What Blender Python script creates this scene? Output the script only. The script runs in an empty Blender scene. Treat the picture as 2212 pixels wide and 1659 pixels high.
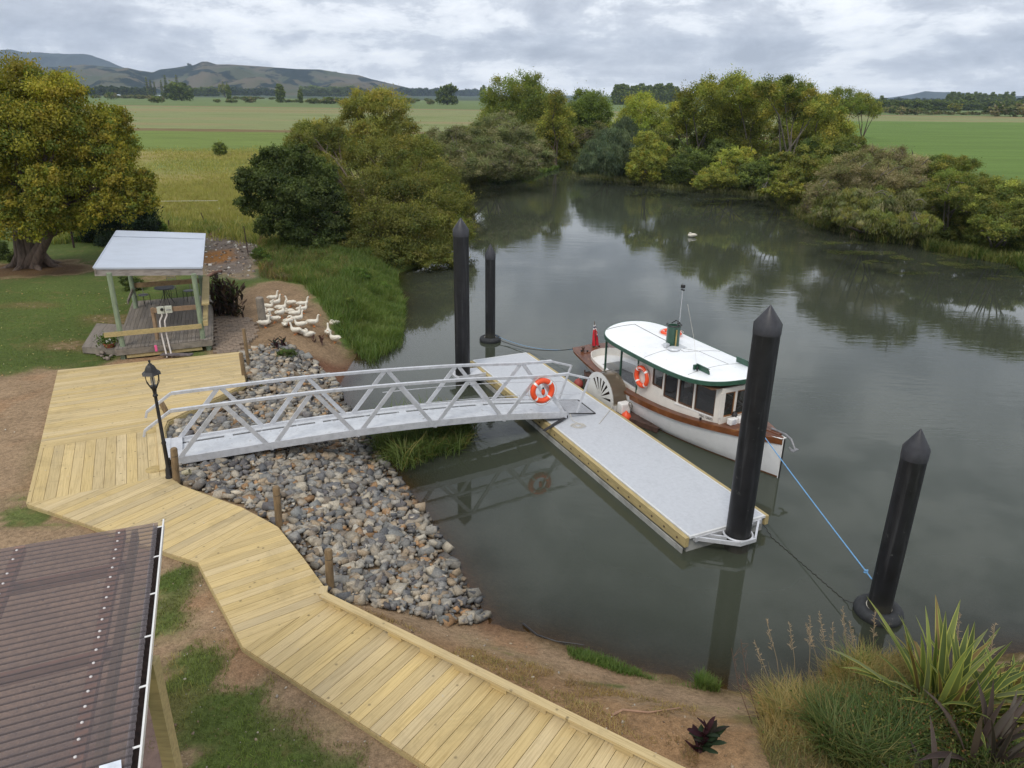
import bpy, bmesh, math, random
import numpy as np
from mathutils import Vector, Matrix
R = math.radians
random.seed(7); rng = np.random.default_rng(11)
scene = bpy.context.scene
COL = scene.collection

# ------------------------------------------------------------------ camera
PW, PH = 2212., 1659.
FPX = 1848 * 0.8640625
PITCH, ROLL, CH = R(21.4), R(0.7), 10.0
cam = bpy.data.cameras.new('camera'); camo = bpy.data.objects.new('camera', cam); COL.objects.link(camo)
cam.sensor_width = 36; cam.lens = 36 * 1848 / 2560; cam.clip_start = 0.1; cam.clip_end = 40000
camo.matrix_world = Matrix.Translation((0, 0, CH)) @ Matrix.Rotation(R(90) - PITCH, 4, 'X') @ Matrix.Rotation(ROLL, 4, 'Z')
scene.camera = camo

# ------------------------------------------------------------------ sky and sun
SUN_EL, SUN_AZ = R(52), R(200)      # azimuth clockwise from +Y
w = bpy.data.worlds.new('World'); scene.world = w; w.use_nodes = True
nt = w.node_tree; nt.nodes.clear()
def N(nt, t, **k):
    n = nt.nodes.new(t)
    for a, b in k.items():
        if a == 'inp':
            for i, v in b.items(): n.inputs[i].default_value = v
        else: setattr(n, a, b)
    return n
def MATH(nt, op, a, b=None, clamp=False):
    n = nt.nodes.new('ShaderNodeMath'); n.operation = op; n.use_clamp = clamp
    for i, v in enumerate((a, b)):
        if v is None: continue
        if isinstance(v, (int, float)): n.inputs[i].default_value = v
        else: nt.links.new(v, n.inputs[i])
    return n.outputs[0]
def RAMP(nt, fac, stops, interp='LINEAR'):
    n = nt.nodes.new('ShaderNodeValToRGB'); cr = n.color_ramp; cr.interpolation = interp
    while len(cr.elements) < len(stops): cr.elements.new(0.5)
    for e, (p, c) in zip(cr.elements, stops):
        e.position = p; e.color = (c[0], c[1], c[2], 1) if not isinstance(c, (int, float)) else (c, c, c, 1)
    nt.links.new(fac, n.inputs[0]); return n.outputs[0]
def MIX(nt, fac, a, b, blend='MIX'):
    n = nt.nodes.new('ShaderNodeMix'); n.data_type = 'RGBA'; n.blend_type = blend; n.clamp_factor = True
    for i, v in ((0, fac), (6, a), (7, b)):
        if isinstance(v, (int, float)): n.inputs[i].default_value = v
        elif isinstance(v, tuple): n.inputs[i].default_value = (v[0], v[1], v[2], 1)
        else: nt.links.new(v, n.inputs[i])
    return n.outputs[2]
def NOISE(nt, vec, scale, detail=4, rough=0.55, dist=0.0, out=0):
    n = N(nt, 'ShaderNodeTexNoise'); n.inputs['Scale'].default_value = scale; n.inputs['Detail'].default_value = detail
    n.inputs['Roughness'].default_value = rough; n.inputs['Distortion'].default_value = dist
    if vec is not None: nt.links.new(vec, n.inputs['Vector'])
    return n.outputs[out]
sky = N(nt, 'ShaderNodeTexSky', sky_type='NISHITA', sun_disc=False, sun_elevation=SUN_EL, sun_rotation=SUN_AZ)
tc = N(nt, 'ShaderNodeTexCoord')
sep = N(nt, 'ShaderNodeSeparateXYZ'); nt.links.new(tc.outputs['Generated'], sep.inputs[0])
X, Y, Z = sep.outputs
zc = MATH(nt, 'MAXIMUM', MATH(nt, 'ADD', Z, 0.10), 0.05)      # cloud deck seen in perspective
cx, cy = MATH(nt, 'DIVIDE', X, zc), MATH(nt, 'DIVIDE', Y, zc)
cmb = N(nt, 'ShaderNodeCombineXYZ'); nt.links.new(cx, cmb.inputs[0]); nt.links.new(cy, cmb.inputs[1]); cmb.inputs[2].default_value = 3.7
mp = N(nt, 'ShaderNodeMapping'); mp.inputs['Scale'].default_value = (1, 1, 2.5)
nt.links.new(tc.outputs['Generated'], mp.inputs[0])
n1 = NOISE(nt, mp.outputs[0], 6.0, 12, 0.66, 0.25)
n2 = NOISE(nt, mp.outputs[0], 1.9, 4, 0.5, 0.0)
n3 = NOISE(nt, cmb.outputs[0], 0.8, 6, 0.55, 0.2)
n4 = NOISE(nt, mp.outputs[0], 17.0, 8, 0.6, 0.2)
n1 = MATH(nt, 'ADD', MATH(nt, 'MULTIPLY', n1, 0.78), MATH(nt, 'MULTIPLY', n4, 0.22))
nn = MATH(nt, 'ADD', MATH(nt, 'MULTIPLY', n1, 0.52), MATH(nt, 'ADD', MATH(nt, 'MULTIPLY', n2, 0.33), MATH(nt, 'MULTIPLY', n3, 0.18)))
cloud = RAMP(nt, nn, [(0.42, (0.43, 0.46, 0.53)), (0.465, (0.55, 0.585, 0.66)), (0.50, (0.68, 0.715, 0.785)), (0.522, (0.88, 0.91, 0.96)), (0.565, (1.04, 1.06, 1.09))])
hz = MATH(nt, 'MULTIPLY', Z, 7.0, clamp=True)
cloud2 = MIX(nt, RAMP(nt, hz, [(0.0, 0.25), (0.1, 0.75), (0.3, 1.0)]), (0.78, 0.83, 0.92), cloud)
up = MATH(nt, 'MULTIPLY', MATH(nt, 'SUBTRACT', Z, 0.25), 1.7, clamp=True)
cloud3 = MIX(nt, up, cloud2, MIX(nt, 1.0, cloud2, (0.86, 0.86, 0.86), 'MULTIPLY'))
bs = N(nt, 'ShaderNodeBackground'); bs.inputs[1].default_value = 0.06; nt.links.new(sky.outputs[0], bs.inputs[0])
bc = N(nt, 'ShaderNodeBackground'); bc.inputs[1].default_value = 1.0; nt.links.new(cloud3, bc.inputs[0])
mx = N(nt, 'ShaderNodeMixShader'); mx.inputs[0].default_value = 0.94
nt.links.new(bs.outputs[0], mx.inputs[1]); nt.links.new(bc.outputs[0], mx.inputs[2])
wo = N(nt, 'ShaderNodeOutputWorld'); nt.links.new(mx.outputs[0], wo.inputs[0])
sl = bpy.data.lights.new('sun', 'SUN'); sl.energy = 1.5; sl.angle = R(18); sl.color = (1, 0.95, 0.86)
so = bpy.data.objects.new('sun', sl); COL.objects.link(so)
sd = Vector((math.sin(SUN_AZ) * math.cos(SUN_EL), math.cos(SUN_AZ) * math.cos(SUN_EL), math.sin(SUN_EL)))
so.rotation_euler = sd.to_track_quat('Z', 'Y').to_euler()
so.location = (0, 0, 60)
vs = scene.view_settings
scene.display_settings.display_device = 'sRGB'
vs.view_transform = 'Standard'; vs.look = 'None'; vs.gamma = 1; vs.exposure = 0.27; vs.use_curve_mapping = False
scene.cycles.max_bounces = 8; scene.cycles.transparent_max_bounces = 12
scene.cycles.diffuse_bounces = 3; scene.cycles.glossy_bounces = 3; scene.cycles.caustics_reflective = False; scene.cycles.caustics_refractive = False
scene.cycles.sample_clamp_indirect = 4; scene.cycles.volume_bounces = 2

# ------------------------------------------------------------------ measuring helpers
def ray(u, v):
    x = u - PW / 2; y = -(v - PH / 2)
    c, s = math.cos(ROLL), math.sin(ROLL)
    x, y = x * c - y * s, x * s + y * c
    return x, math.cos(PITCH) * FPX + math.sin(PITCH) * y, -math.sin(PITCH) * FPX + math.cos(PITCH) * y
def at(u, v, z=0.):
    x, y, d = ray(u, v); t = (z - CH) / d
    return Vector((x * t, y * t, z))
def atY(u, v, Yd):
    x, y, d = ray(u, v); t = Yd / y
    return Vector((x * t, Yd, CH + d * t))

# ------------------------------------------------------------------ object helpers
def tag(o, label=None, cat=None, group=None, kind=None):
    if label: o['label'] = label
    if cat: o['category'] = cat
    if group: o['group'] = group
    if kind: o['kind'] = kind
    return o
def empty(name, loc, rz=0, label=None, cat=None, group=None):
    o = bpy.data.objects.new(name, None); COL.objects.link(o); o.location = loc; o.rotation_euler = (0, 0, rz)
    o.empty_display_size = 0.3
    return tag(o, label, cat, group)
def copy_tree(o, parent=None):
    c = o.copy(); COL.objects.link(c); c.parent = parent
    for ch in list(o.children): copy_tree(ch, c)
    return c
class MB:
    """collects shapes, builds ONE mesh object"""
    def __init__(s): s.v = []; s.f = []
    def quad(s, a, b, c, d):
        n = len(s.v); s.v += [tuple(a), tuple(b), tuple(c), tuple(d)]; s.f.append((n, n + 1, n + 2, n + 3)); return s
    def poly(s, pts):
        n = len(s.v); s.v += [tuple(p) for p in pts]; s.f.append(tuple(range(n, n + len(pts)))); return s
    def hexa(s, p):     # 8 points: bottom 4 ccw, top 4 ccw
        n = len(s.v); s.v += [tuple(q) for q in p]
        for f in ((3, 2, 1, 0), (4, 5, 6, 7), (0, 1, 5, 4), (1, 2, 6, 5), (2, 3, 7, 6), (3, 0, 4, 7)): s.f.append(tuple(n + i for i in f))
        return s
    def box(s, x0, x1, y0, y1, z0, z1):
        return s.hexa([(x0, y0, z0), (x1, y0, z0), (x1, y1, z0), (x0, y1, z0), (x0, y0, z1), (x1, y0, z1), (x1, y1, z1), (x0, y1, z1)])
    def bar(s, a, b, w, h, up=(0, 0, 1)):    # rectangular bar from a to b, width w, height h (centred)
        a, b = Vector(a), Vector(b); d = (b - a).normalized(); u = Vector(up)
        if abs(d.dot(u)) > 0.98: u = Vector((0, 1, 0))
        r = d.cross(u).normalized(); u = r.cross(d).normalized()
        r *= w / 2; u = u * (h / 2)
        return s.hexa([a - r - u, a + r - u, b + r - u, b - r - u, a - r + u, a + r + u, b + r + u, b - r + u])
    def prism(s, pts, z0, z1):      # plan polygon extruded
        n = len(s.v); k = len(pts)
        s.v += [(p[0], p[1], z0) for p in pts] + [(p[0], p[1], z1) for p in pts]
        ar = sum(pts[i][0] * pts[(i + 1) % k][1] - pts[(i + 1) % k][0] * pts[i][1] for i in range(k))
        idx = list(range(k)) if ar > 0 else list(range(k))[::-1]
        s.f.append(tuple(n + i for i in idx[::-1])); s.f.append(tuple(n + k + i for i in idx))
        for i in range(k):
            a, b = idx[i], idx[(i + 1) % k]; s.f.append((n + a, n + b, n + k + b, n + k + a))
        return s
    def tube(s, pts, rad, seg=8, cap=True, closed=False):
        pts = [Vector(p) for p in pts]; m = len(pts)
        rr = rad if isinstance(rad, (list, tuple)) else [rad] * m
        n = len(s.v); pr = None
        for i, p in enumerate(pts):
            if closed: t = pts[(i + 1) % m] - pts[i - 1]
            else: t = pts[min(i + 1, m - 1)] - pts[max(i - 1, 0)]
            t.normalize()
            if pr is None:
                pr = t.orthogonal().normalized()
            else:
                pr = (pr - t * pr.dot(t)); pr = pr.normalized() if pr.length > 1e-6 else t.orthogonal().normalized()
            q = t.cross(pr)
            for k in range(seg):
                a = 2 * math.pi * k / seg; s.v.append(tuple(p + (pr * math.cos(a) + q * math.sin(a)) * rr[i]))
        for i in range(m if closed else m - 1):
            j = (i + 1) % m
            for k in range(seg):
                k2 = (k + 1) % seg; s.f.append((n + i * seg + k, n + i * seg + k2, n + j * seg + k2, n + j * seg + k))
        if cap and not closed:
            s.f.append(tuple(n + k for k in range(seg))[::-1]); s.f.append(tuple(n + (m - 1) * seg + k for k in range(seg)))
        return s
    def lathe(s, prof, c=(0, 0, 0), seg=20, axis='Z', M=None):   # prof: (radius, height)
        n = len(s.v)
        for r_, h in prof:
            for k in range(seg):
                a = 2 * math.pi * k / seg; p = Vector((r_ * math.cos(a), r_ * math.sin(a), h))
                if M is not None: p = M @ p
                s.v.append(tuple(p + Vector(c)))
        for i in range(len(prof) - 1):
            for k in range(seg):
                k2 = (k + 1) % seg; s.f.append((n + i * seg + k, n + i * seg + k2, n + (i + 1) * seg + k2, n + (i + 1) * seg + k))
        s.f.append(tuple(n + k for k in range(seg))[::-1]); s.f.append(tuple(n + (len(prof) - 1) * seg + k for k in range(seg)))
        return s
    def torus(s, c, R_, r_, n_=28, m_=10, M=None, a0=0, a1=2 * math.pi):
        full = abs(a1 - a0 - 2 * math.pi) < 1e-6; k = n_ if full else n_ + 1; b = len(s.v)
        for i in range(k):
            a = a0 + (a1 - a0) * i / n_
            for j in range(m_):
                t = 2 * math.pi * j / m_
                p = Vector(((R_ + r_ * math.cos(t)) * math.cos(a), (R_ + r_ * math.cos(t)) * math.sin(a), r_ * math.sin(t)))
                if M is not None: p = M @ p
                s.v.append(tuple(p + Vector(c)))
        for i in range(n_):
            i2 = (i + 1) % k
            for j in range(m_):
                j2 = (j + 1) % m_; s.f.append((b + i * m_ + j, b + i2 * m_ + j, b + i2 * m_ + j2, b + i * m_ + j2))
        if not full:
            s.f.append(tuple(b + j for j in range(m_))[::-1]); s.f.append(tuple(b + (k - 1) * m_ + j for j in range(m_)))
        return s
    def build(s, name, mat, parent=None, smooth=False, bevel=0, loc=None, kind=None):
        me = bpy.data.meshes.new(name); me.from_pydata(s.v, [], s.f); me.materials.append(mat)
        o = bpy.data.objects.new(name, me); COL.objects.link(o)
        if parent: o.parent = parent
        if loc is not None: o.location = loc
        if smooth:
            for p in me.polygons: p.use_smooth = True
            try: me.set_sharp_from_angle(angle=R(40))
            except Exception: pass
        if bevel:
            m = o.modifiers.new('bevel', 'BEVEL'); m.width = bevel; m.segments = 2; m.limit_method = 'ANGLE'
        if kind: o['kind'] = kind
        me.update()
        return o
def npmesh(name, V, F, mat, col=None, parent=None, attrs=None, smooth=False):
    """V (n,3), F (m,k) arrays -> object"""
    me = bpy.data.meshes.new(name); V = np.asarray(V, dtype=np.float32); F = np.asarray(F, dtype=np.int32)
    m, k = F.shape
    me.vertices.add(len(V)); me.vertices.foreach_set('co', V.ravel())
    me.loops.add(m * k); me.loops.foreach_set('vertex_index', F.ravel())
    me.polygons.add(m); me.polygons.foreach_set('loop_start', np.arange(0, m * k, k, dtype=np.int32))
    try: me.polygons.foreach_set('loop_total', np.full(m, k, dtype=np.int32))
    except Exception: pass
    if smooth: me.polygons.foreach_set('use_smooth', np.ones(m, dtype=bool))
    me.update(calc_edges=True)
    if col is not None:
        a = me.color_attributes.new('col', 'FLOAT_COLOR', 'POINT')
        c = np.ones((len(V), 4), dtype=np.float32); c[:, :3] = col; a.data.foreach_set('color', c.ravel())
    for nm, arr in (attrs or {}).items():
        if arr.ndim == 1:
            a = me.attributes.new(nm, 'FLOAT', 'POINT'); a.data.foreach_set('value', arr.astype(np.float32))
        else:
            a = me.color_attributes.new(nm, 'FLOAT_COLOR', 'POINT'); c = np.ones((len(V), 4), dtype=np.float32); c[:, :arr.shape[1]] = arr; a.data.foreach_set('color', c.ravel())
    me.materials.append(mat)
    o = bpy.data.objects.new(name, me); COL.objects.link(o)
    if parent: o.parent = parent
    return o
def text_mesh(name, body, size, M, mat, parent, thick=0.002):
    cu = bpy.data.curves.new(name, 'FONT'); cu.body = body; cu.size = size; cu.extrude = thick; cu.align_x = 'CENTER'; cu.align_y = 'CENTER'
    t = bpy.data.objects.new(name + '_tmp', cu); COL.objects.link(t); bpy.context.view_layer.update()
    me = bpy.data.meshes.new_from_object(t); bpy.data.objects.remove(t)
    me.transform(M); me.materials.clear(); me.materials.append(mat)
    o = bpy.data.objects.new(name, me); COL.objects.link(o); o.parent = parent; return o

# ------------------------------------------------------------------ materials
MATS = {}
def mat(name, color, rough=0.6, metal=0.0, var=0.15, scale=8.0, bump=0.0, bscale=40.0, spec=0.5, stretch=None, dirt=None, alpha=1.0, coords='Object', tide=False):
    m = bpy.data.materials.new(name); m.use_nodes = True; nt = m.node_tree; b = nt.nodes['Principled BSDF']
    b.inputs['Roughness'].default_value = rough; b.inputs['Metallic'].default_value = metal
    b.inputs['Specular IOR Level'].default_value = spec; b.inputs['Alpha'].default_value = alpha
    tc = N(nt, 'ShaderNodeTexCoord'); vec = tc.outputs[coords]
    if stretch:
        mp = N(nt, 'ShaderNodeMapping'); mp.inputs['Scale'].default_value = stretch; nt.links.new(vec, mp.inputs[0]); vec = mp.outputs[0]
    n = NOISE(nt, vec, scale, 5, 0.6)
    lo = tuple(c * (1 - var * 1.6) for c in color); hi = tuple(min(1, c * (1 + var * 1.2)) for c in color)
    c = RAMP(nt, n, [(0.3, lo), (0.5, color), (0.7, hi)])
    if dirt:
        dn = NOISE(nt, tc.outputs[coords], dirt[1], 4, 0.65)
        c = MIX(nt, RAMP(nt, dn, [(dirt[2], 0.0), (dirt[2] + 0.12, dirt[3])]), c, dirt[0])
    if tide:      # silt and weed left by the falling river, faint streaks higher up
        sp = N(nt, 'ShaderNodeSeparateXYZ'); nt.links.new(tc.outputs[coords], sp.inputs[0]); sm = N(nt, 'ShaderNodeMapping'); sm.inputs['Scale'].default_value = (9, 9, 0.5); nt.links.new(tc.outputs[coords], sm.inputs[0])
        st = NOISE(nt, sm.outputs[0], 1.0, 4, 0.6); c = MIX(nt, RAMP(nt, st, [(0.56, 0.0), (0.72, 0.32)]), c, (0.10, 0.10, 0.105))
        tz_ = MATH(nt, 'ADD', sp.outputs[2], MATH(nt, 'MULTIPLY', n, 0.35)); c = MIX(nt, RAMP(nt, tz_, [(0.0, 0.7), (0.42, 0.6), (0.55, 0.12), (0.9, 0.0)]), c, (0.055, 0.052, 0.038))
    nt.links.new(c, b.inputs['Base Color'])
    if bump:
        bn = NOISE(nt, vec, bscale, 4, 0.6); bp = N(nt, 'ShaderNodeBump'); bp.inputs['Strength'].default_value = bump; bp.inputs['Distance'].default_value = 0.02
        nt.links.new(bn, bp.inputs['Height']); nt.links.new(bp.outputs[0], b.inputs['Normal'])
    MATS[name] = m; return m
def woodmat(name, color, dark, along='X', rough=0.7, knots=True, stripe=26.0, rnd=0.18):
    """wood with grain; per-board random tint through the 'board' attribute"""
    m = bpy.data.materials.new(name); m.use_nodes = True; nt = m.node_tree; b = nt.nodes['Principled BSDF']
    b.inputs['Roughness'].default_value = rough; b.inputs['Specular IOR Level'].default_value = 0.3
    g = N(nt, 'ShaderNodeAttribute', attribute_name='guv')       # x along board, y across, z board random
    sp = N(nt, 'ShaderNodeSeparateXYZ'); nt.links.new(g.outputs['Vector'], sp.inputs[0])
    cb = N(nt, 'ShaderNodeCombineXYZ')
    nt.links.new(MATH(nt, 'MULTIPLY', sp.outputs[0], 0.9), cb.inputs[0]); nt.links.new(MATH(nt, 'MULTIPLY', sp.outputs[1], stripe), cb.inputs[1]); nt.links.new(MATH(nt, 'MULTIPLY', sp.outputs[2], 37.0), cb.inputs[2])
    gr = NOISE(nt, cb.outputs[0], 1.6, 5, 0.6, 0.6)
    c = RAMP(nt, gr, [(0.3, dark), (0.52, color), (0.75, tuple(min(1, x * 1.12) for x in color))])
    cb2 = N(nt, 'ShaderNodeCombineXYZ'); nt.links.new(sp.outputs[0], cb2.inputs[0]); nt.links.new(sp.outputs[1], cb2.inputs[1]); nt.links.new(MATH(nt, 'MULTIPLY', sp.outputs[2], 91.0), cb2.inputs[2])
    if knots:
        kv = N(nt, 'ShaderNodeTexVoronoi'); kv.inputs['Scale'].default_value = 3.6; nt.links.new(cb2.outputs[0], kv.inputs['Vector'])
        kf = RAMP(nt, kv.outputs['Distance'], [(0.05, 0.85), (0.12, 0.0)])
        c = MIX(nt, kf, c, tuple(x * 0.32 for x in color))
    st = NOISE(nt, cb2.outputs[0], 1.1, 4, 0.6)
    c = MIX(nt, RAMP(nt, st, [(0.5, 0.0), (0.72, 0.5)]), c, tuple(x * k for x, k in zip(color, (0.84, 0.86, 0.98))))
    wv = N(nt, 'ShaderNodeNewGeometry'); sm_ = NOISE(nt, wv.outputs['Position'], 1.3, 6, 0.68, 0.4); c = MIX(nt, RAMP(nt, sm_, [(0.54, 0.0), (0.66, 0.42)]), c, tuple(x * 0.62 for x in color))      # mud and foot traffic
    dp_ = NOISE(nt, wv.outputs['Position'], 6.5, 3, 0.6); c = MIX(nt, RAMP(nt, dp_, [(0.70, 0.0), (0.735, 0.5)]), c, (0.42, 0.40, 0.36))
    hv = N(nt, 'ShaderNodeHueSaturation'); nt.links.new(c, hv.inputs['Color'])
    nt.links.new(MATH(nt, 'ADD', MATH(nt, 'MULTIPLY', sp.outputs[2], 2 * rnd), 1 - rnd), hv.inputs['Value'])
    nt.links.new(MATH(nt, 'ADD', MATH(nt, 'MULTIPLY', MATH(nt, 'FRACT', MATH(nt, 'MULTIPLY', sp.outputs[2], 7.3)), 0.16), 0.86), hv.inputs['Saturation'])
    nt.links.new(hv.outputs[0], b.inputs['Base Color'])
    bp = N(nt, 'ShaderNodeBump'); bp.inputs['Strength'].default_value = 0.25; bp.inputs['Distance'].default_value = 0.01
    nt.links.new(gr, bp.inputs['Height']); nt.links.new(bp.outputs[0], b.inputs['Normal'])
    MATS[name] = m; return m
def foliage_mat(name, trans=0.40, rough=0.6):
    m = bpy.data.materials.new(name); m.use_nodes = True; nt = m.node_tree; nt.nodes.clear()
    a = N(nt, 'ShaderNodeAttribute', attribute_name='col')
    d = N(nt, 'ShaderNodeBsdfDiffuse'); t = N(nt, 'ShaderNodeBsdfTranslucent'); g = N(nt, 'ShaderNodeBsdfGlossy'); g.inputs['Roughness'].default_value = rough
    g.inputs['Color'].default_value = (0.9, 0.95, 1, 1)
    nt.links.new(a.outputs['Color'], d.inputs[0]); nt.links.new(MIX(nt, 1.0, a.outputs['Color'], (1.15, 1.25, 0.6), 'MULTIPLY'), t.inputs[0])
    x = N(nt, 'ShaderNodeMixShader'); x.inputs[0].default_value = trans; nt.links.new(d.outputs[0], x.inputs[1]); nt.links.new(t.outputs[0], x.inputs[2])
    y = N(nt, 'ShaderNodeMixShader'); y.inputs[0].default_value = 0.014; nt.links.new(x.outputs[0], y.inputs[1]); nt.links.new(g.outputs[0], y.inputs[2])
    o = N(nt, 'ShaderNodeOutputMaterial'); nt.links.new(y.outputs[0], o.inputs[0]); MATS[name] = m; return m
LEAF = foliage_mat('leaves')
BARK = mat('bark', (0.10, 0.075, 0.055), 0.9, var=0.4, scale=5, bump=0.6, bscale=12, stretch=(1, 1, 0.25))
GREYBARK = mat('grey_bark', (0.15, 0.13, 0.105), 0.9, var=0.3, scale=4)
WHITE = mat('white_paint', (0.80, 0.79, 0.77), 0.4, var=0.05, scale=3, dirt=((0.5, 0.47, 0.42), 4, 0.58, 0.35))
ROOFW = mat('white_roof_paint', (0.84, 0.86, 0.88), 0.5, var=0.04, scale=2, dirt=((0.45, 0.45, 0.45), 6, 0.62, 0.35))
CREAM = mat('cream_paint', (0.70, 0.66, 0.60), 0.45, var=0.04, scale=3, dirt=((0.45, 0.40, 0.33), 5, 0.6, 0.3))
GREEN = mat('green_paint', (0.030, 0.085, 0.055), 0.35, var=0.15, scale=6)
ALU = mat('aluminium', (0.62, 0.63, 0.66), 0.42, metal=0.35, var=0.10, scale=6, dirt=((0.40, 0.39, 0.37), 9, 0.6, 0.4))
ALUD = mat('aluminium_tread', (0.62, 0.64, 0.67), 0.5, metal=0.25, var=0.10, scale=5, dirt=((0.30, 0.28, 0.25), 5, 0.60, 0.7))
CONC = mat('pale_concrete', (0.49, 0.51, 0.545), 0.8, var=0.05, scale=9, bump=0.15, bscale=60, dirt=((0.40, 0.42, 0.45), 2.6, 0.55, 0.35))
CONCE = mat('concrete_edge', (0.62, 0.63, 0.63), 0.8, var=0.08, scale=5)
HULLC = mat('float_concrete', (0.33, 0.33, 0.31), 0.85, var=0.2, scale=3)
PILE = mat('black_sleeve', (0.009, 0.009, 0.011), 0.5, var=0.4, scale=2.5, bump=0.25, bscale=14, dirt=((0.20, 0.20, 0.19), 6, 0.66, 0.55), tide=True)
RUBBER = mat('tyre_rubber', (0.025, 0.027, 0.030), 0.8, var=0.3, scale=12, dirt=((0.25, 0.23, 0.20), 7, 0.64, 0.6))
ORANGE = mat('orange_plastic', (0.80, 0.085, 0.022), 0.45, var=0.08, scale=5)
ROPEW = mat('white_rope', (0.55, 0.52, 0.46), 0.9, var=0.2, scale=60)
ROPEB = mat('blue_rope', (0.16, 0.36, 0.62), 0.8, var=0.2, scale=60)
ROPED = mat('dark_rope', (0.035, 0.035, 0.03), 0.9, var=0.2, scale=60)
RED = mat('red_cloth', (0.52, 0.012, 0.025), 0.8, var=0.15, scale=10)
BLUE = mat('navy_cloth', (0.02, 0.025, 0.10), 0.8)
BLACK = mat('black_iron', (0.018, 0.016, 0.016), 0.5, var=0.3, scale=10)
PINK = mat('pink_tape', (0.8, 0.12, 0.3), 0.6)
PVC = mat('grey_conduit', (0.52, 0.47, 0.43), 0.5, var=0.1)
POSTG = mat('greenish_treated_post', (0.22, 0.27, 0.18), 0.85, var=0.2, scale=3, bump=0.3, bscale=20, stretch=(6, 6, 1))
GREYW = mat('weathered_grey_timber', (0.22, 0.19, 0.155), 0.9, var=0.25, scale=4, bump=0.4, bscale=20)
TERRA = mat('terracotta', (0.35, 0.10, 0.05), 0.8)
IRONR = mat('roofing_sheet', (0.46, 0.505, 0.58), 0.45, metal=0.1, var=0.04, scale=1.5)
FASC = mat('weathered_fascia', (0.30, 0.27, 0.25), 0.9, var=0.25, scale=3, bump=0.4, bscale=20, stretch=(1, 1, 4))
TREAT = woodmat('treated_pine', (0.545, 0.412, 0.192), (0.39, 0.28, 0.115), rnd=0.10)
TREATB = mat('treated_beam', (0.42, 0.33, 0.155), 0.75, var=0.15, scale=3, bump=0.2, bscale=20, stretch=(1, 8, 8), dirt=((0.2, 0.14, 0.07), 7, 0.66, 0.7))
OLDW = woodmat('old_deck_boards', (0.215, 0.185, 0.155), (0.13, 0.11, 0.095), knots=False)
ROUNDP = mat('brown_round_post', (0.20, 0.135, 0.07), 0.85, var=0.25, scale=3, bump=0.4, bscale=16, stretch=(4, 4, 1), dirt=((0.08, 0.055, 0.035), 5, 0.6, 0.6))
VARN = mat('worn_varnish', (0.125, 0.045, 0.020), 0.38, var=0.35, scale=2.2, stretch=(1, 6, 1), dirt=((0.33, 0.19, 0.09), 3.2, 0.60, 0.75))
VARNS = mat('brown_strake', (0.16, 0.055, 0.018), 0.35, var=0.3, scale=3, dirt=((0.30, 0.15, 0.05), 3, 0.62, 0.7))
RUSTY = mat('rusty_brown_timber', (0.07, 0.038, 0.028), 0.8, var=0.4, scale=4)
SEATC = mat('dark_seat', (0.02, 0.022, 0.024), 0.6)
INTER = mat('cabin_interior_wood', (0.10, 0.05, 0.025), 0.6, var=0.2)
def glassmat(name, tint, alpha, rough=0.03):
    m = bpy.data.materials.new(name); m.use_nodes = True; nt = m.node_tree; nt.nodes.clear()
    t = N(nt, 'ShaderNodeBsdfTransparent'); t.inputs[0].default_value = (*tint, 1)
    d = N(nt, 'ShaderNodeBsdfDiffuse'); d.inputs[0].default_value = (*[c * 0.5 for c in tint], 1)
    g = N(nt, 'ShaderNodeBsdfGlossy'); g.inputs['Roughness'].default_value = rough
    f = N(nt, 'ShaderNodeFresnel'); gb = N(nt, 'ShaderNodeNewGeometry'); nt.links.new(MATH(nt, 'ADD', 1.5, MATH(nt, 'MULTIPLY', gb.outputs['Backfacing'], -0.8333)), f.inputs[0])
    x = N(nt, 'ShaderNodeMixShader'); x.inputs[0].default_value = alpha; nt.links.new(t.outputs[0], x.inputs[1]); nt.links.new(d.outputs[0], x.inputs[2])
    y = N(nt, 'ShaderNodeMixShader'); nt.links.new(f.outputs[0], y.inputs[0]); nt.links.new(x.outputs[0], y.inputs[1]); nt.links.new(g.outputs[0], y.inputs[2])
    o = N(nt, 'ShaderNodeOutputMaterial'); nt.links.new(y.outputs[0], o.inputs[0]); MATS[name] = m; return m
GLASS = glassmat('window_glass', (0.42, 0.41, 0.40), 0.10)
CLEAR = glassmat('clear_vinyl', (0.86, 0.88, 0.9), 0.12)
SMOKE = glassmat('smoked_acrylic', (0.42, 0.34, 0.25), 0.55, 0.12)
POLY = glassmat('tinted_polycarbonate', (0.54, 0.47, 0.47), 0.35, 0.16)
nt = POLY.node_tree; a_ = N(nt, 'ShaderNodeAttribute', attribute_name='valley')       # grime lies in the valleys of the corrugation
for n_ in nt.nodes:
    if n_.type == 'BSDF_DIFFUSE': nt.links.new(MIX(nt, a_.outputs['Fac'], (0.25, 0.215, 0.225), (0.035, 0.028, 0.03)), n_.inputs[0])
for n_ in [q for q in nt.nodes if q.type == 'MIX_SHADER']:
    if n_.inputs[1].links[0].from_node.type == 'BSDF_TRANSPARENT': nt.links.new(MATH(nt, 'ADD', 0.30, MATH(nt, 'MULTIPLY', a_.outputs['Fac'], 0.55), clamp=True), n_.inputs[0])
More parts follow.
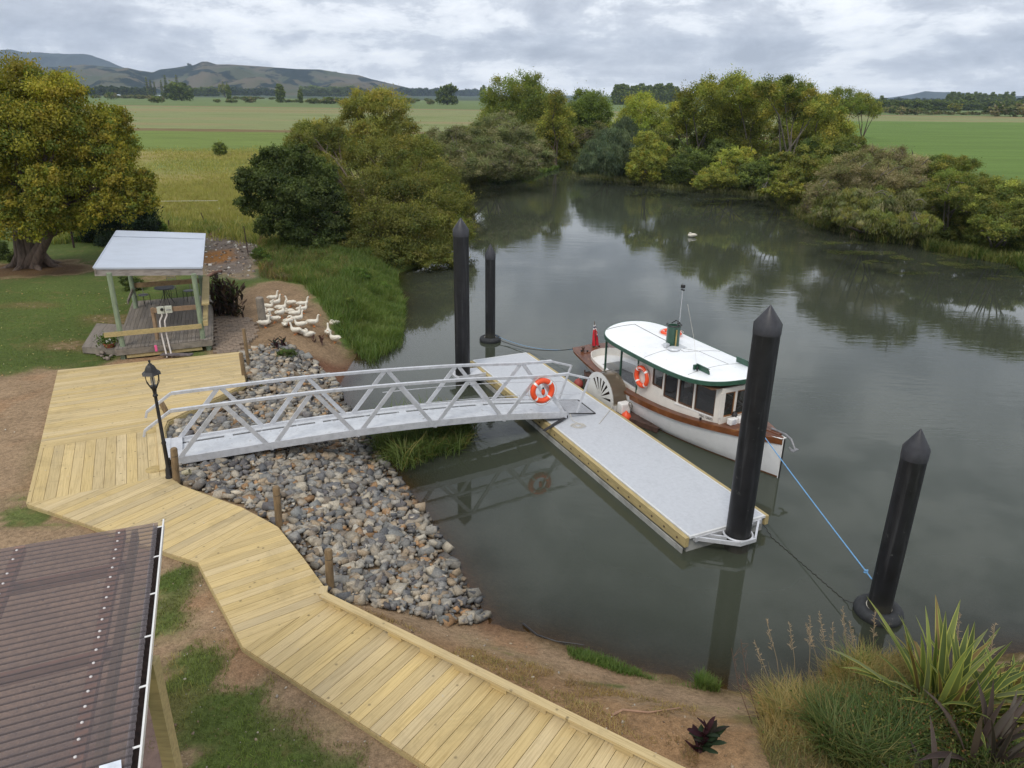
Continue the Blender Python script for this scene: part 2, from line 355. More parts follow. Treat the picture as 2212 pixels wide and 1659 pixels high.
# ------------------------------------------------------------------ numpy noise
def hash2(ix, iy, s):
    h = (ix.astype(np.int64) * 374761393 + iy.astype(np.int64) * 668265263 + s * 974634777) & 0x7fffffff
    h = ((h ^ (h >> 13)) * 1274126177) & 0x7fffffff
    return ((h ^ (h >> 16)) & 0xffff) / 65535.0
def vnoise(x, y, s=0):
    ix, iy = np.floor(x), np.floor(y); fx, fy = x - ix, y - iy; fx = fx * fx * (3 - 2 * fx); fy = fy * fy * (3 - 2 * fy)
    a, b = hash2(ix, iy, s), hash2(ix + 1, iy, s); c, d = hash2(ix, iy + 1, s), hash2(ix + 1, iy + 1, s)
    return (a * (1 - fx) + b * fx) * (1 - fy) + (c * (1 - fx) + d * fx) * fy
def fbm(x, y, s=0, o=4):
    t = 0; a = 0.5; n = 0
    for i in range(o): t = t + a * vnoise(x * 2 ** i, y * 2 ** i, s + i * 17); n += a; a *= 0.5
    return t / n
def sdpoly(px, py, poly):
    """signed distance, positive inside"""
    px = np.asarray(px, dtype=np.float64); py = np.asarray(py, dtype=np.float64)
    d = np.full(px.shape, 1e18); ins = np.zeros(px.shape, dtype=bool); k = len(poly)
    for i in range(k):
        ax, ay = poly[i][0], poly[i][1]; bx, by = poly[(i + 1) % k][0], poly[(i + 1) % k][1]
        ex, ey = bx - ax, by - ay; wx, wy = px - ax, py - ay
        t = np.clip((wx * ex + wy * ey) / (ex * ex + ey * ey + 1e-12), 0, 1)
        d = np.minimum(d, (wx - ex * t) ** 2 + (wy - ey * t) ** 2)
        c = ((ay <= py) & (by > py)) | ((by <= py) & (ay > py))
        xi = ax + (py - ay) / (by - ay if abs(by - ay) > 1e-12 else 1e-12) * ex
        ins ^= c & (px < xi)
    return np.where(ins, 1, -1) * np.sqrt(d)
def sstep(a, b, x):
    t = np.clip((x - a) / (b - a), 0, 1); return t * t * (3 - 2 * t)
# ------------------------------------------------------------------ terrain
shoreL = [(2212, 1400), (2050, 1440), (1900, 1470), (1700, 1500), (1620, 1492), (1560, 1480), (1450, 1455), (1330, 1430), (1250, 1395), (1130, 1358), (1065, 1345), (1040, 1300), (1000, 1240), (950, 1165),
          (905, 1085), (860, 1035), (810, 985), (770, 930), (740, 880), (735, 840), (765, 780), (795, 735), (840, 700), (852, 660), (858, 615), (862, 590), (900, 578), (960, 560),
          (985, 520), (1000, 470), (1005, 430), (1012, 398), (1060, 388), (1110, 385), (1160, 376), (1205, 362), (1222, 350), (1215, 343), (1190, 338), (1150, 330)]
shoreR = [(1225, 338), (1236, 352), (1240, 372), (1290, 380), (1340, 386), (1450, 405), (1520, 412), (1600, 417), (1660, 425), (1700, 452), (1740, 480), (1780, 495), (1850, 512), (1900, 522), (1980, 530), (2060, 537), (2212, 562)]
pl = [at(*p) for p in shoreL]; pr = [at(*p) for p in shoreR]
RIVER = [(p.x, p.y) for p in pl] + [(-8, 150), (-9, 152)] + [(p.x, p.y) for p in pr] + [(60, 25), (160, -60), (160, -160), (30, -40), (22, 2), (15, 7.5)]
def poly_at(pts, z=1.1): return [(at(u, v, z).x, at(u, v, z).y) for u, v in pts]
RUB = poly_at([(430, 505), (555, 505), (560, 560), (545, 600), (430, 590)])
ROCKP = [(at(u, v, z).x, at(u, v, z).y) for u, v, z in [(524, 770, .95), (560, 752, .9), (625, 752, .8), (690, 785, .5), (728, 830, .1), (742, 870, 0), (765, 905, 0), (798, 950, 0), (825, 985, 0), (860, 1035, 0), (902, 1085, 0), (946, 1155, 0), (994, 1240, 0), (1052, 1338, 0), (1030, 1346, .1), (960, 1332, .4), (900, 1318, .6), (760, 1292, .9), (722, 1283, 1.0), (705, 1262, 1.1), (655, 1190, 1.1), (600, 1122, 1.1), (520, 1080, 1.1), (385, 1030, 1.1), (352, 930, 1.1), (362, 915, 1.1), (516, 842, 1.1), (534, 826, 1.1)]]
def river_sd(x, y): return sdpoly(x, y, RIVER)
def terrain(x, y):
    x = np.asarray(x, dtype=np.float64); y = np.asarray(y, dtype=np.float64)
    d = -river_sd(x, y)                 # >0 on land
    d = d + (fbm(x * 0.9, y * 0.9, 3) - 0.5) * 0.5 * sstep(0, 3, np.abs(d) + 0.6)
    Wd = 2.6 + 1.7 * np.exp(-((x + 4) ** 2 + (y - 16) ** 2) / 40.0)
    land = 1.08 * sstep(0, 1, d / Wd) ** 0.85
    land = land + (fbm(x * 0.25, y * 0.25, 5) - 0.5) * 0.18 * sstep(1.5, 6, d) * sstep(14, 40, np.hypot(x + 2, y - 6)) + (fbm(x * 1.7, y * 1.7, 9) - 0.5) * 0.07 * sstep(0, 1, d)
    land = land * (1 - 0.26 * sstep(-0.6, 0.6, sdpoly(x, y, ROCKP)))
    sea = -1.7 * (1 - np.exp(np.minimum(d, 0) / 4.5)) - 0.02
    z = np.where(d > 0, land, sea)
    far = sstep(300, 900, np.hypot(x, y))
    return z * (1 - far) + far * 0.6
def tz(x, y): return float(terrain(np.array([x]), np.array([y]))[0])
def hit(u, v, it=6):
    z = 1.0
    for _ in range(it):
        p = at(u, v, z); z = 0.5 * z + 0.5 * max(0.0, tz(p.x, p.y))
    return Vector((p.x, p.y, max(0., tz(p.x, p.y))))
def axis(lo, hi, step, ends, far):
    a = [lo]
    while a[-1] < hi: a.append(a[-1] + step)
    s = step
    for (lim, g) in ends:
        while a[-1] < lim: s = min(s * g, (far if lim > 900 else 3.0)); a.append(a[-1] + s)
    return a
xp = axis(0, 22, 0.22, [(90, 1.03), (900, 1.08), (12000, 1.25)], 1500)
xs = np.array([-a for a in xp[:0:-1]] + xp)
yp = axis(4, 36, 0.22, [(170, 1.012), (900, 1.06), (14000, 1.22)], 1500)
ys = np.array([-3000, -900, -300, -120, -60, -30, -15, -8, -4, -1, 1, 2.5] + yp)
gx, gy = np.meshgrid(xs, ys); GX, GY = gx.ravel(), gy.ravel()
GZ = terrain(GX, GY)
nx, ny = len(xs), len(ys)
I = np.arange(nx * ny).reshape(ny, nx)
GF = np.stack([I[:-1, :-1].ravel(), I[:-1, 1:].ravel(), I[1:, 1:].ravel(), I[1:, :-1].ravel()], 1)
# masks: colours measured off the place, blended softly
def soft(poly, w=0.5, n=0.0, s=0, sc=1.0):
    d = sdpoly(GX, GY, poly)
    if n: d = d + (fbm(GX * sc, GY * sc, s) - 0.5) * n
    return sstep(-w, w, d)
def lerp(c, m, col):
    m = m[:, None]; col = np.asarray(col)[None, :] if np.ndim(col) == 1 else col
    return c * (1 - m) + col * m
LAWN = np.array((0.092, 0.125, 0.034)); DIRT = np.array((0.30, 0.21, 0.13)); MUD = np.array((0.115, 0.062, 0.038))
col = np.tile(LAWN, (len(GX), 1)); gr = np.ones(len(GX))       # gr: how grassy (drives tufts and speckle)
n0 = fbm(GX * 0.35, GY * 0.35, 21); n1_ = fbm(GX * 1.3, GY * 1.3, 22)
col = col * (0.75 + 0.5 * n0[:, None])
# fields in bands going away
Dd = GY + GX * 0.04
def band(a, b, w): return sstep(a - w, a + w, Dd) * (1 - sstep(b - w, b + w, Dd))
wob = (fbm(GX * 0.05, GY * 0.05, 30) - 0.5) * 10
left = 1 - sstep(-4, 8, GX - (GY - 60) * 0.02)
yy = Dd + wob * 0.5
def B(a, b, w): return sstep(a - w, a + w, yy) * (1 - sstep(b - w, b + w, yy))
big = fbm(GX * 0.03, GY * 0.03, 41); med = fbm(GX * 0.12, GY * 0.4, 42)
tan = np.array((0.28, 0.235, 0.085)); grn = np.array((0.14, 0.19, 0.045)); pale = np.array((0.20, 0.225, 0.095)); hedge = np.array((0.16, 0.115, 0.055))
tg = tan[None] * (0.78 + 0.45 * med[:, None]); tg = lerp(tg, sstep(0.5, 0.75, big), (0.16, 0.19, 0.05))
col = lerp(col, B(53, 118, 6) * left, tg); gr = np.where(yy > 50, 0.4, gr)
col = lerp(col, B(118, 190, 5), grn[None] * (0.8 + 0.4 * med[:, None]))
col = lerp(col, B(180, 195, 3), hedge[None] * (.7 + .7 * fbm(GX * .3, GY * .3, 46)[:, None]))
pg = pale[None] * (0.85 + 0.3 * med[:, None]); pg = lerp(pg, sstep(0.55, 0.7, fbm(GX * 0.01, GY * 0.05, 43)) * 0.6, (0.26, 0.20, 0.10))
col = lerp(col, sstep(190, 194, yy), pg)
col = lerp(col, B(255, 262, 2) * 0.6, (0.27, 0.20, 0.11))
col = lerp(col, B(455, 480, 5), (0.24, 0.18, 0.09)); col = lerp(col, sstep(.56, .68, fbm(GX * .02, GY * .06, 47)) * sstep(195, 230, yy) * (1 - sstep(430, 460, yy)) * .5, (0.13, 0.17, 0.05)); col = lerp(col, B(480, 1100, 8), np.array((0.125, 0.17, 0.06))[None] * (0.85 + 0.3 * big[:, None]))
col = lerp(col, sstep(1050, 1200, yy), (0.06, 0.085, 0.05))
# right hand field
RF = poly_at([(1700, 268), (1830, 262), (2600, 268), (2900, 420), (2212, 395), (1950, 330), (1800, 300)], 1.0)
rf = soft(RF, 3, 6, 44, 0.1)
col = lerp(col, rf, np.array((0.115, 0.185, 0.042))[None] * (0.8 + 0.4 * fbm(GX * 0.05, GY * 0.5, 45)[:, None]))
# right bank jungle floor
rb = sstep(2, 8, GX - 6) * sstep(-16, 0, river_sd(GX, GY)) * (GY > 30) * (1 - rf)
col = lerp(col, rb, (0.05, 0.07, 0.022))
# near dirt
def P(*pts): return poly_at(pts)
ns = n1_
m = soft(P((-400, 860), (-100, 815), (60, 805), (150, 790), (160, 830), (58, 1095), (-60, 1130), (-400, 1180)), 0.5, 1.6, 50, 0.8)
dirtc = DIRT[None] * (0.72 + 0.5 * fbm(GX * 2.2, GY * 2.2, 51)[:, None]); dirtc = lerp(dirtc, sstep(0.55, 0.7, fbm(GX * 0.7, GY * 0.7, 52)) * 0.5, (0.30, 0.165, 0.085))
col = lerp(col, m, dirtc); gr = gr * (1 - m * 0.9)
m = soft(P((150, 820), (330, 740), (700, 900), (1060, 1340), (1450, 1500), (1800, 1560), (2300, 1560), (2300, 2400), (-200, 2400), (-200, 1130), (58, 1090)), 0.3, 0.3, 53); m = np.maximum(m, soft(poly_at([(700, 800), (760, 860), (1100, 1330), (1400, 1440), (1600, 1490), (1700, 1540), (1500, 1600), (700, 1250), (500, 900)], 0.3), .3, .3, 53) * (GX < 6))
col = lerp(col, m, dirtc); gr = gr * (1 - m)
for (u, v, ru, rv, k) in [(60, 1115, 70, 22, .9), (130, 1130, 60, 14, .6), (372, 1255, 45, 50, 1), (375, 1350, 45, 40, .8), (420, 1450, 90, 55, .8), (470, 1560, 110, 90, 1), (610, 1640, 80, 60, .9), (690, 1680, 110, 60, .9), (480, 1680, 160, 70, 1), (400, 1520, 90, 140, .75), (370, 1300, 50, 90, .8), (560, 1600, 160, 90, .7),
                          (1300, 1405, 55, 12, .9), (1500, 1462, 80, 10, .8), (1345, 1480, 25, 8, .5), (1640, 1600, 30, 25, .5)]:
    c = at(u, v, 1.1); e1 = at(u + ru, v, 1.1).x - c.x; e2 = abs(at(u, v - rv, 1.1).y - c.y)
    r_ = np.hypot((GX - c.x) / e1, (GY - c.y) / e2) + (fbm(GX * 2, GY * 2, 55) - 0.5) * 1.3
    mm = (1 - sstep(0.65, 1.15, r_)) * k
    col = lerp(col, mm, LAWN[None] * (0.7 + 0.6 * n1_[:, None])); gr = np.maximum(gr, mm)
m = soft(P((725, 1285), (900, 1320), (1060, 1345), (1550, 1490), (1700, 1530), (1750, 1659), (1400, 1659), (1000, 1400)), 0.35, 0.8, 56)
col = lerp(col, m * 0.85, np.array((0.27, 0.165, 0.085))[None] * (0.7 + 0.55 * fbm(GX * 3, GY * 3, 57)[:, None]))
# duck bank
m = soft(P((500, 640), (560, 610), (640, 600), (720, 690), (800, 750), (760, 800), (640, 800), (540, 800), (440, 770), (440, 660)), 0.5, 0.8, 58)
col = lerp(col, m, np.array((0.24, 0.165, 0.10))[None] * (0.7 + 0.55 * fbm(GX * 2, GY * 2, 59)[:, None])); gr = gr * (1 - m)
m = soft(P((640, 745), (790, 735), (800, 790), (700, 830), (640, 800)), 0.5, 0.6, 60)
col = lerp(col, m, np.array((0.15, 0.075, 0.045))[None] * (0.7 + 0.5 * n1_[:, None]))
m = soft(P((560, 540), (700, 500), (860, 560), (870, 700), (800, 742), (720, 690), (660, 620), (600, 605)), 0.3, 0.6, 61)
col = lerp(col, m, np.array((0.085, 0.14, 0.03))[None] * (0.6 + 0.7 * n1_[:, None])); gr = np.maximum(gr, m); BANKG = P((560, 530), (700, 500), (860, 560), (875, 690), (800, 742), (720, 690), (655, 618), (600, 600))
# rubble yard
m = soft(RUB, 0.8, 1.2, 62); col = lerp(col, m, np.array((0.17, 0.14, 0.12))[None] * (0.5 + 0.9 * fbm(GX * 2.5, GY * 2.5, 63)[:, None])); gr = gr * (1 - m)
m = soft(P((435, 545), (500, 540), (505, 562), (432, 572)), 0.5, 0.8, 64); col = lerp(col, m, (0.25, 0.12, 0.04))
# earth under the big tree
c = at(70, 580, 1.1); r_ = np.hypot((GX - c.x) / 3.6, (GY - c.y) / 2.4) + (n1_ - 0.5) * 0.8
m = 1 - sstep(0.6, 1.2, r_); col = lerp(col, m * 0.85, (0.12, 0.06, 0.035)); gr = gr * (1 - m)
for (u, v, ru, rv, k) in [(250, 690, 90, 14, .5), (60, 660, 70, 10, .4), (150, 745, 120, 14, .5), (330, 600, 50, 12, .5)]:
    c = at(u, v, 1.1); e1 = at(u + ru, v, 1.1).x - c.x; e2 = abs(at(u, v - rv, 1.1).y - c.y)
    r_ = np.hypot((GX - c.x) / e1, (GY - c.y) / e2) + (n1_ - 0.5); mm = (1 - sstep(0.5, 1.2, r_)) * k
    col = lerp(col, mm, (0.19, 0.12, 0.06)); gr = gr * (1 - mm)
sdv = river_sd(GX, GY)
m = sstep(-0.7, 0.0, sdv) * (GY < 40); col = lerp(col, m * 0.8, MUD); gr = np.where(sdv > -0.3, 0, gr)
m = sstep(0.0, 2.0, sdv); col = lerp(col, m, (0.05, 0.04, 0.025))
base2 = np.where((GY < 42)[:, None], DIRT[None] * (0.72 + 0.5 * fbm(GX * 2.2, GY * 2.2, 51)[:, None]), col)
zn = (GY < 42) & (GX < 10)
def ground_mat():
    m = bpy.data.materials.new('ground'); m.use_nodes = True; nt = m.node_tree; b = nt.nodes['Principled BSDF']
    b.inputs['Roughness'].default_value = 0.95; b.inputs['Specular IOR Level'].default_value = 0.1
    a = N(nt, 'ShaderNodeAttribute', attribute_name='col'); g = N(nt, 'ShaderNodeAttribute', attribute_name='grass')
    geo = N(nt, 'ShaderNodeNewGeometry'); vec = geo.outputs['Position']
    f = NOISE(nt, vec, 9.0, 6, 0.7); h = NOISE(nt, vec, 38.0, 4, 0.7)
    s1 = RAMP(nt, f, [(0.25, 0.55), (0.5, 1.0), (0.75, 1.4)]); s2 = RAMP(nt, h, [(0.25, 0.6), (0.5, 1.0), (0.75, 1.42)])
    a2 = N(nt, 'ShaderNodeAttribute', attribute_name='under'); z2 = N(nt, 'ShaderNodeAttribute', attribute_name='zone')
    br = NOISE(nt, vec, 4.5, 6, 0.72); th = MATH(nt, 'ADD', g.outputs['Fac'], MATH(nt, 'MULTIPLY', MATH(nt, 'SUBTRACT', br, 0.5), 1.5)); bl = RAMP(nt, th, [(0.42, 0.0), (0.56, 1.0)])
    mixd = MIX(nt, MATH(nt, 'MULTIPLY', MATH(nt, 'SUBTRACT', 1.0, bl), MATH(nt, 'MULTIPLY', z2.outputs['Fac'], MATH(nt, 'MULTIPLY', g.outputs['Fac'], 1.6, clamp=True))), a.outputs['Color'], a2.outputs['Color'])
    c = MIX(nt, 1.0, mixd, s1, 'MULTIPLY'); c = MIX(nt, 1.0, c, s2, 'MULTIPLY')
    lg = NOISE(nt, vec, 2.3, 5, 0.65)     # dry patches in grass, tufts in dirt
    fr = MATH(nt, 'MULTIPLY', RAMP(nt, lg, [(0.56, 0.0), (0.66, 1.0)]), MATH(nt, 'MULTIPLY', g.outputs['Fac'], 0.45))
    c = MIX(nt, fr, c, (0.20, 0.15, 0.065))
    peb = N(nt, 'ShaderNodeTexVoronoi'); peb.inputs['Scale'].default_value = 22.0; nt.links.new(vec, peb.inputs['Vector'])
    pf = MATH(nt, 'MULTIPLY', RAMP(nt, peb.outputs['Distance'], [(0.10, 1.0), (0.2, 0.0)]), MATH(nt, 'SUBTRACT', 0.5, MATH(nt, 'MULTIPLY', g.outputs['Fac'], 0.5)))
    c = MIX(nt, pf, c, (0.36, 0.29, 0.21))
    nt.links.new(c, b.inputs['Base Color'])
    bp = N(nt, 'ShaderNodeBump'); bp.inputs['Strength'].default_value = 0.7; bp.inputs['Distance'].default_value = 0.05
    nt.links.new(MATH(nt, 'ADD', f, MATH(nt, 'MULTIPLY', h, 0.4)), bp.inputs['Height']); nt.links.new(bp.outputs[0], b.inputs['Normal'])
    return m
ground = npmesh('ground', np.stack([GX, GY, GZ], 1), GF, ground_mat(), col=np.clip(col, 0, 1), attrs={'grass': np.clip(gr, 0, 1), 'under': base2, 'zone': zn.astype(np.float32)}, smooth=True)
tag(ground, kind='structure')
# ------------------------------------------------------------------ water
def water_mat():
    m = bpy.data.materials.new('river_water'); m.use_nodes = True; nt = m.node_tree; nt.nodes.clear()
    geo = N(nt, 'ShaderNodeNewGeometry'); vec = geo.outputs['Position']
    mp = N(nt, 'ShaderNodeMapping'); mp.inputs['Rotation'].default_value = (0, 0, R(12)); mp.inputs['Scale'].default_value = (0.6, 1.6, 1); nt.links.new(vec, mp.inputs[0])
    r1 = NOISE(nt, mp.outputs[0], 2.3, 3, 0.55); r2 = NOISE(nt, mp.outputs[0], 0.6, 2, 0.5); r3 = NOISE(nt, mp.outputs[0], 7.0, 2, 0.5)
    pat = RAMP(nt, NOISE(nt, vec, 0.09, 3, 0.5, 0.6), [(0.42, 0.10), (0.62, 1.0)])      # calm and ruffled patches
    hgt = MATH(nt, 'ADD', MATH(nt, 'MULTIPLY', r1, 0.6), MATH(nt, 'ADD', MATH(nt, 'MULTIPLY', r2, 1.0), MATH(nt, 'MULTIPLY', r3, 0.15)))
    bp = N(nt, 'ShaderNodeBump'); bp.inputs['Distance'].default_value = 0.025
    dep0 = N(nt, 'ShaderNodeAttribute', attribute_name='depth'); nt.links.new(MATH(nt, 'MULTIPLY', MATH(nt, 'MULTIPLY', pat, 0.42), RAMP(nt, dep0.outputs['Fac'], [(0.3, 0.12), (1.0, 0.3), (1.45, 1.0)])), bp.inputs['Strength']); nt.links.new(hgt, bp.inputs['Height'])
    dep = N(nt, 'ShaderNodeAttribute', attribute_name='depth')
    op = MATH(nt, 'SUBTRACT', 1.0, MATH(nt, 'POWER', 2.718, MATH(nt, 'MULTIPLY', dep.outputs['Fac'], -2.4)))   # turbid water hides the bed with depth
    mur = MIX(nt, NOISE(nt, vec, 0.3, 3), (0.046, 0.053, 0.037), (0.060, 0.067, 0.049))
    d = N(nt, 'ShaderNodeBsdfDiffuse'); nt.links.new(mur, d.inputs[0])
    t = N(nt, 'ShaderNodeBsdfTransparent'); t.inputs[0].default_value = (0.75, 0.68, 0.52, 1)
    x = N(nt, 'ShaderNodeMixShader'); nt.links.new(op, x.inputs[0]); nt.links.new(t.outputs[0], x.inputs[1]); nt.links.new(d.outputs[0], x.inputs[2])
    g = N(nt, 'ShaderNodeBsdfGlossy'); g.inputs['Roughness'].default_value = 0.03; g.inputs[0].default_value = (0.93, 0.96, 1.0, 1); nt.links.new(bp.outputs[0], g.inputs['Normal'])
    f = N(nt, 'ShaderNodeFresnel'); f.inputs[0].default_value = 1.34; nt.links.new(bp.outputs[0], f.inputs['Normal'])
    y = N(nt, 'ShaderNodeMixShader'); nt.links.new(f.outputs[0], y.inputs[0]); nt.links.new(x.outputs[0], y.inputs[1]); nt.links.new(g.outputs[0], y.inputs[2])
    o = N(nt, 'ShaderNodeOutputMaterial'); nt.links.new(y.outputs[0], o.inputs[0]); return m
wx = np.concatenate([np.arange(-20, 24, 0.25), np.arange(24, 180, 4.0)]); wy = np.concatenate([np.arange(-170, 4, 6.0), np.arange(4, 45, 0.25), np.arange(45, 160, 1.5)])
a, b_ = np.meshgrid(wx, wy); WX, WY = a.ravel(), b_.ravel(); wd = np.clip(-terrain(WX, WY), 0, 3)
I = np.arange(len(WX)).reshape(len(wy), len(wx)); WF = np.stack([I[:-1, :-1].ravel(), I[:-1, 1:].ravel(), I[1:, 1:].ravel(), I[1:, :-1].ravel()], 1)
keep = river_sd(WX, WY)[WF].max(1) > -5; WF = WF[keep]
used, inv = np.unique(WF, return_inverse=True); WF = inv.reshape(WF.shape)
water = npmesh('river', np.stack([WX, WY, WX * 0], 1)[used], WF, water_mat(), attrs={'depth': wd[used]})
tag(water, kind='structure')
# ------------------------------------------------------------------ hills
def hill_mat(name, c1, c2, forest, fs, ft):
    m = bpy.data.materials.new(name); m.use_nodes = True; nt = m.node_tree; b = nt.nodes['Principled BSDF']; b.inputs['Roughness'].default_value = 1; b.inputs['Specular IOR Level'].default_value = 0
    geo = N(nt, 'ShaderNodeNewGeometry'); vec = geo.outputs['Position']
    mp = N(nt, 'ShaderNodeMapping'); mp.inputs['Scale'].default_value = (1, 0.6, 1.2); nt.links.new(vec, mp.inputs[0])
    c = MIX(nt, RAMP(nt, NOISE(nt, vec, 0.004, 5, 0.6), [(0.42, 0.0), (0.58, 1.0)]), c1, c2)
    f = NOISE(nt, mp.outputs[0], fs, 6, 0.62, 0.5)
    c = MIX(nt, RAMP(nt, f, [(ft, 0.0), (ft + 0.03, 1.0)]), c, forest)
    nt.links.new(c, b.inputs['Base Color']); return m
def ridge(name, prof, Yf, Yr, Yb, m, amp, seed, ndep=40, step=6):
    """prof: (u, v) skyline samples; the hill rises from Yf to the ridge at Yr and falls to Yb"""
    us = np.arange(prof[0][0], prof[-1][0] + 1, step); vs_ = np.interp(us, [p[0] for p in prof], [p[1] for p in prof])
    V = []
    ts = np.linspace(0, 1, ndep)
    for j, t in enumerate(ts):
        Yd = Yf + (Yb - Yf) * t; tr = (Yr - Yf) / (Yb - Yf)
        for u, v in zip(us, vs_):
            p = atY(u, v, Yr); H = max(p.z, 0.5); x = p.x * (Yd / Yr) if Yd < Yr else p.x
            k = (t / tr) if t < tr else (1 - (t - tr) / (1 - tr)); kk = k ** (0.9 + 0.5 * float(vnoise(np.array([x * 0.004]), np.array([seed * 1.0]))[0]))
            n = float(fbm(np.array([x * 0.006]), np.array([Yd * 0.0022]), seed, 5)[0] - 0.5)
            V.append((x, Yd, min(CH + (H - CH) * min(1, Yd / Yr) * (.985 if Yd < Yr * .97 else 1), H * kk + n * amp * k * (1 - k) * 4 * min(1, H / 60) - (3 if t in (0, 1) else 0))))
    nu = len(us); I = np.arange(nu * ndep).reshape(ndep, nu)
    F = np.stack([I[:-1, :-1].ravel(), I[:-1, 1:].ravel(), I[1:, 1:].ravel(), I[1:, :-1].ravel()], 1)
    o = npmesh(name, np.array(V), F, m, smooth=True); tag(o, kind='structure'); return o
H1 = hill_mat('hill_pasture', (0.125, 0.108, 0.078), (0.078, 0.09, 0.056), (0.02, 0.03, 0.028), 0.0075, 0.515)
H2 = hill_mat('mountain_bush', (0.05, 0.06, 0.05), (0.04, 0.05, 0.045), (0.03, 0.04, 0.035), 0.003, 0.5)
ridge('hills', [(-260, 168), (-100, 150), (60, 146), (130, 144), (180, 139), (230, 144), (262, 147), (275, 146), (300, 152), (330, 156), (345, 150), (380, 146), (408, 141), (418, 141), (436, 133), (448, 133), (468, 139), (497, 139),
                (560, 143), (640, 149), (690, 150), (740, 158), (775, 162), (800, 170), (830, 177), (880, 189), (905, 196), (940, 206)], 2100, 3300, 4300, H1, 190, 5, 80, 4)
ridge('mountain', [(-420, 130), (-250, 122), (-60, 112), (0, 108), (22, 106), (45, 111), (85, 111), (150, 115), (190, 117), (205, 121), (235, 131), (262, 143), (330, 165), (420, 200)], 4600, 5600, 6200, H2, 260, 8)
ridge('distant_mountain', [(1880, 214), (1930, 210), (1955, 206), (1985, 200), (2000, 196), (2020, 198), (2050, 198), (2120, 203), (2212, 207), (2400, 212)], 5000, 5700, 6200, H2, 40, 9, 24)
# ------------------------------------------------------------------ boards
def clip(poly, px, py, nx_, ny_):
    out = []; k = len(poly)
    for i in range(k):
        a, b = poly[i], poly[(i + 1) % k]
        da = (a[0] - px) * nx_ + (a[1] - py) * ny_; db = (b[0] - px) * nx_ + (b[1] - py) * ny_
        if da >= 0: out.append(a)
        if (da >= 0) != (db >= 0):
            t = da / (da - db); out.append((a[0] + (b[0] - a[0]) * t, a[1] + (b[1] - a[1]) * t))
    return out
def boards(name, poly, dirv, width, z, mat_, parent, thick=0.04, gap=0.0085, seed=1, offset=0.0, holes=None):
    rs = random.Random(seed); d = Vector((dirv[0], dirv[1], 0)).normalized(); n = Vector((-d.y, d.x, 0))
    ws = [p[0] * n.x + p[1] * n.y for p in poly]; w0, w1 = min(ws), max(ws)
    V = []; F = []; G = []; k = w0 + offset - width
    while k < w1:
        q = clip(poly, n.x * (k + gap / 2), n.y * (k + gap / 2), n.x, n.y)
        if q: q = clip(q, n.x * (k + width - gap / 2), n.y * (k + width - gap / 2), -n.x, -n.y)
        if q and len(q) >= 3:
            al = [p[0] * d.x + p[1] * d.y for p in q]; cuts = [min(al)]
            segs = [(min(al), max(al))]
            if segs[0][1] - segs[0][0] > 4.9:      # butt joint in long boards
                c = segs[0][0] + rs.uniform(0.35, 0.65) * (segs[0][1] - segs[0][0]); segs = [(segs[0][0], c), (c + 0.004, segs[0][1])]
            for (s0, s1) in segs:
                qq = clip(q, d.x * s0, d.y * s0, d.x, d.y); qq = clip(qq, d.x * s1, d.y * s1, -d.x, -d.y) if qq else qq
                if len(qq) < 3: continue
                r_ = rs.random(); dz = rs.uniform(-0.0015, 0.0015); nn_ = len(V); m = len(qq)
                ar = sum(qq[i][0] * qq[(i + 1) % m][1] - qq[(i + 1) % m][0] * qq[i][1] for i in range(m))
                if ar < 0: qq = qq[::-1]
                if abs(ar) < 1e-4: continue
                for zz in (z - thick, z + dz):
                    for p in qq:
                        V.append((p[0], p[1], zz)); G.append((p[0] * d.x + p[1] * d.y, p[0] * n.x + p[1] * n.y, r_))
                F.append(tuple(range(nn_, nn_ + m))[::-1]); F.append(tuple(range(nn_ + m, nn_ + 2 * m)))
                for i in range(m): F.append((nn_ + i, nn_ + (i + 1) % m, nn_ + m + (i + 1) % m, nn_ + m + i))
        k += width
    me = bpy.data.meshes.new(name); me.from_pydata(V, [], F); a = me.attributes.new('guv', 'FLOAT_VECTOR', 'POINT')
    a.data.foreach_set('vector', np.array(G, dtype=np.float32).ravel()); me.materials.append(mat_)
    o = bpy.data.objects.new(name, me); COL.objects.link(o); o.parent = parent; return o
def beamw(name, a, b, w_, h_, parent, mat_=None, mb=None):
    """a timber with the grain running along it"""
    mat_ = mat_ or TREAT; m = MB().bar(a, b, w_, h_); o = m.build(name, mat_, parent)
    A, B_ = Vector(a), Vector(b); d = (B_ - A).normalized(); r_ = random.random()
    n = d.cross(Vector((0, 0, 1))); n = n.normalized() if n.length > .1 else Vector((1, 0, 0)); u = n.cross(d)
    at_ = o.data.attributes.new('guv', 'FLOAT_VECTOR', 'POINT')
    at_.data.foreach_set('vector', np.array([((Vector(v) - A).dot(d) + r_ * 9, (Vector(v) - A).dot(n) + (Vector(v) - A).dot(u), r_) for v in m.v], dtype=np.float32).ravel())
    return o
DZ = 1.2
def D2(u, v, z=DZ): p = at(u, v, z); return (p.x, p.y)
bw = empty('boardwalk', (0, 0, 0), 0, 'new pale yellow pine boardwalk bending from the shelter down along the river bank', 'boardwalk')
A_left, A_right, C_left, C_right = D2(85, 968.8), D2(333, 928), D2(56.3, 1087.5), D2(362, 1024)
pA = [D2(125, 799.5), D2(519, 759.5), D2(530, 824), D2(514, 835.6), D2(361.5, 908), D2(355, 924.5), A_left]
boards('upper_deck', pA, (2.45, 1.24), 0.148, DZ, TREAT, bw, seed=3)
pB = [A_left, D2(355, 924.5), D2(364, 1026), C_left]
boards('middle_deck', pB, (1.29, -2.64), 0.245, DZ, TREAT, bw, seed=4, offset=0.1)
